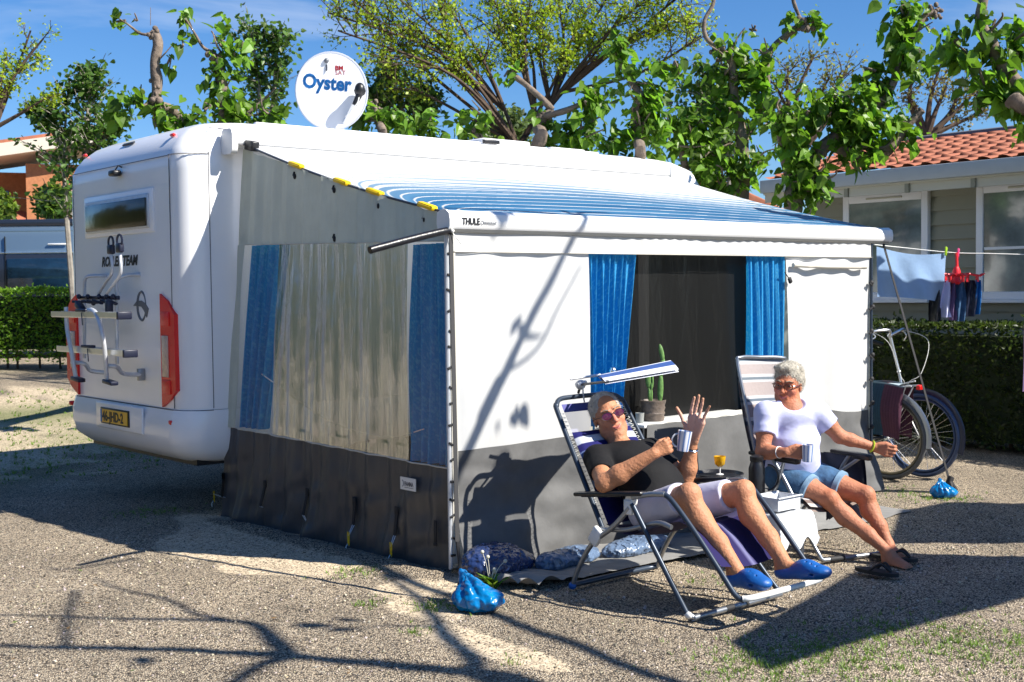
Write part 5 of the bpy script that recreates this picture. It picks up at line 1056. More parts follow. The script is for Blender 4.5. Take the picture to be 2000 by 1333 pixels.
hm = MB().tube(smooth_path([hc+Vector((0,0,.20)), hc+Vector((.01,0,.10)), hc], 4), [.014]*8+[.02], 6).lathe(hc+Vector((0,0,-.02)), [(.02,.10),(.035,.06),(.03,0),(.05,-.03),(.02,-.05)], 10)
for k_ in range(8):
    a = k_*math.pi/4+.2; d = Vector((math.cos(a), math.sin(a), 0)); hm.tube([hc, hc+d*.10+Vector((0,0,.02)), hc+d*.2+Vector((0,0,-.0)), hc+d*.235+Vector((0,0,.02))], [.012,.010,.009,.006], 6)
    for t in (.1,.18): hm.box(hc+d*t+Vector((0,0,-.025)), (.012,.012,.05), rot=(0,0,a), bev=.002)
hm.build('hanger_frame', 'hanger_red', hg)
CLC = [('black_plastic','black sock','leftmost item'), ('lilac_shirt','pale lilac cloth with blue edge','second from the left'), ('purple_cloth','maroon sock','in the middle'), ('denim','blue sock','right of the middle'), ('dark_navy','dark navy sock','second from the right'), ('ink_blue','blue and black underpants','rightmost item')]
for k_, (px, y0, y1, wd) in enumerate(((1827,548,628,.10), (1849,550,622,.10), (1862,548,626,.06), (1876,548,628,.09), (1896,545,616,.10), (1910,545,612,.06))):
    a = Vector((5.394,-0.064,1.653))+RV*((px-1868)*.00435); m_, nm, ps = CLC[k_]; h_ = (y1-y0)*.00435
    def sock(i, j): return a+RV*(wd*(i-.5)*(.6+.45*math.sin(j*2.6)))+Vector((0,0,-h_*j))+Vector((-.65,-.75,0))*(.02*math.sin(i*9+j*4+k_)+.015*math.sin(math.pi*i))
    so = MB().grid(sock, 10, 14).grid(lambda i, j: Vector(sock(1-i, j))+Vector((.65,.75,0))*.03, 10, 14).build('sock', m_); tag(so, nm+' drying on the red hanger, '+ps, 'laundry', 'laundry on the red hanger')
pc = Vector((4.628,-1.046,1.827)); 
def pcl(i, j): return pc+RV*.06+RV*((i-.5)*(.22+.12*math.sin(min(1,j*1.4)*1.9)))+Vector((0,0,-1.02*j))+Vector((-.65,-.75,0))*(.03*math.sin(i*8+j*3))+RV*.10
pco = MB().grid(pcl, 20, 30).build('hanging_cloth', 'purple_cloth'); tag(pco, 'purple garment hanging at the right edge of the scene', 'garment')
# ================================================================= bicycles
def wheel(mb_t, mb_r, mb_s, c, rad_, ax, tyre_r=.02):
    c = Vector(c); S, U, D = frame(ax); P = [c+(S*math.cos(a)+U*math.sin(a))*rad_ for a in [2*math.pi*i/48 for i in range(48)]]; mb_t.tube(P, tyre_r, 8, closed=True)
    mb_r.tube([c+(p-c)*((rad_-.032)/rad_) for p in P], .012, 6, closed=True); mb_s.tube([c-D*.04, c+D*.04], .022, 8)
    for i in range(32):
        a = 2*math.pi*i/32; mb_s.tube([c+D*(.03 if i % 2 else -.03)+(S*math.cos(a+.3)+U*math.sin(a+.3))*.02, c+(S*math.cos(a)+U*math.sin(a))*(rad_-.03)], .0013, 3, caps=False)
def bike(label, x, yr, yf, tyre, rim, paint, panniers, bars):
    s = 1 if yf > yr else -1; t = thing('bicycle', label, 'bicycle', (x, (yr+yf)/2, 0), 'bicycles beside the tent end'); ax = (1,0,0); R_ = .335; m = lambda a, b: yr+(yf-yr)*a
    for yy, nm in ((yr,'wheel'),(yf,'wheel')):
        a, b, c = MB(), MB(), MB(); wheel(a, b, c, (x, yy, R_+.02), R_, ax); wo = a.build('wheel', tyre, t); b.build('rim', rim, wo); c.build('spokes', 'chrome', wo)
    hub = Vector((x, yr, R_+.02)); bb = Vector((x, m(.42,0), .30)); st = Vector((x, m(.30,0), .80)); hd = Vector((x, m(.82,0), .78)); hl_ = Vector((x, m(.86,0), .62)); fh = Vector((x, yf, R_+.02))
    f = MB().tube([bb, st], .017, 8).tube([bb, hl_], .02, 8).tube([hd, hl_], .022, 8).tube([bb.lerp(st,.55), hd.lerp(hl_,.3)], .017, 8)
    for d in (-.05,.05): f.tube([hub+Vector((d,0,0)), bb+Vector((d*.6,0,0))], .01, 6).tube([hub+Vector((d,0,0)), st.lerp(bb,.15)+Vector((d*.3,0,0))], .008, 6)
    f.build('frame', paint, t)
    fk = MB(); 
    for d in (-.05,.05): fk.tube([hl_+Vector((d*.6,0,-.02)), hl_.lerp(fh,.6)+Vector((d,0,0)), fh+Vector((d,0,0))], [.014,.012,.009], 7)
    fk.build('fork', paint, t)
    MB().tube([st, st+Vector((0,-s*.03,.16))], .013, 8).build('seat_post', 'alu', t)
    Fd = Field((x-.14, st.y-.2, .9), (x+.14, st.y+.2, 1.12), .01); c0 = st+Vector((0,-s*.03,.19)); Fd.ell(c0+Vector((0,-s*.05,0)), (.10,.09,.035), None, .03); Fd.cap(c0, c0+Vector((0,s*.14,-.01)), .04, .022, .04); Fd.build('saddle', 'black_plastic', t)
    hb_ = Vector(bars); q0 = hd+Vector((0,-s*.02,.10)); q1_ = hb_
    MB().tube([hd, q0, q0.lerp(q1_,.7), q1_], [.012,.012,.013,.014], 8).ball(q1_, .022, 6).ball(q0, .018, 6).build('stem', 'alu', t)
    for sd2 in (-1,1):
        pth = smooth_path([q1_, q1_+Vector((sd2*.10,s*.05,.05)), q1_+Vector((sd2*.24,-s*.02,.04)), q1_+Vector((sd2*.29,-s*.15,.0))], 5)
        hbm = MB().tube(pth, .011, 8).build('handlebar', 'alu', t); MB().tube([pth[-5], pth[-1], pth[-1]+(pth[-1]-pth[-3])], .017, 8).build('grip', 'black_plastic', hbm)
        MB().tube(smooth_path([pth[-6]+Vector((0,0,-.01)), pth[-6]+Vector((sd2*.0,s*.03,-.05)), pth[-2]+Vector((sd2*.05,s*.06,-.06))], 4), .006, 6).build('brake_lever', 'alu', hbm)
        MB().tube(smooth_path([pth[-6], q1_+Vector((sd2*.30,s*.18,-.05)), q1_+Vector((sd2*.16,s*.20,-.32)), hd+Vector((sd2*.03,s*.05,.0)), hl_+Vector((sd2*.03,0,-.05))], 7), .003, 5).build('cable', 'white_cord', t)
    def guard(c, a0, a1, mat):
        P = [Vector((x, c.y+s*(R_+.035)*math.cos(a), c.z+(R_+.035)*math.sin(a))) for a in [R(a0+(a1-a0)*i/16) for i in range(17)]]; MB().tube(P, .028, 6, flat=.35, upv=(1,0,0)).build('mudguard', mat, t)
    guard(hub, 60, 190, 'bike_silver' if panniers else paint); guard(fh, -20, 100, 'bike_silver' if panniers else paint)
    MB().tube([hub+Vector((0,-s*.25,.48)), st+Vector((0,0,-.12))], .007, 5).tube([hub+Vector((.06,-s*.25,.44)), st+Vector((.06,0,-.06))], .007, 5).tube([hub+Vector((-.06,-s*.25,.44)), st+Vector((-.06,0,-.06))], .007, 5).tube([hub+Vector((-.06,-s*.2,.44)), hub], .006, 5).tube([hub+Vector((.06,-s*.2,.44)), hub], .006, 5).build('carrier', 'alu_matt', t)
    MB().box(hub+Vector((0,-s*.29,.43)), (.06,.04,.04), bev=.01).build('rear_lamp', 'red_lens', t)
    MB().lathe(bb-Vector((.05,0,0)), [(.01,0),(.09,0),(.09,.006),(.01,.006)], 18, (1,0,0)).tube([bb, bb+Vector((.09,0,0)), bb+Vector((.1,s*.1,-.13)), bb+Vector((.17,s*.1,-.13))], .009, 6).tube([bb, bb+Vector((-.07,0,0)), bb+Vector((-.1,-s*.1,.13)), bb+Vector((-.17,-s*.1,.13))], .009, 6).build('crank', 'alu_matt', t)
    return t, hub, s
b1_, hub1, s1 = bike('bicycle nearer the tent with striped double pannier bag and red rear lamp', 4.72, (4.720,0.163,0.286)[1], (4.720,0.163,0.286)[1]+1.06, 'tyre_grey', 'rim_tan', 'bike_paint', True, (4.75,.62,1.12))
b2_, hub2, s2_ = bike('dark blue bicycle further right with curved silver handlebar', 5.02, (5.020,0.036,0.313)[1]+1.08, (5.020,0.036,0.313)[1], 'rim_blue', 'rim_blue', 'bike_paint', False, (4.96,.30,1.19))
def pan(sd2):
    def f(i, j):
        y = -.20+.50*i; bul = .06*math.sin(math.pi*min(1, j*1.1))*math.sin(math.pi*i)**.4; tap = 1-.12*j; return (hub1.x+sd2*(.075+bul+.02*j), hub1.y+.06+(y-.05)*tap, .79-.44*j+.03*math.sin(i*3))
    def cf(i, j):
        st_ = [(.09,.025,.05),(.07,.02,.045),(.008,.04,.08),(.006,.05,.09),(.08,.022,.05),(.05,.015,.035)]; c = st_[int(i*5.99)]; g = .75+.5*((i*40) % 1); return tuple(x*g for x in c) if j > .02 else (.25,.35,.4)
    return MB().grid(f, 60, 26, cf).build('pannier', 'vcloth', b1_, vcol=True)
pan(-1); pan(1)
MB().grid(lambda i, j: (hub1.x-.075+.15*i, hub1.y-.14+.48*j, .795+.012*math.sin(3.1*i)), 8, 20, lambda i, j: [(.36,.45,.50),(.30,.10,.12),(.03,.12,.18),(.35,.42,.46)][int(j*3.99)]).build('pannier_top', 'vcloth', b1_, vcol=True)
# ================================================================= tree and added shade blockers outside the frame that throw the shadows seen on tent and gravel
off = thing('mulberry_tree', 'pollarded tree beside the camera whose bare branches shade the gravel and tent front', 'tree', (1.5,-9.0,0))
om = MB(); ol = MB(); T_ = Vector((1.5,-9.0,4.6)); om.tube(smooth_path([(1.5,-9,0),(1.6,-9,2.4),T_], 6), [.2]*6+[.15]*7, 10)
def ob(pts, r0, r1, join=True):
    P = [Vector(p) for p in pts]
    if join: P = [T_]+P
    limb(om, P, r0*1.25, r1*1.3, (), 7, 4, .12)
ob([(1.326,-6.349,4.600), (1.205,-5.965,4.600), (0.956,-5.560,4.600), (0.775,-5.261,4.600), (0.393,-4.726,4.600), (-0.112,-4.180,4.600), (-0.459,-3.812,4.600)], .06, .016)
ob([(0.775,-5.261,4.600), (0.887,-4.878,4.600), (0.926,-4.595,4.600), (0.617,-4.229,4.600), (0.072,-3.612,4.600)], .04, .010, False)
ob([(0.926,-4.595,4.600), (0.833,-4.297,4.600), (0.836,-3.934,4.600), (0.758,-3.523,4.600), (0.759,-3.160,4.600)], .022, .008, False)
ob([(0.569,-3.345,4.600), (0.333,-3.857,4.600), (0.108,-4.407,4.600)], .012, .016, False)
ob([(0.775,-5.261,4.600), (0.597,-5.307,4.600), (0.368,-5.468,4.600)], .03, .02, False)
ob([(1.229,-6.303,4.600), (1.356,-5.880,4.600), (1.544,-5.395,4.600), (1.834,-4.813,4.600), (1.994,-4.225,4.600)], .05, .016)
ob([(1.555,-5.381,4.600), (1.462,-5.196,4.600), (1.277,-5.073,4.600)], .018, .006, False)
ob([(1.175,-2.770,4.600), (0.942,-2.785,4.600), (0.728,-2.771,4.600), (0.681,-2.651,4.600)], .015, .006, False)
WL = [(1.650,-3.000,3.711), (1.787,-3.000,3.968), (1.967,-3.000,4.213), (2.216,-3.000,4.572), (2.410,-3.000,4.851), (2.623,-3.000,5.171), (2.815,-3.000,5.468)]
ob(WL, .030, .016)
ob([WL[2], (2.234,-3.000,4.354), (2.406,-3.000,4.600), (2.605,-3.000,4.852)], .010, .004, False)
ob([WL[5], (2.502,-3.000,5.300), (2.290,-3.000,5.346), (1.966,-3.000,5.376), (1.659,-3.000,5.340)], .03, .008, False); ob([WL[5], (2.906,-3.000,5.408), (3.191,-3.000,5.438)], .02, .008, False)
for c_, n_l, sp in (((2.089,-3.000,4.284), 9, .2), ((2.430,-3.000,4.773), 7, .2), ((1.966,-3.000,4.122), 8, .25), ((2.363,-3.000,4.600), 4, .12), ((1.833,-3.000,4.371), 5, .15), ((2.267,-3.000,3.790), 5, .2), ((2.166,-3.000,5.325), 10, .3), ((1.810,-3.000,5.339), 8, .3), ((0.198,-4.788,4.600), 9, .25), ((1.363,-4.249,4.600), 5, .3), ((1.297,-5.043,4.600), 12, .2), ((0.361,-3.457,4.600), 5, .2)):
    mulberry_leaves(ol, [c_], max(1, n_l//4), sp*1.3)
om.build('trunk', 'bark', off); ol.build('crown', 'leaf', off, smooth=False, vcol=True)
def blocker(label, pts, poles):  # sheets added out of view, outlines shaped from the shadows on the ground
    P = [Vector(p) for p in pts]; c = sum(P, Vector())/len(P); t = thing('shade_blocker', label, 'shade sail', (c.x, c.y, 0), 'added shade blockers outside the view')
    MB().poly(P, .006, (0,0,1)).build('cloth', 'blocker_beige', t, smooth=False)
    for k_ in poles: MB().tube([(P[k_].x, P[k_].y, 0), P[k_]], .025, 8).build('pole', 'alu_matt', t)
blocker('beige shade sail added unseen beside the camera to shade the gravel at the lower right', ((1.418,-4.484,2.600), (1.197,-4.872,2.600), (1.914,-4.888,2.600), (3.156,-5.019,2.600), (4.109,-5.377,2.600), (4.709,-5.146,2.600), (4.025,-4.551,2.600), (3.562,-3.951,2.600), (2.907,-4.105,2.600)), (4,5))
blocker('beige shade sail added unseen beyond the first to shade the gravel near the bicycles', ((3.758,-3.809,2.600), (4.790,-3.235,2.600), (5.374,-3.277,2.600), (6.360,-4.335,2.600), (4.946,-4.905,2.600)), (3,4))

hedge('tall green hedge left of the camera, added unseen for window reflections', (-9.5,-7,0), (-7.5,5,0), .9, 0, 2.6, 5000, .12, (.10,.17,.03), bare=.1)  # this and the next two rows are added for the windows to mirror
hedge('row of tall dense evergreens far off to the left, added unseen for window reflections', (-17,-8,0), (-12,22,0), 1.2, 0, 4.6, 6000, .24, (.09,.15,.03), bare=.1)
hedge('row of tall dense evergreens continuing far behind at the left, added unseen for window reflections', (-12,22.5,0), (-5.5,60,0), 1.4, .4, 6.5, 7000, .34, (.09,.13,.03), bare=.1)
# ================================================================= reclining chair with sunshade (left)
def X(p, u): return (u, p[1], p[2])
ch = thing('reclining_chair', 'blue and white striped reclining garden chair with small sunshade, under the waving man', 'chair', (.55,-1.1,0))
UL, UR = .26, .86
def bar(pts, r, name, mat, par=ch, k=6, n=10): return MB().tube(smooth_path(pts, k), r, n).build(name, mat, par)
BJ = (0.260,-0.965,0.353); BT = (0.370,-0.466,0.987)
bj = Vector(BJ); bt = Vector(BT); bd_ = (bt-bj).normalized()
top = []
for x in (UL, ): top = [(UL, *BJ[1:]), (UL+.10, *(bt-bd_*.10)[1:]), (UL+.122, *(bt-bd_*.03)[1:]), (UL+.17, *(bt+bd_*.012)[1:]), (UL+.28, *(bt+bd_*.02)[1:]), (UR-.15, *(bt+bd_*.02)[1:]), (UR-.01, *(bt+bd_*.012)[1:]), (UR+.038, *(bt-bd_*.03)[1:]), (UR+.046, *(bt-bd_*.10)[1:]), (UR, *BJ[1:])]
bar(top, .014, 'back_frame', 'slate_tube')
BL = (bt-bj).length; nb_b = Vector((0,1,0)).cross(Vector((1,0,0))); 
bn = Vector((1,0,0)).cross(bd_).normalized()            # across the backrest, pointing behind or in front
NAVY = (.016,.016,.10); WHT = (.42,.44,.50); PBL = (.10,.14,.30); LAV = (.2,.2,.36)
def backc(i, j):
    if j > .93: return (.10,.10,.26)
    if j > .75: return LAV if (j*60) % 1 > .25 else (.45,.45,.6)
    bands = [(.75,WHT),(.70,NAVY),(.665,WHT),(.63,PBL),(.56,NAVY),(.53,WHT),(.49,PBL),(.43,NAVY),(.39,WHT),(.3,NAVY)]
    c = (.07,.07,.13)
    for t, cc in bands:
        if j <= t: c = cc
    return c
def sling(i, j): p = bj+bd_*(BL*(.02+.95*j)); sag = .035*math.sin(math.pi*i)*math.sin(math.pi*min(1,j*1.1)); xa = UL+.05+.11*j; return Vector((xa+(UR-UL-.1-.06*j)*i, p.y+.7*sag, p.z-.7*sag))
MB().grid(lambda i, j: sling(i, j*.72), 30, 100, lambda i, j: backc(i, j*.72)).build('back_sling', 'vcloth_net', ch, vcol=True)
MB().grid(lambda i, j: sling(i, .93+.07*j), 30, 8, lambda i, j: (.10,.10,.26)).build('back_sling', 'vcloth_net', ch, vcol=True)
MB().grid(lambda i, j: sling(i, .72+.21*j), 20, 12).build('mesh_panel', 'mesh_net', ch)
for sd2, x0, x1 in ((0, UL, UL+.05), (1, UR, UR-.05)):
    lc = MB()
    for k_ in range(26):
        p = bj+bd_*(BL*(.05+.86*k_/26)); q_ = bj+bd_*(BL*(.05+.86*(k_+(.5))/26)); r_ = bj+bd_*(BL*(.05+.86*(k_+1)/26)); sx_ = (.10 if sd2 == 0 else .046)*k_/26; lc.tube([(x0+sx_,p.y,p.z),(x1+sx_,q_.y,q_.z),(x0+sx_,r_.y,r_.z)], .0022, 4)
    lc.build('lacing', 'white_cord', ch)
# head cushion strapped over the sling
def cush(i, j):
    p = bj+bd_*(BL*(.46+.28*j)); th = .045*math.sin(math.pi*j)**.5*math.sin(math.pi*i)**.3; xa = UL+.045+.11*(.46+.28*j); return Vector((xa+(UR-UL-.09-.06*(.46+.28*j))*i, p.y-.80*th-.005, p.z+.55*th))
MB().grid(cush, 30, 40, lambda i, j: [NAVY, PBL, NAVY, WHT, NAVY][int(j*4.99)] if True else NAVY).build('head_cushion', 'vcloth_net', ch, vcol=True)
# seat and legrest
SF = (0.260,-1.450,0.496); KN = (0.260,-1.423,0.567); FB = (0.260,-1.865,0.170)
sfv = Vector((0, -1.40, .50)); kn = Vector((0,-1.44,.575)); fb = Vector((0,-1.86,.165))
for x in (UL-.01, UR+.01):
    bar([(x,*BJ[1:]), (x,-1.15,.375), (x,-1.36,.44), (x,-1.46,.43)], .013, 'seat_rail', 'steel_tube')
    bar([(x,-1.41,.590), (x,-1.47,.56), (x,-1.62,.42), (x,-1.78,.25), (x,-1.86,.165), (x+(.02 if x < .5 else -.02),-1.90,.14)], .014, 'legrest_rail', 'slate_tube')
def seat(i, j):
    P = smooth_path([(0,-.94,.37),(0,-1.1,.335),(0,-1.3,.40),(0,-1.46,.45),(0,-1.57,.41),(0,-1.73,.27)], 8); k_ = min(len(P)-1, int(j*(len(P)-1))); f_ = j*(len(P)-1)-k_; p = P[k_].lerp(P[min(k_+1, len(P)-1)], f_); return (UL+.045+(UR-UL-.09)*i, p.y, p.z-.03*math.sin(math.pi*i))
MB().grid(seat, 20, 80, lambda i, j: (.05,.045,.10) if j < .66 else ((.022,.018,.075) if not (.48 < i < .52) else (.15,.15,.28))).build('seat_sling', 'vcloth_net', ch, vcol=True)
bar([(UL,-1.895,.15), (UL+.08,-1.93,.155), (UR-.08,-1.93,.155), (UR,-1.895,.15)], .015, 'foot_bar', 'tube_white')
for x, sg in ((UL-.035, -1), (UR+.035, 1)):
    a = (x,-.80,.515); b = (x,-1.30,.575)
    MB().box((x,-1.05,.553), (.055,.50,.024), rot=(R(-7),0,0), bev=.011).box((x,-1.0,.54), (.04,.3,.02), rot=(R(-7),0,0), bev=.008).build('armrest', 'arm_black', ch)
    bar([(x,-1.22,.555), (x,-1.34,.585), (x-sg*.02,-1.42,.592)], .015, 'arm_tube', 'steel_tube')
    pv = MB().lathe((x-.014*sg,-1.205,.535), [(.004,0),(.036,0),(.036,.018),(.004,.018)], 16, (sg,0,0)).box((x,-1.19,.50), (.02,.06,.08), bev=.008).build('pivot_plate', 'tube_white', ch)
    bar([(x,-1.215,.52), (x-sg*.0,-1.28,.43), (x,-1.45,.20), (x+sg*.02,-1.60,.03)], .014, 'front_leg', 'slate_tube')
    bar([(x,-1.20,.50), (x,-1.08,.385), (x,-.93,.28), (x,-.83,.15), (x-sg*.0,-.765,.02)], .014, 'rear_leg', 'steel_tube')
    MB().box((x,-.95,.315), (.03,.07,.10), rot=(.6,0,0), bev=.01).build('joint', 'tube_white', ch)
xl, xr = UL-.055, UR+.055
bar([(xl,-1.60,.035), (xl+.02,-1.625,.016), (xl+.07,-1.63,.016), (xr-.07,-1.63,.016), (xr-.02,-1.625,.016), (xr,-1.60,.035)], .015, 'front_base_bar', 'steel_tube')
MB().tube([(xl+.25,-1.63,.016),(xl+.31,-1.63,.016)], .0175, 10).tube([(xl+.40,-1.63,.016),(xl+.42,-1.63,.016)], .0175, 10).build('base_sleeve', 'strap_black', ch)
MB().ball((xl,-1.607,.026), (.0165,.024,.018), 6).build('foot_cap', 'tube_white', ch); MB().ball((xr,-1.607,.026), (.0165,.024,.018), 6).build('foot_cap', 'tube_white', ch)
bar([(UL-.035,-.765,.02), (UL+.0,-.745,.015), (UL+.1,-.74,.015), (UR-.1,-.74,.015), (UR,-.745,.015), (UR+.035,-.765,.02)], .015, 'rear_base_bar', 'slate_tube')
MB().ball((UL-.035,-.765,.02), .022, 6).build('foot_cap', 'clog_blue', ch)
# sunshade
A4 = [(0.673,-0.520,1.123), (1.247,-0.560,1.183), (0.984,-0.860,1.154), (0.413,-0.840,1.116)]
A4 = [Vector(p) for p in A4]
def shd(i, j): p = A4[0].lerp(A4[1], i).lerp(A4[3].lerp(A4[2], i), j); return p+Vector((0,0,.004*math.sin(math.pi*j)))
sh = MB().grid(shd, 20, 20, lambda i, j: (.02,.07,.26) if .05 < j < .60 else (.72,.74,.80)).grid(lambda i, j: Vector(shd(1-i, j))+Vector((0,0,-.014)), 20, 20, lambda i, j: (.02,.07,.26) if .22 < j < .62 else (.72,.74,.80)).build('sunshade', 'vcloth', ch, vcol=True)
kb_ = Vector((0.601,-0.450,1.068)); MB().tube([Vector((0.521,-0.450,1.105)), A4[0]+Vector((.02,0,.0))], .008, 6).build('shade_rod', 'alu_matt', ch)
MB().tube([kb_, A4[3]+Vector((.02,0,0))], .008, 6).tube([kb_, kb_+Vector((0,.02,-.05))], .008, 6).build('shade_rod', 'arm_black', ch); MB().ball(kb_, (.035,.025,.03), 7).tube([kb_+Vector((-.03,0,0)), kb_+Vector((.04,0,.01))], .016, 8).tube(smooth_path([kb_+Vector((0,-.02,0)), kb_+Vector((.0,-.02,-.05)), kb_+Vector((.01,-.02,-.10))], 4), .005, 5).build('shade_clamp', 'alu_matt', ch)
# little black side tray on the far arm with an orange glass
st_ = thing('side_tray', 'black round tray clipped to the far armrest of the left chair', 'tray', (1.06,-1.05,.56))
MB().lathe((1.06,-1.08,.555), [(.01,0),(.13,0),(.145,.02),(.14,.022),(.125,.006),(.01,.006)], 24).build('tray_top', 'arm_black', st_); MB().tube([(.9,-1.08,.55),(1.0,-1.08,.55)], .012, 8).build('clip', 'arm_black', st_)
gp = Vector((1.10,-1.06,.560)); gl = thing('goblet', 'small orange yellow goblet standing on the black tray between the two people', 'glass', tuple(gp)); MB().lathe(gp, [(.022,0),(.022,.003),(.004,.008),(.004,.04),(.016,.05)], 14).build('stem', 'table_white', gl)
MB().lathe(gp+Vector((0,0,.045)), [(.012,0),(.028,.015),(.034,.06),(.031,.06),(.025,.018),(.008,.006)], 16).build('bowl', 'yellow_glass', gl)
# ================================================================= mugs
def mug(c, tilt, hdir, label, h=.105, r=.037):
    c = Vector(c); t = thing('mug', label, 'mug', tuple(c)); ax = Vector(tilt).normalized(); S, U, D = frame(ax); n = 40; vs = []; cs = []; fs = []
    prof = [(r*.80,0),(r*.84,.006),(r*.90,h*.4),(r,h),(r-.004,h),(r*.82,.012),(.002,.012)]
    for pr in prof:
        for j in range(n):
            a = 2*math.pi*j/n; vs.append(c+D*pr[1]+(S*math.cos(a)+U*math.sin(a))*pr[0]); st2 = (j*8/n) % 1; cs.append((.10,.19,.42) if st2 < .28 else ((.35,.45,.62) if .45 < st2 < .55 else (.66,.68,.74)))
    for i in range(len(prof)-1):
        for j in range(n): fs.append((i*n+j, i*n+(j+1) % n, (i+1)*n+(j+1) % n, (i+1)*n+j))
    fs.append(tuple(reversed(range(n)))); put('cup', vs, fs, 'mug_glaze', t, cols=np.array(cs))
    hd_ = Vector(hdir); hd_ = (hd_-D*hd_.dot(D)).normalized(); MB().tube([c+D*(h*.5+h*.32*math.sin(a))+hd_*(r*.9+.030*math.cos(a)) for a in [R(-90+18*i) for i in range(11)]], .005, 7).build('handle', 'tray_white', t); return t
# ================================================================= people
def locf(c, f, up):
    f = Vector(f).normalized(); up = Vector(up); up = (up-f*up.dot(f)).normalized(); s_ = f.cross(up).normalized(); m = Matrix((s_, f, up)).transposed()
    return Vector(c), m, (lambda x, y, z: Vector(c)+m@Vector((x, y, z)))
def head(F_, c, f, up, k=1.0, fem=False):
    c, m, L = locf(c, f, up); e = lambda p, r, kk=.02: F_.ell(L(*[a*k for a in p]), tuple(a*k for a in r), m, kk)
    e((0,-.018,.040), (.074,.094,.082)); e((0,.022,.0), (.066,.070,.080)); e((0,.034,-.055), (.054 if not fem else .052,.056,.056), .03); e((0,.068,-.088), (.028,.024,.020), .025)
    for s_ in (-1,1):
        e((s_*.040,.062,-.022), (.024,.024,.022), .02); e((s_*.052,.018,-.07), (.018,.03,.03), .03)
        F_.sub(L(s_*.031*k,.098*k,.012*k), (.018*k,.016*k,.012*k), m, .014); e((s_*.032,.074,.011), (.014,.014,.012), .006)
        e((s_*.073,-.008,-.008), (.007,.018,.029), .006); F_.sub(L(s_*.082*k,-.002*k,-.006*k), (.006*k,.009*k,.016*k), m, .004)
        F_.cap(L(s_*.014*k,.088*k,.033*k), L(s_*.05*k,.074*k,.034*k), .008*k, .006*k, .014)
        e((s_*.010,.104,-.026), (.009,.011,.008), .008)
    F_.cap(L(0,.088*k,.020*k), L(0,.112*k,-.020*k), .008*k, .012*k, .012); e((0,.116,-.024), (.010,.010,.009), .008)
    F_.cap(L(-.020*k,.086*k,-.052*k), L(.020*k,.086*k,-.052*k), .008*k, .008*k, .01); F_.cap(L(-.017*k,.087*k,-.063*k), L(.017*k,.087*k,-.063*k), .008*k, .008*k, .008)
    F_.sub(L(0,.100*k,-.0575*k), (.022*k,.010*k,.0022*k), m, .004)
    return c, m, L
def face_bits(par, L, m, k, browm, smile=0):
    for s_ in (-1,1):
        ey = MB().ball(L(s_*.032*k,.079*k,.009*k), (.0115*k,.0095*k,.0050*k), 8, m).build('eye', 'eye_white', par)
        MB().ball(L(s_*.032*k,.0875*k,.009*k), (.0050*k,.0025*k,.0042*k), 6, m).build('iris', 'ink_black', ey)
        MB().tube([L(s_*.016*k,.098*k,.034*k), L(s_*.032*k,.094*k,.040*k), L(s_*.050*k,.080*k,.034*k)], [.003,.004,.002], 6).build('eyebrow', browm, par)
    MB().tube(smooth_path([L(-.023*k,.0915*k,(-.054+smile)*k), L(-.010*k,.0975*k,-.0555*k), L(.010*k,.0975*k,-.0555*k), L(.023*k,.0915*k,(-.054+smile)*k)], 4), .0035, 6).tube(smooth_path([L(-.020*k,.0915*k,(-.058+smile)*k), L(0,.0975*k,-.0645*k), L(.020*k,.0915*k,(-.058+smile)*k)], 4), .0038, 6).build('mouth', 'lip', par)
def spectacles(par, L, m, k, lensm, framem, rx, rz, fr=.0022):
    t = MB(); gl_ = MB()
    for s_ in (-1,1):
        P = [L((s_*.033+rx*math.cos(a))*k, (.104-.10*abs(s_*.033+rx*math.cos(a))**1.0*.35)*k, (.008+rz*math.sin(a))*k) for a in [2*math.pi*i/24 for i in range(24)]]
        t.tube(P, fr, 6, closed=True); n = len(P); c_ = sum(P, Vector())/n+m@Vector((0,.002,0)); gl_.add(P+[c_], [(i, (i+1) % n, n) for i in range(n)])
        t.tube([L(s_*(.033+rx)*k, .090*k, .012*k), L(s_*.074*k, .070*k, .012*k), L(s_*.078*k, .0*k, .006*k), L(s_*.076*k,-.02*k,-.008*k)], fr*1.15, 6)
    t.tube([L(-.012*k,.104*k,.012*k), L(0,.108*k,.015*k), L(.012*k,.104*k,.012*k)], fr, 6)
    g = t.build('spectacles', framem, par); gl_.build('lens', lensm, g); return g
def finger(F_, pts, r0=.0088, r1=.0070): F_.chain(pts, [r0+(r1-r0)*i/(len(pts)-1) for i in range(len(pts))], .004)
def fist(F_, W, d, s_, n, fl=1.0, thumb=1, curl=(.034,.030,.022)):
    """hand at wrist W pointing along d, knuckles stacked along s_, back of the hand facing n; fingers curl to -n"""
    W = Vector(W); d = Vector(d).normalized(); s_ = Vector(s_); s_ = (s_-d*s_.dot(d)).normalized(); n = Vector(n); n = (n-d*n.dot(d)-s_*n.dot(s_)).normalized()
    for k_ in range(4):
        o = -.030+.020*k_; F_.cap(W+d*.008+s_*o*.45, W+d*.078+s_*o, .015, .0125, .012)
        a = W+d*(.080-.004*abs(k_-1))+s_*o+n*.004; l = [1,1.06,1,.82][k_]*fl; b = a+(d*.85-n*.35)*curl[0]*l; c = b+(d*.0-n*1.0)*curl[1]*l; e = c+(-d*.8-n*.35)*curl[2]*l; finger(F_, [a,b,c,e], .0098, .0082)
    a = W+d*.022-s_*.026*thumb-n*.006; b = a+d*.034-s_*.012*thumb-n*.014; c = b+d*.028+s_*.004*thumb-n*.012; finger(F_, [a,b,c], .0125, .0095)
MB_ = ((0.500,-1.317,0.778))
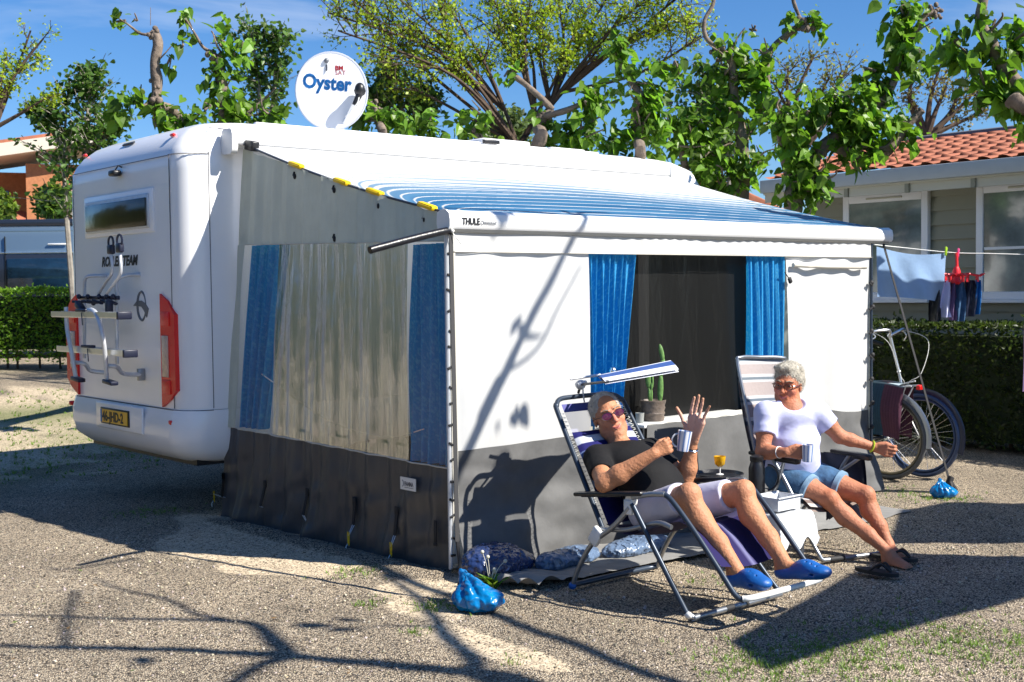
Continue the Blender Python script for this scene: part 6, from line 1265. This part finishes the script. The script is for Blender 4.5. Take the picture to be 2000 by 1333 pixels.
# ---------------- man
man = thing('person', 'man in a black T-shirt and sunglasses reclining, waving, striped mug in one hand', 'person', (.55,-1.15,.35))
PE = Vector((.545,-1.10,.455)); NK = Vector((0.600,-0.807,0.730)); tu = (NK-PE).normalized(); tf = Vector((1,0,0)).cross(tu); tf = -tf if tf.y > 0 else tf; tm = Matrix((Vector((1,0,0)), tf, tu)).transposed()
SR = Vector((.405,NK.y+.03,NK.z-.035)); SL_ = Vector((.79,NK.y-.015,NK.z-.03)); ER = Vector((0.215,-1.025,0.604)); WR = Vector((0.380,-1.224,0.765)); EL_ = Vector((0.860,-1.019,0.551)); WL_ = Vector((0.850,-1.074,0.757))
def lerp(a, b, t): return Vector(a).lerp(Vector(b), t)
def torso(F_, g, woman=False, pe=PE, nk=NK, mm=tm, sr=SR, sl=SL_, latg=1.0):
    at = lambda t, fwd=0: pe.lerp(nk, t)+mm@Vector((0,fwd,0)); L_ = (nk-pe).length
    if not woman:
        F_.ell(at(.02,.0), (.175+g,.125+g,.12+g), mm, .05); F_.ell(at(.30,.035), (.175+g,.145+g,.15+g), mm, .06); F_.ell(at(.68,.0), (.185+g,.115+g,.13+g), mm, .06)
    else:
        F_.ell(at(.02,.0), (.165+g,.12+g,.12+g), mm, .05); F_.ell(at(.28,.03), (.145+g,.12+g,.13+g), mm, .06); F_.ell(at(.68,.0), (.150+g,.095+g,.14+g), mm, .06)
        F_.ell(at(.50,.060), (.135+g,.085+g,.075+g), mm, .05)
    F_.cap(sr, sl, .062+g, .062+g, .05); F_.cap(at(.93), at(1.0), .075+g, .055+g, .05)
HM = Vector((0.590,-0.692,0.908)); hf = (-.48,-.85,.10); hu = (-.20,.26,.94)
bf = Field((.08,-2.06,.08), (1.02,-.58,1.10), .0048)
torso(bf, -.014)
hc_, hm_, HL = head(bf, HM+Vector((.01,.02,-.005)), hf, hu, 1.12)
bf.cap(NK+Vector((0,.015,-.02)), HL(0,-.01,-.06), .060, .056, .03); bf.ell(HL(0,.045,-.100), (.042,.040,.022), hm_, .03)
bf.chain([SR, lerp(SR,ER,.5), ER], [.055,.052,.045], .02); bf.chain([ER, lerp(ER,WR,.3), WR], [.045,.050,.030], .02)
bf.chain([SL_, lerp(SL_,EL_,.5), EL_], [.055,.052,.045], .02); bf.chain([EL_, lerp(EL_,WL_,.35), WL_], [.045,.048,.029], .02)
HR_, HLl = Vector((.45,-1.13,.43)), Vector((.64,-1.13,.43)); KR, KL = Vector((0.380,-1.459,0.575)), Vector((0.670,-1.567,0.569)); AR, AL = Vector((0.420,-1.729,0.239)), Vector((0.660,-1.836,0.250))
for h_, k_, a_2 in ((HR_,KR,AR),(HLl,KL,AL)):
    bf.chain([h_, lerp(h_,k_,.5), k_], [.095,.080,.059], .03); c1 = lerp(k_,a_2,.3)+Vector((0,.022,-.01)); bf.chain([k_, c1, lerp(k_,a_2,.65)+Vector((0,.006,0)), a_2], [.056,.060,.047,.036], .025); bf.ell(k_+Vector((0,-.016,.014)), (.050,.045,.050), None, .02)
# feet (inside the clogs)
for a_2, tp_ in ((AR, Vector((0.410,-1.898,0.195))), (AL, Vector((0.660,-2.056,0.246)))): bf.cap(a_2+Vector((0,.02,-.03)), a_2.lerp(tp_, .8)+Vector((0,0,-.0)), .034, .026, .03)
# mug hand
md = (Vector((0.470,-1.302,0.827))-WR).normalized(); toc = (camp-WR).normalized()
fist(bf, WR, md, (0,0,-1), toc*.9+Vector((0,0,.5)), .9, 1, (.032,.026,.018))
# waving hand, palm to the camera
hu_ = .85; wt = lambda px, py: 0
for pts, r0, r1 in (([(0.850,-1.060,0.906), (0.850,-1.068,0.940), (0.850,-1.079,0.981), (0.850,-1.091,1.015)], .0098, .0078), ([(0.850,-1.094,0.917), (0.850,-1.101,0.954), (0.850,-1.116,0.994), (0.850,-1.124,1.028)], .0098, .0078), ([(0.850,-1.127,0.911), (0.850,-1.134,0.945), (0.850,-1.146,0.982), (0.850,-1.153,1.013)], .0095, .0075), ([(0.850,-1.152,0.882), (0.850,-1.163,0.919), (0.850,-1.182,0.948), (0.850,-1.200,0.974)], .0088, .0068), ([(0.850,-1.049,0.828), (0.850,-1.012,0.877), (0.850,-0.993,0.912), (0.850,-0.963,0.950)], .0125, .0088)): finger(bf, [Vector(p) for p in pts], r0*1.02, r1*1.04)
for a, b, r in (((0.850,-1.074,0.779), (0.850,-1.064,0.898), .0155), ((0.850,-1.082,0.774), (0.850,-1.094,0.908), .0155), ((0.850,-1.093,0.775), (0.850,-1.127,0.897), .0150), ((0.850,-1.096,0.776), (0.850,-1.148,0.876), .0140), ((0.850,-1.059,0.784), (0.850,-1.037,0.845), .017)): bf.cap(a, b, r*1.15, r*1.12, .012)
bf.build('body', 'skin_man', man, colfn=skincol((.46,.205,.105), [((0.850,-1.090,0.908), .13, (.66,.40,.31)), (HL(0,.08,-.03), .10, (.54,.22,.13)), (HL(0,.125,-.02), .035, (.60,.20,.13)), (KR, .07, (.55,.25,.15)), (KL, .07, (.55,.25,.15))]))
face_bits(man, HL, hm_, 1.12, 'brow', .004)
spectacles(man, HL, hm_, 1.12, 'lens_pink', 'ink_black', .0275, .0185, .0016)
hf_ = Field(HM-Vector((.16,.16,.16)), HM+Vector((.16,.16,.18)), .004)
hf_.ell(HL(0,-.024,.047), (.089,.111,.096), hm_, 0); hf_.sub(HL(0,.132,-.034), (.076,.11,.129), hm_, .012); hf_.sub(HL(0,.034,-.095), (.134,.11,.084), hm_, .01); hf_.sub(HL(0,.112,.084), (.056,.084,.050), hm_, .02)
for s_ in (-1,1): hf_.sub(HL(s_*.095,.011,-.034), (.025,.038,.045), hm_, .01)
strands(hf_.build('hair', 'hair_white', man, disp=folds(.0015, 120, [(1,.3,.2),(.2,1,.4)], 3)), 2600, .018, 'hair_white', .25, 1)
# shirt
sf = Field((.12,-1.35,.30), (.98,-.62,.92), .006)
torso(sf, .008)
M1 = lerp(SR,ER,.62); M2 = lerp(SL_,EL_,.6)
sf.cap(SR, M1, .070, .063, .03, flat1=True); sf.cap(SL_, M2, .070, .062, .03, flat1=True)
sf.sub(NK+tm@Vector((0,.045,.055)), (.075,.085,.055), tm, .012)
sf.build('t_shirt', 'black_shirt', man, relax=2, disp=folds(.006, 28, [(1,.4,.3),(.2,1,.8),(.5,.2,-1)], 5))
# shorts
sf = Field((.24,-1.64,.28), (.92,-.96,.80), .006)
sf.ell(PE+Vector((0,-.01,-.02)), (.190,.14,.115), None, .04)
for h_, k_ in ((HR_,KR),(HLl,KL)): sf.cap(h_, lerp(h_,k_,.82), .108, .086, .03, flat1=True)
sf.build('shorts', 'shorts_lilac', man, relax=2, disp=folds(.005, 22, [(1,.2,.5),(.3,1,.2)], 8))
# wrist watch
wd = (WL_-EL_).normalized(); S, U, D = frame(wd); wc = lerp(EL_,WL_,.86); MB().tube([wc+(S*math.cos(a)+U*math.sin(a))*.032 for a in [2*math.pi*i/24 for i in range(24)]], .0075, 6, closed=True, flat=.6).build('watch', 'chrome', man); MB().tube([wc+D*.006+(S*math.cos(a)+U*math.sin(a))*.0335 for a in [2*math.pi*i/24 for i in range(24)]], .004, 6, closed=True).build('watch_band', 'ink_black', man)
# clogs
def clog(a_2, heel, toe, lab, seed):
    heel = Vector(heel); toe = Vector(toe); d = (toe-heel).normalized(); S, U, D = frame(d); m = Matrix((S, D, U)).transposed(); mid = heel.lerp(toe, .5)
    F_ = Field(tuple(min(heel[i], toe[i])-.09 for i in range(3)), tuple(max(heel[i], toe[i])+.10 for i in range(3)), .005); L_ = (toe-heel).length
    F_.ell(heel.lerp(toe,.16), (.042,.055,.036), m, .03); F_.ell(heel.lerp(toe,.5)+U*.002, (.046,.10,.036), m, .04); F_.ell(heel.lerp(toe,.80)+U*.004, (.056,.075,.036), m, .04); F_.ell(heel.lerp(toe,.58)+U*.035, (.040,.055,.030), m, .04)
    F_.sub(heel.lerp(toe,.17)+U*.045, (.031,.062,.042), m, .01); F_.cut(heel-U*.030, -U)
    for k_ in range(3):
        for q_ in (-1,0,1): F_.sub(heel.lerp(toe,.66+.09*k_)+U*(.048-.008*k_)+S*q_*.022, (.0055,.0055,.014), m, .002)
    F_.sub(heel.lerp(toe,.80)+S*.055, (.02,.014,.006), m, .003); F_.sub(heel.lerp(toe,.80)-S*.055, (.02,.014,.006), m, .003)
    o = F_.build('clog', 'clog_blue', man)
    o['label'] = lab
clog(AR, AR+Vector((0,.045,-.055)), (0.400,-1.924,0.199), 'blue rubber clog resting on the foot bar', 1)
clog(AL, AL+Vector((0,.05,-.055)), (0.660,-2.094,0.242), 'blue rubber clog reaching past the foot bar', 2)
mug(Vector((0.500,-1.314,0.775)), (.10,-.10,1), WR-Vector((0.500,-1.314,0.826)), 'white mug with blue stripes held up by the man in the black T-shirt')
# ================================================================= folding chair (right)
c2 = thing('folding_chair', 'folding garden chair with striped high back and dark armrests, under the woman', 'chair', (1.98,-1.0,0))
def b2(pts, r, name, mat, k=6): return MB().tube(smooth_path(pts, k), r, 10).build(name, mat, c2)
q0_ = Vector((1.760,-0.656,1.176)); q1 = Vector((2.180,-0.703,1.158)); q2 = Vector((2.20,-.86,.45)); q3 = Vector((1.76,-.82,.45))
def bk2(i, j): p = q3.lerp(q2, i).lerp(q0_.lerp(q1, i), j); return p+Vector((0,.03*math.sin(math.pi*i)-.0,0))+Vector((0,.04,0))*math.sin(math.pi*j)*.6
def bc2(i, j): return tuple(x*.78 for x in bc3(i, j))  # stripe colours lowered throughout to hold the shadow on the backrest
def bc3(i, j):
    st3 = [(.0,.30,(.10,.11,.16)),(.30,.42,(.32,.25,.24)),(.42,.46,(.10,.12,.17)),(.46,.49,(.55,.56,.58)),(.49,.60,(.33,.27,.26)),(.60,.625,(.6,.6,.62)),(.625,.65,(.13,.17,.22)),(.65,.675,(.6,.6,.62)),(.675,.79,(.42,.36,.35)),(.79,.81,(.62,.62,.64)),(.81,.835,(.16,.2,.24)),(.835,.86,(.62,.62,.64)),(.86,.95,(.44,.38,.37)),(.95,.975,(.62,.62,.64)),(.975,1.01,(.2,.25,.3))]
    for a, b, c in st3:
        if a <= j < b: return c
    return (.5,.5,.5)
MB().grid(bk2, 20, 160, bc2).grid(lambda i, j: Vector(bk2(1-i, j))+Vector((.01,.028,0)), 20, 40, lambda i, j: bc2(i, j)).build('backrest', 'vcloth', c2, vcol=True)
b2([q3, q3.lerp(q0_,.5), q0_-Vector((0,0,.04)), q0_+Vector((.03,0,.003)), q0_.lerp(q1,.5)+Vector((0,.02,.006)), q1+Vector((-.03,0,.003)), q1-Vector((0,0,.04)), q2.lerp(q1,.5), q2], .011, 'back_frame', 'steel_tube')
def st2(i, j): return (1.76+.44*i-.03*j, -.82-.40*j-.03*i, .385-.03*j-.06*max(0,j-.85)*4-.025*math.sin(math.pi*i))
MB().grid(st2, 20, 40, lambda i, j: [(.45,.45,.46),(.14,.10,.09),(.5,.48,.46),(.30,.26,.25)][int(j*15) % 4]).grid(lambda i, j: Vector(st2(1-i, j))+Vector((0,0,-.028)), 10, 20, lambda i, j: (.2,.15,.13)).build('seat', 'vcloth', c2, vcol=True)
AF = Vector((1.660,-1.187,0.596)); AB = Vector((1.720,-0.789,0.602)); BF = Vector((2.240,-1.298,0.571)); BB = Vector((2.240,-1.013,0.586))
for a, b in ((AB, AF), (BB, BF)):
    MB().between(a, b, .06, .026, bev=.012).between(a.lerp(b,.55)+Vector((0,0,-.012)), b+Vector((0,0,-.01)), .05, .03, bev=.012).build('armrest', 'arm_black', c2)
for x, a, b in ((1.72, AB, AF), (2.24, BB, BF)):
    f0 = Vector((x-.02, -1.30, .02)) if x < 2 else Vector((2.20,-1.44,.02))
    b2([a.lerp(b,.45)+Vector((0,0,-.01)), Vector((x, -1.08, .40)), f0+Vector((0,.06,.12)), f0+Vector((0,.0,.03))], .012, 'front_leg', 'steel_tube')
    b2([a.lerp(b,.7)+Vector((0,0,-.02)), Vector((x,-.95,.36)), Vector((x,-.72,.10)), Vector((x,-.66,.02))], .012, 'rear_leg', 'steel_tube')
b2([(1.70,-1.30,.05),(1.71,-1.315,.022),(1.76,-1.33,.018),(2.14,-1.445,.018),(2.19,-1.45,.022),(2.20,-1.44,.06),(2.21,-1.36,.20)], .014, 'front_base_bar', 'steel_tube')
b2([(1.72,-.66,.02),(1.98,-.65,.016),(2.24,-.66,.02)], .013, 'rear_base_bar', 'steel_tube')
MB().tube([(1.76,-1.33,.018),(1.86,-1.36,.018)], .0165, 10).build('base_sleeve', 'strap_black', c2)
jk = MB().grid(lambda i, j: (2.28+.03*math.sin(i*5+j*3), -1.20+.28*i, .565-.40*j*(1-.15*math.sin(i*4))), 20, 20).grid(lambda i, j: (2.31+.03*math.sin((1-i)*5+j*3), -1.20+.28*(1-i), .565-.40*j*(1-.15*math.sin((1-i)*4))), 20, 20).build('jacket', 'dark_navy'); tag(jk, 'dark folded jacket hanging over the right armrest of the folding chair', 'jacket')
# ---------------- woman
wo = thing('person', 'woman with short blond hair in a lilac T-shirt and denim shorts sitting with crossed ankles', 'person', (1.95,-1.0,.35))
wsr = Vector((1.700,-0.922,0.853)); wsl = Vector((1.980,-1.088,0.849)); wnk = (wsr+wsl)/2+Vector((.0,.0,.045)); wpe = Vector((1.92,-.95,.50)); wtu = (wnk-wpe).normalized(); wlat = (wsl-wsr); wlat = (wlat-wtu*wlat.dot(wtu)).normalized(); wtf = wtu.cross(wlat).normalized()
if wtf.dot(camp-wnk) < 0: wtf = -wtf
wm = Matrix((wlat, wtf, wtu)).transposed()
wer = Vector((1.610,-0.965,0.629)); wwr = Vector((1.600,-1.141,0.646)); wel = Vector((2.080,-1.180,0.701)); wwl = Vector((2.240,-1.319,0.633))
WH = Vector((1.860,-0.962,1.019)); whf = (-.95,-.36,-.10); whu = (.02,-.06,1)
wf_ = Field((1.50,-1.90,.0), (2.46,-.72,1.22), .0048)
torso(wf_, -.014, True, wpe, wnk, wm, wsr, wsl)
wc_, whm, WHL = head(wf_, WH, whf, whu, 1.04, True)
wf_.cap(wnk+Vector((0,0,-.03)), WHL(0,-.015,-.05), .056, .052, .03); wf_.ell(WHL(0,.04,-.100), (.040,.040,.022), whm, .03)
wf_.chain([wsr, lerp(wsr,wer,.5), wer], [.050,.050,.042], .02); wf_.chain([wer, lerp(wer,wwr,.3), wwr], [.042,.041,.027], .02)
wf_.chain([wsl, lerp(wsl,wel,.5), wel], [.050,.050,.042], .02); wf_.chain([wel, lerp(wel,wwl,.3), wwl], [.041,.039,.025], .02)
whr, whl = wpe+wm@Vector((-.075,0,-.06)), wpe+wm@Vector((.085,0,-.06)); whr = Vector((1.83,-.93,.46)); whl = Vector((2.01,-.97,.46))
wkr, wkl = Vector((1.880,-1.246,0.347)), Vector((2.100,-1.347,0.357)); war, wal = Vector((1.980,-1.591,0.060)), Vector((2.10,-1.50,.095))
for h_, k_, a_2 in ((whr,wkr,war),(whl,wkl,wal)):
    wf_.chain([h_, lerp(h_,k_,.5), k_], [.095,.080,.056], .03); wf_.chain([k_, lerp(k_,a_2,.3)+Vector((.01,.02,-.01)), lerp(k_,a_2,.65), a_2], [.052,.054,.040,.030], .025); wf_.ell(k_+Vector((-.01,-.016,.012)), (.042,.042,.044), None, .02)
def foot(F_, a_2, dirv, side, dn=-.045):
    d = Vector(dirv).normalized(); s_ = Vector(side).normalized(); F_.ell(a_2-d*.02+Vector((0,0,-.035)), (.032,.032,.032), None, .03); F_.cap(a_2+Vector((0,0,-.02)), a_2+d*.11+Vector((0,0,dn)), .036, .024, .03); F_.cap(a_2+Vector((0,0,-.045)), a_2+d*.12+s_*.02+Vector((0,0,dn-.004)), .030, .022, .03); F_.cap(a_2+Vector((0,0,-.045)), a_2+d*.12-s_*.02+Vector((0,0,dn-.004)), .028, .022, .03)
    for k_ in range(5): o = -.034+.017*k_; F_.cap(a_2+d*.12+s_*o+Vector((0,0,dn)), a_2+d*(.168-.008*k_)+s_*(o*1.1)+Vector((0,0,dn-.004)), .012-.001*k_, .0105-.0008*k_, .003)
foot(wf_, war, (-.12,-.95,-.10), (.98,-.12,.1), -.05); foot(wf_, wal, (-.45,-.85,0), (.85,-.45,0), -.065)
wmp = Vector((1.660,-1.249,0.650)); fist(wf_, wwr, (wmp-wwr), (0,0,-1), (camp-wwr).normalized()*.9+Vector((0,0,.45)), .9, 1, (.030,.026,.018))
wd_ = Vector((2.260,-1.426,0.616))-wwl; fist(wf_, wwl, wd_, (camp-wwl).cross(wd_)*-1+Vector((0,0,-.6)), Vector((0,0,1))+(camp-wwl).normalized()*.6, 1.05, 1, (.042,.028,.018))
wf_.build('body', 'skin_woman', wo, colfn=skincol((.42,.17,.095), [(WHL(0,.08,-.03), .10, (.46,.15,.075)), (WHL(.04,.08,-.03), .03, (.56,.20,.13)), (WHL(-.04,.08,-.03), .03, (.56,.20,.13)), (wkr, .07, (.46,.14,.06))]))
face_bits(wo, WHL, whm, 1.04, 'brow', .006); spectacles(wo, WHL, whm, 1.04, 'lens_clear', 'tortoise', .023, .0185, .0034)
hh = Field(WH-Vector((.18,.18,.18)), WH+Vector((.18,.18,.22)), .004)
hh.ell(WHL(0,-.028,.050), (.088,.104,.094), whm, 0); hh.ell(WHL(.0,-.06,.0), (.080,.075,.075), whm, .03); hh.ell(WHL(.02,.045,.112), (.056,.046,.024), whm, .03); hh.sub(WHL(0,.130,-.025), (.078,.085,.112), whm, .012); hh.sub(WHL(0,.04,-.10), (.12,.085,.07), whm, .01)
for s_ in (-1,1): hh.sub(WHL(s_*.092,.022,-.03), (.022,.034,.045), whm, .01)
def hairdisp(V):
    o = V.copy(); c = np.array(WHL(0,-.02,.04)); n = (V-c)/np.linalg.norm(V-c, axis=1)[:, None]
    loc = (V-c)@np.array(whm); ang = np.arctan2(loc[:,0], loc[:,1]); w_ = np.sin(ang*13+loc[:,2]*60+2*np.sin(loc[:,2]*40))*.5+np.sin(loc[:,0]*150+loc[:,1]*60+3*np.sin(loc[:,2]*50))*.5
    return o+n*(w_*.0022)[:, None]
strands(hh.build('hair', 'hair_blond', wo, disp=hairdisp), 5200, .026, 'hair_blond', .3, 2, .0005)
sf = Field((1.52,-1.35,.38), (2.20,-.72,1.0), .006)
torso(sf, .010, True, wpe, wnk, wm, wsr, wsl); sf.cap(wsr, lerp(wsr,wer,.55), .070, .068, .03, flat1=True); sf.cap(wsl, lerp(wsl,wel,.55), .070, .066, .03, flat1=True)
sf.sub(wnk+wm@Vector((0,.05,.04)), (.078,.085,.05), wm, .012)
sf.build('t_shirt', 'lilac_shirt', wo, relax=2, disp=folds(.0045, 52, [(.5,.4,1.3),(.2,.3,1.4),(.9,.2,-1)], 2))
sf = Field((1.68,-1.45,.30), (2.28,-.78,.64), .006); sf.ell((1.92,-.95,.46), (.185,.14,.10), None, .05)
for h_, k_ in ((whr,wkr),(whl,wkl)): sf.cap(h_, lerp(h_,k_,.60), .108, .088, .03, flat1=True)
sf.build('shorts', 'denim', wo, relax=2, disp=folds(.004, 26, [(1,.2,.5),(.3,1,.2)], 8))
for h_, k_ in ((whr,wkr),(whl,wkl)):
    a = lerp(h_,k_,.54); b = lerp(h_,k_,.63); MB().tube([a, a.lerp(b,.1), a.lerp(b,.9), b], [.090,.0975,.0945,.086], 28, caps=True).build('shorts_cuff', 'denim_cuff', wo)
S, U, D = frame(wwl-wel); wc = lerp(wel,wwl,.93); MB().tube([wc+(S*math.cos(a)+U*math.sin(a))*.031 for a in [2*math.pi*i/24 for i in range(24)]], .009, 6, closed=True, flat=.6).build('wristband', 'lime_band', wo)
S, U, D = frame(wwr-wer); wc = lerp(wer,wwr,.72); MB().tube([wc+(S*math.cos(a)+U*math.sin(a))*.034 for a in [2*math.pi*i/24 for i in range(24)]], .003, 6, closed=True).build('bracelet', 'tube_white', wo)
mug(Vector((1.660,-1.249,0.596)), (.02,-.03,1), wwr-wmp, 'white mug with blue stripes held low by the woman in the lilac T-shirt', .10, .036)
# flip-flops
for i_, (c_, a_2, lb_) in enumerate(((wal+Vector((-.06,-.085,-.095)), .95, 'dark flip-flop half under the woman\'s feet'), ((1.659,-1.710,0.000), 1.15, 'dark flip-flop lying left of the woman\'s feet'))):
    c_ = Vector(c_); c_.z = .016; m = Euler((0,0,-a_2+1.2)).to_matrix(); ff = thing('flip_flop', lb_, 'flip-flop', tuple(c_), 'flip-flops by the right chair')
    ol_ = [c_+m@Vector((.047*math.sin(t)*(1+.15*math.cos(t)), -.135*math.cos(t), 0)) for t in [2*math.pi*k_/24 for k_ in range(24)]]; MB().poly(ol_, .02, (0,0,1)).build('sole', 'rubber', ff)
    MB().tube(smooth_path([c_+m@Vector((-.042,.02,.02)), c_+m@Vector((-.025,-.04,.06)), c_+m@Vector((0,-.085,.025)), c_+m@Vector((.025,-.04,.06)), c_+m@Vector((.042,.02,.02))], 5), .008, 6).build('thong', 'strap_black', ff)
# ================================================================= things on and around the table and chairs
pt = Vector((1.66,-.03,.747)); pot = thing('potted_cactus', 'prickly pear cactus in a dark ribbed pot on the narrow table', 'plant', tuple(pt)); print('POT', tuple(pt))
MB().lathe(pt, [(.068,0),(.074,.02),(.070,.035),(.078,.05),(.072,.065),(.080,.085),(.075,.10),(.082,.12),(.085,.135),(.078,.137),(.07,.12)], 24).build('pot', 'pot_brown', pot); MB().lathe(pt+Vector((0,0,.118)), [(.002,.006),(.07,.0)], 18).build('soil', 'soil', pot)
def pad(a, b, w, name='cactus_pad'):
    a = Vector(a); b = Vector(b); d = (b-a); L_ = d.length; S, U, D = frame(d, (.7,.7,0)); rv = Vector((.72,-.69,0)); S = (rv-D*rv.dot(D)).normalized(); U = S.cross(D); m = Matrix((S, U, D)).transposed(); MB().ball((a+b)/2, (w, .009, L_*.54), 8, m).build(name, 'cactus_green', pot)
z0_ = pt.z+.12
px_ = lambda x, z: (pt.x+x*.72, pt.y-x*.69, z0_+z)
pad(px_(-.022,0), px_(-.026,.10), .012); pad(px_(-.026,.09), px_(-.038,.22), .020); pad(px_(-.012,.0), px_(-.010,.09), .008); pad(px_(-.014,.08), px_(-.006,.14), .010); pad(px_(-.002,.10), px_(-.004,.20), .007); pad(px_(.045,0), px_(.052,.18), .019); pad(px_(.052,.17), px_(.068,.29), .020); pad(px_(.068,.27), px_(.046,.38), .016)
cu_ = Vector((1.50,-.06,.747)); cupo = MB().lathe(cu_, [(.024,0),(.029,.065),(.026,.065),(.022,.006),(.002,.006)], 18).build('cup', 'cup_grey'); tag(cupo, 'small plain grey cup next to the cactus pot on the narrow table', 'cup')
lt_ = MB().lathe(Vector((1.267,0.000,1.097))+Vector((0,-.05,-.03)), [(.005,0),(.022,.01),(.026,.03),(.018,.05),(.005,.056)], 14).build('hanging_lamp_bulb', 'chrome'); tag(lt_, 'small round silver lamp hanging in front of the blue curtain above the sunshade', 'lamp')
# low table between the chairs: white tray on a plastic bag, black flask
ft = thing('side_table', 'small low folding side table between the two chairs', 'table', (1.50,-1.12,0))
MB().box((1.50,-1.10,.30), (.30,.34,.02), bev=.006).build('table_top', 'table_white', ft)
for x, y in ((1.38,-1.24),(1.62,-1.24),(1.38,-.97),(1.62,-.97)): MB().tube([(x,y,.0),(x,y,.295)], .011, 8).build('leg', 'steel_tube', ft)
def drape(i, j):
    x = 1.50+(i-.5)*.48; y = -1.12+(j-.5)*.50; e = max(abs(i-.5), abs(j-.5))*2; z = .318-.17*sstep(.62, 1.0, e)-.03*sstep(.8,1,e)*math.sin(i*16+j*13)+.008*noise.noise(Vector((x*16,y*16,0)))
    f = 1-.22*sstep(.62,1,e); return (1.50+(x-1.50)*f+.015*math.sin(j*14)*sstep(.7,1,e), -1.12+(y+1.12)*f, z)
bg_ = MB().grid(drape, 50, 50).build('carrier_bag', 'white_bag'); tag(bg_, 'crumpled white plastic bag spread over the low side table', 'bag')
ty = thing('tray_box', 'white plastic box on the crumpled bag between the chairs', 'box', (1.50,-1.16,.33))
bx = MB(); bx.box((1.50,-1.16,.336), (.20,.14,.008)); bx.box((1.397,-1.16,.37), (.006,.15,.075), bev=.002); bx.box((1.603,-1.16,.37), (.006,.15,.075), bev=.002); bx.box((1.50,-1.236,.37), (.21,.006,.075), bev=.002); bx.box((1.50,-1.084,.37), (.21,.006,.075), bev=.002); bx.box((1.50,-1.245,.408), (.225,.014,.008), bev=.003).box((1.50,-1.075,.408), (.225,.014,.008), bev=.003); bx.build('box', 'tray_white', ty)
fk_ = Vector((1.500,-1.023,0.338)); fk_.z = .40; fl_ = thing('flask', 'black insulated flask with a looped handle beside the folding chair', 'flask', (1.55,-1.0,.33))
fc = Vector((1.520,-0.989,0.499)); MB().lathe((fc.x,fc.y,.345), [(.045,0),(.048,.02),(.048,.20),(.040,.225),(.036,.24),(.04,.245),(.04,.27),(.02,.28)], 20).build('body', 'arm_black', fl_)
MB().tube([(fc.x+.045+.045*math.sin(a), fc.y-.045-.045*math.sin(a), .49+.075*math.cos(a)) for a in [R(k_*12) for k_ in range(16)]], .007, 6).build('handle', 'arm_black', fl_)
# dandelion by the weight bag
dl = Vector((-0.088,-0.449,0.000)); dn_ = thing('dandelion', 'dandelion plant with pale seed heads growing beside the bright blue bag', 'plant', (dl.x,dl.y,0)); lf = MB(); st4 = MB()
rsd = np.random.RandomState(4)
for k_ in range(22):
    a = rsd.uniform(0,6.28); d = Vector((math.cos(a)*.6, math.sin(a)*.6, rsd.uniform(.5,1.4))); leafquad(lf, dl+Vector(rsd.normal(0,.012,3))*Vector((1,1,0)).length, d, Vector((0,0,1)), rsd.uniform(.07,.13), .035, (.12*rsd.uniform(.7,1.3),.24,.03), .2, .4)
for x, y, h_ in ((-.03,.03,.20),(.03,0,.10),(.0,.02,.17),(.09,-.02,.14),(.05,.02,.08)):
    e = dl+Vector((x,y,h_)); st4.tube(smooth_path([dl, dl.lerp(e,.5)+Vector((0,0,.03)), e], 4), .002, 5); st4.ball(e, .011, 5)
lf.build('leaves', 'leaf', dn_, smooth=False, vcol=True); st4.build('seed_stalks', 'cream_trim', dn_)
import OpenImageIO as oiio, sys, numpy as np
a=oiio.ImageBuf('/workdir/render_main.png').get_pixels(oiio.FLOAT)[...,:3]*255
for n,(x,y,w,h) in dict(gravel=(400,1180,60,60),gravelR=(1150,1250,80,40),shadegr=(300,1000,80,40),wall=(950,560,60,60),sky=(560,60,20,20),skyTL=(60,20,30,20),rear=(200,560,10,10),rear2=(330,450,10,40),skirtside=(600,960,40,20),skirtfront=(1120,900,20,40),shirt=(1230,940,20,20),sidecanvas=(600,400,40,20),leaf=(1600,250,80,60),siding=(1860,480,20,60),roof=(1800,310,60,10),win=(1350,600,40,60)).items():
    s=1024/2000; p=a[int(y*s):int((y+h)*s)+1,int(x*s):int((x+w)*s)+1].reshape(-1,3); print(n,p.mean(0).round(),p.std(0).round()[0])
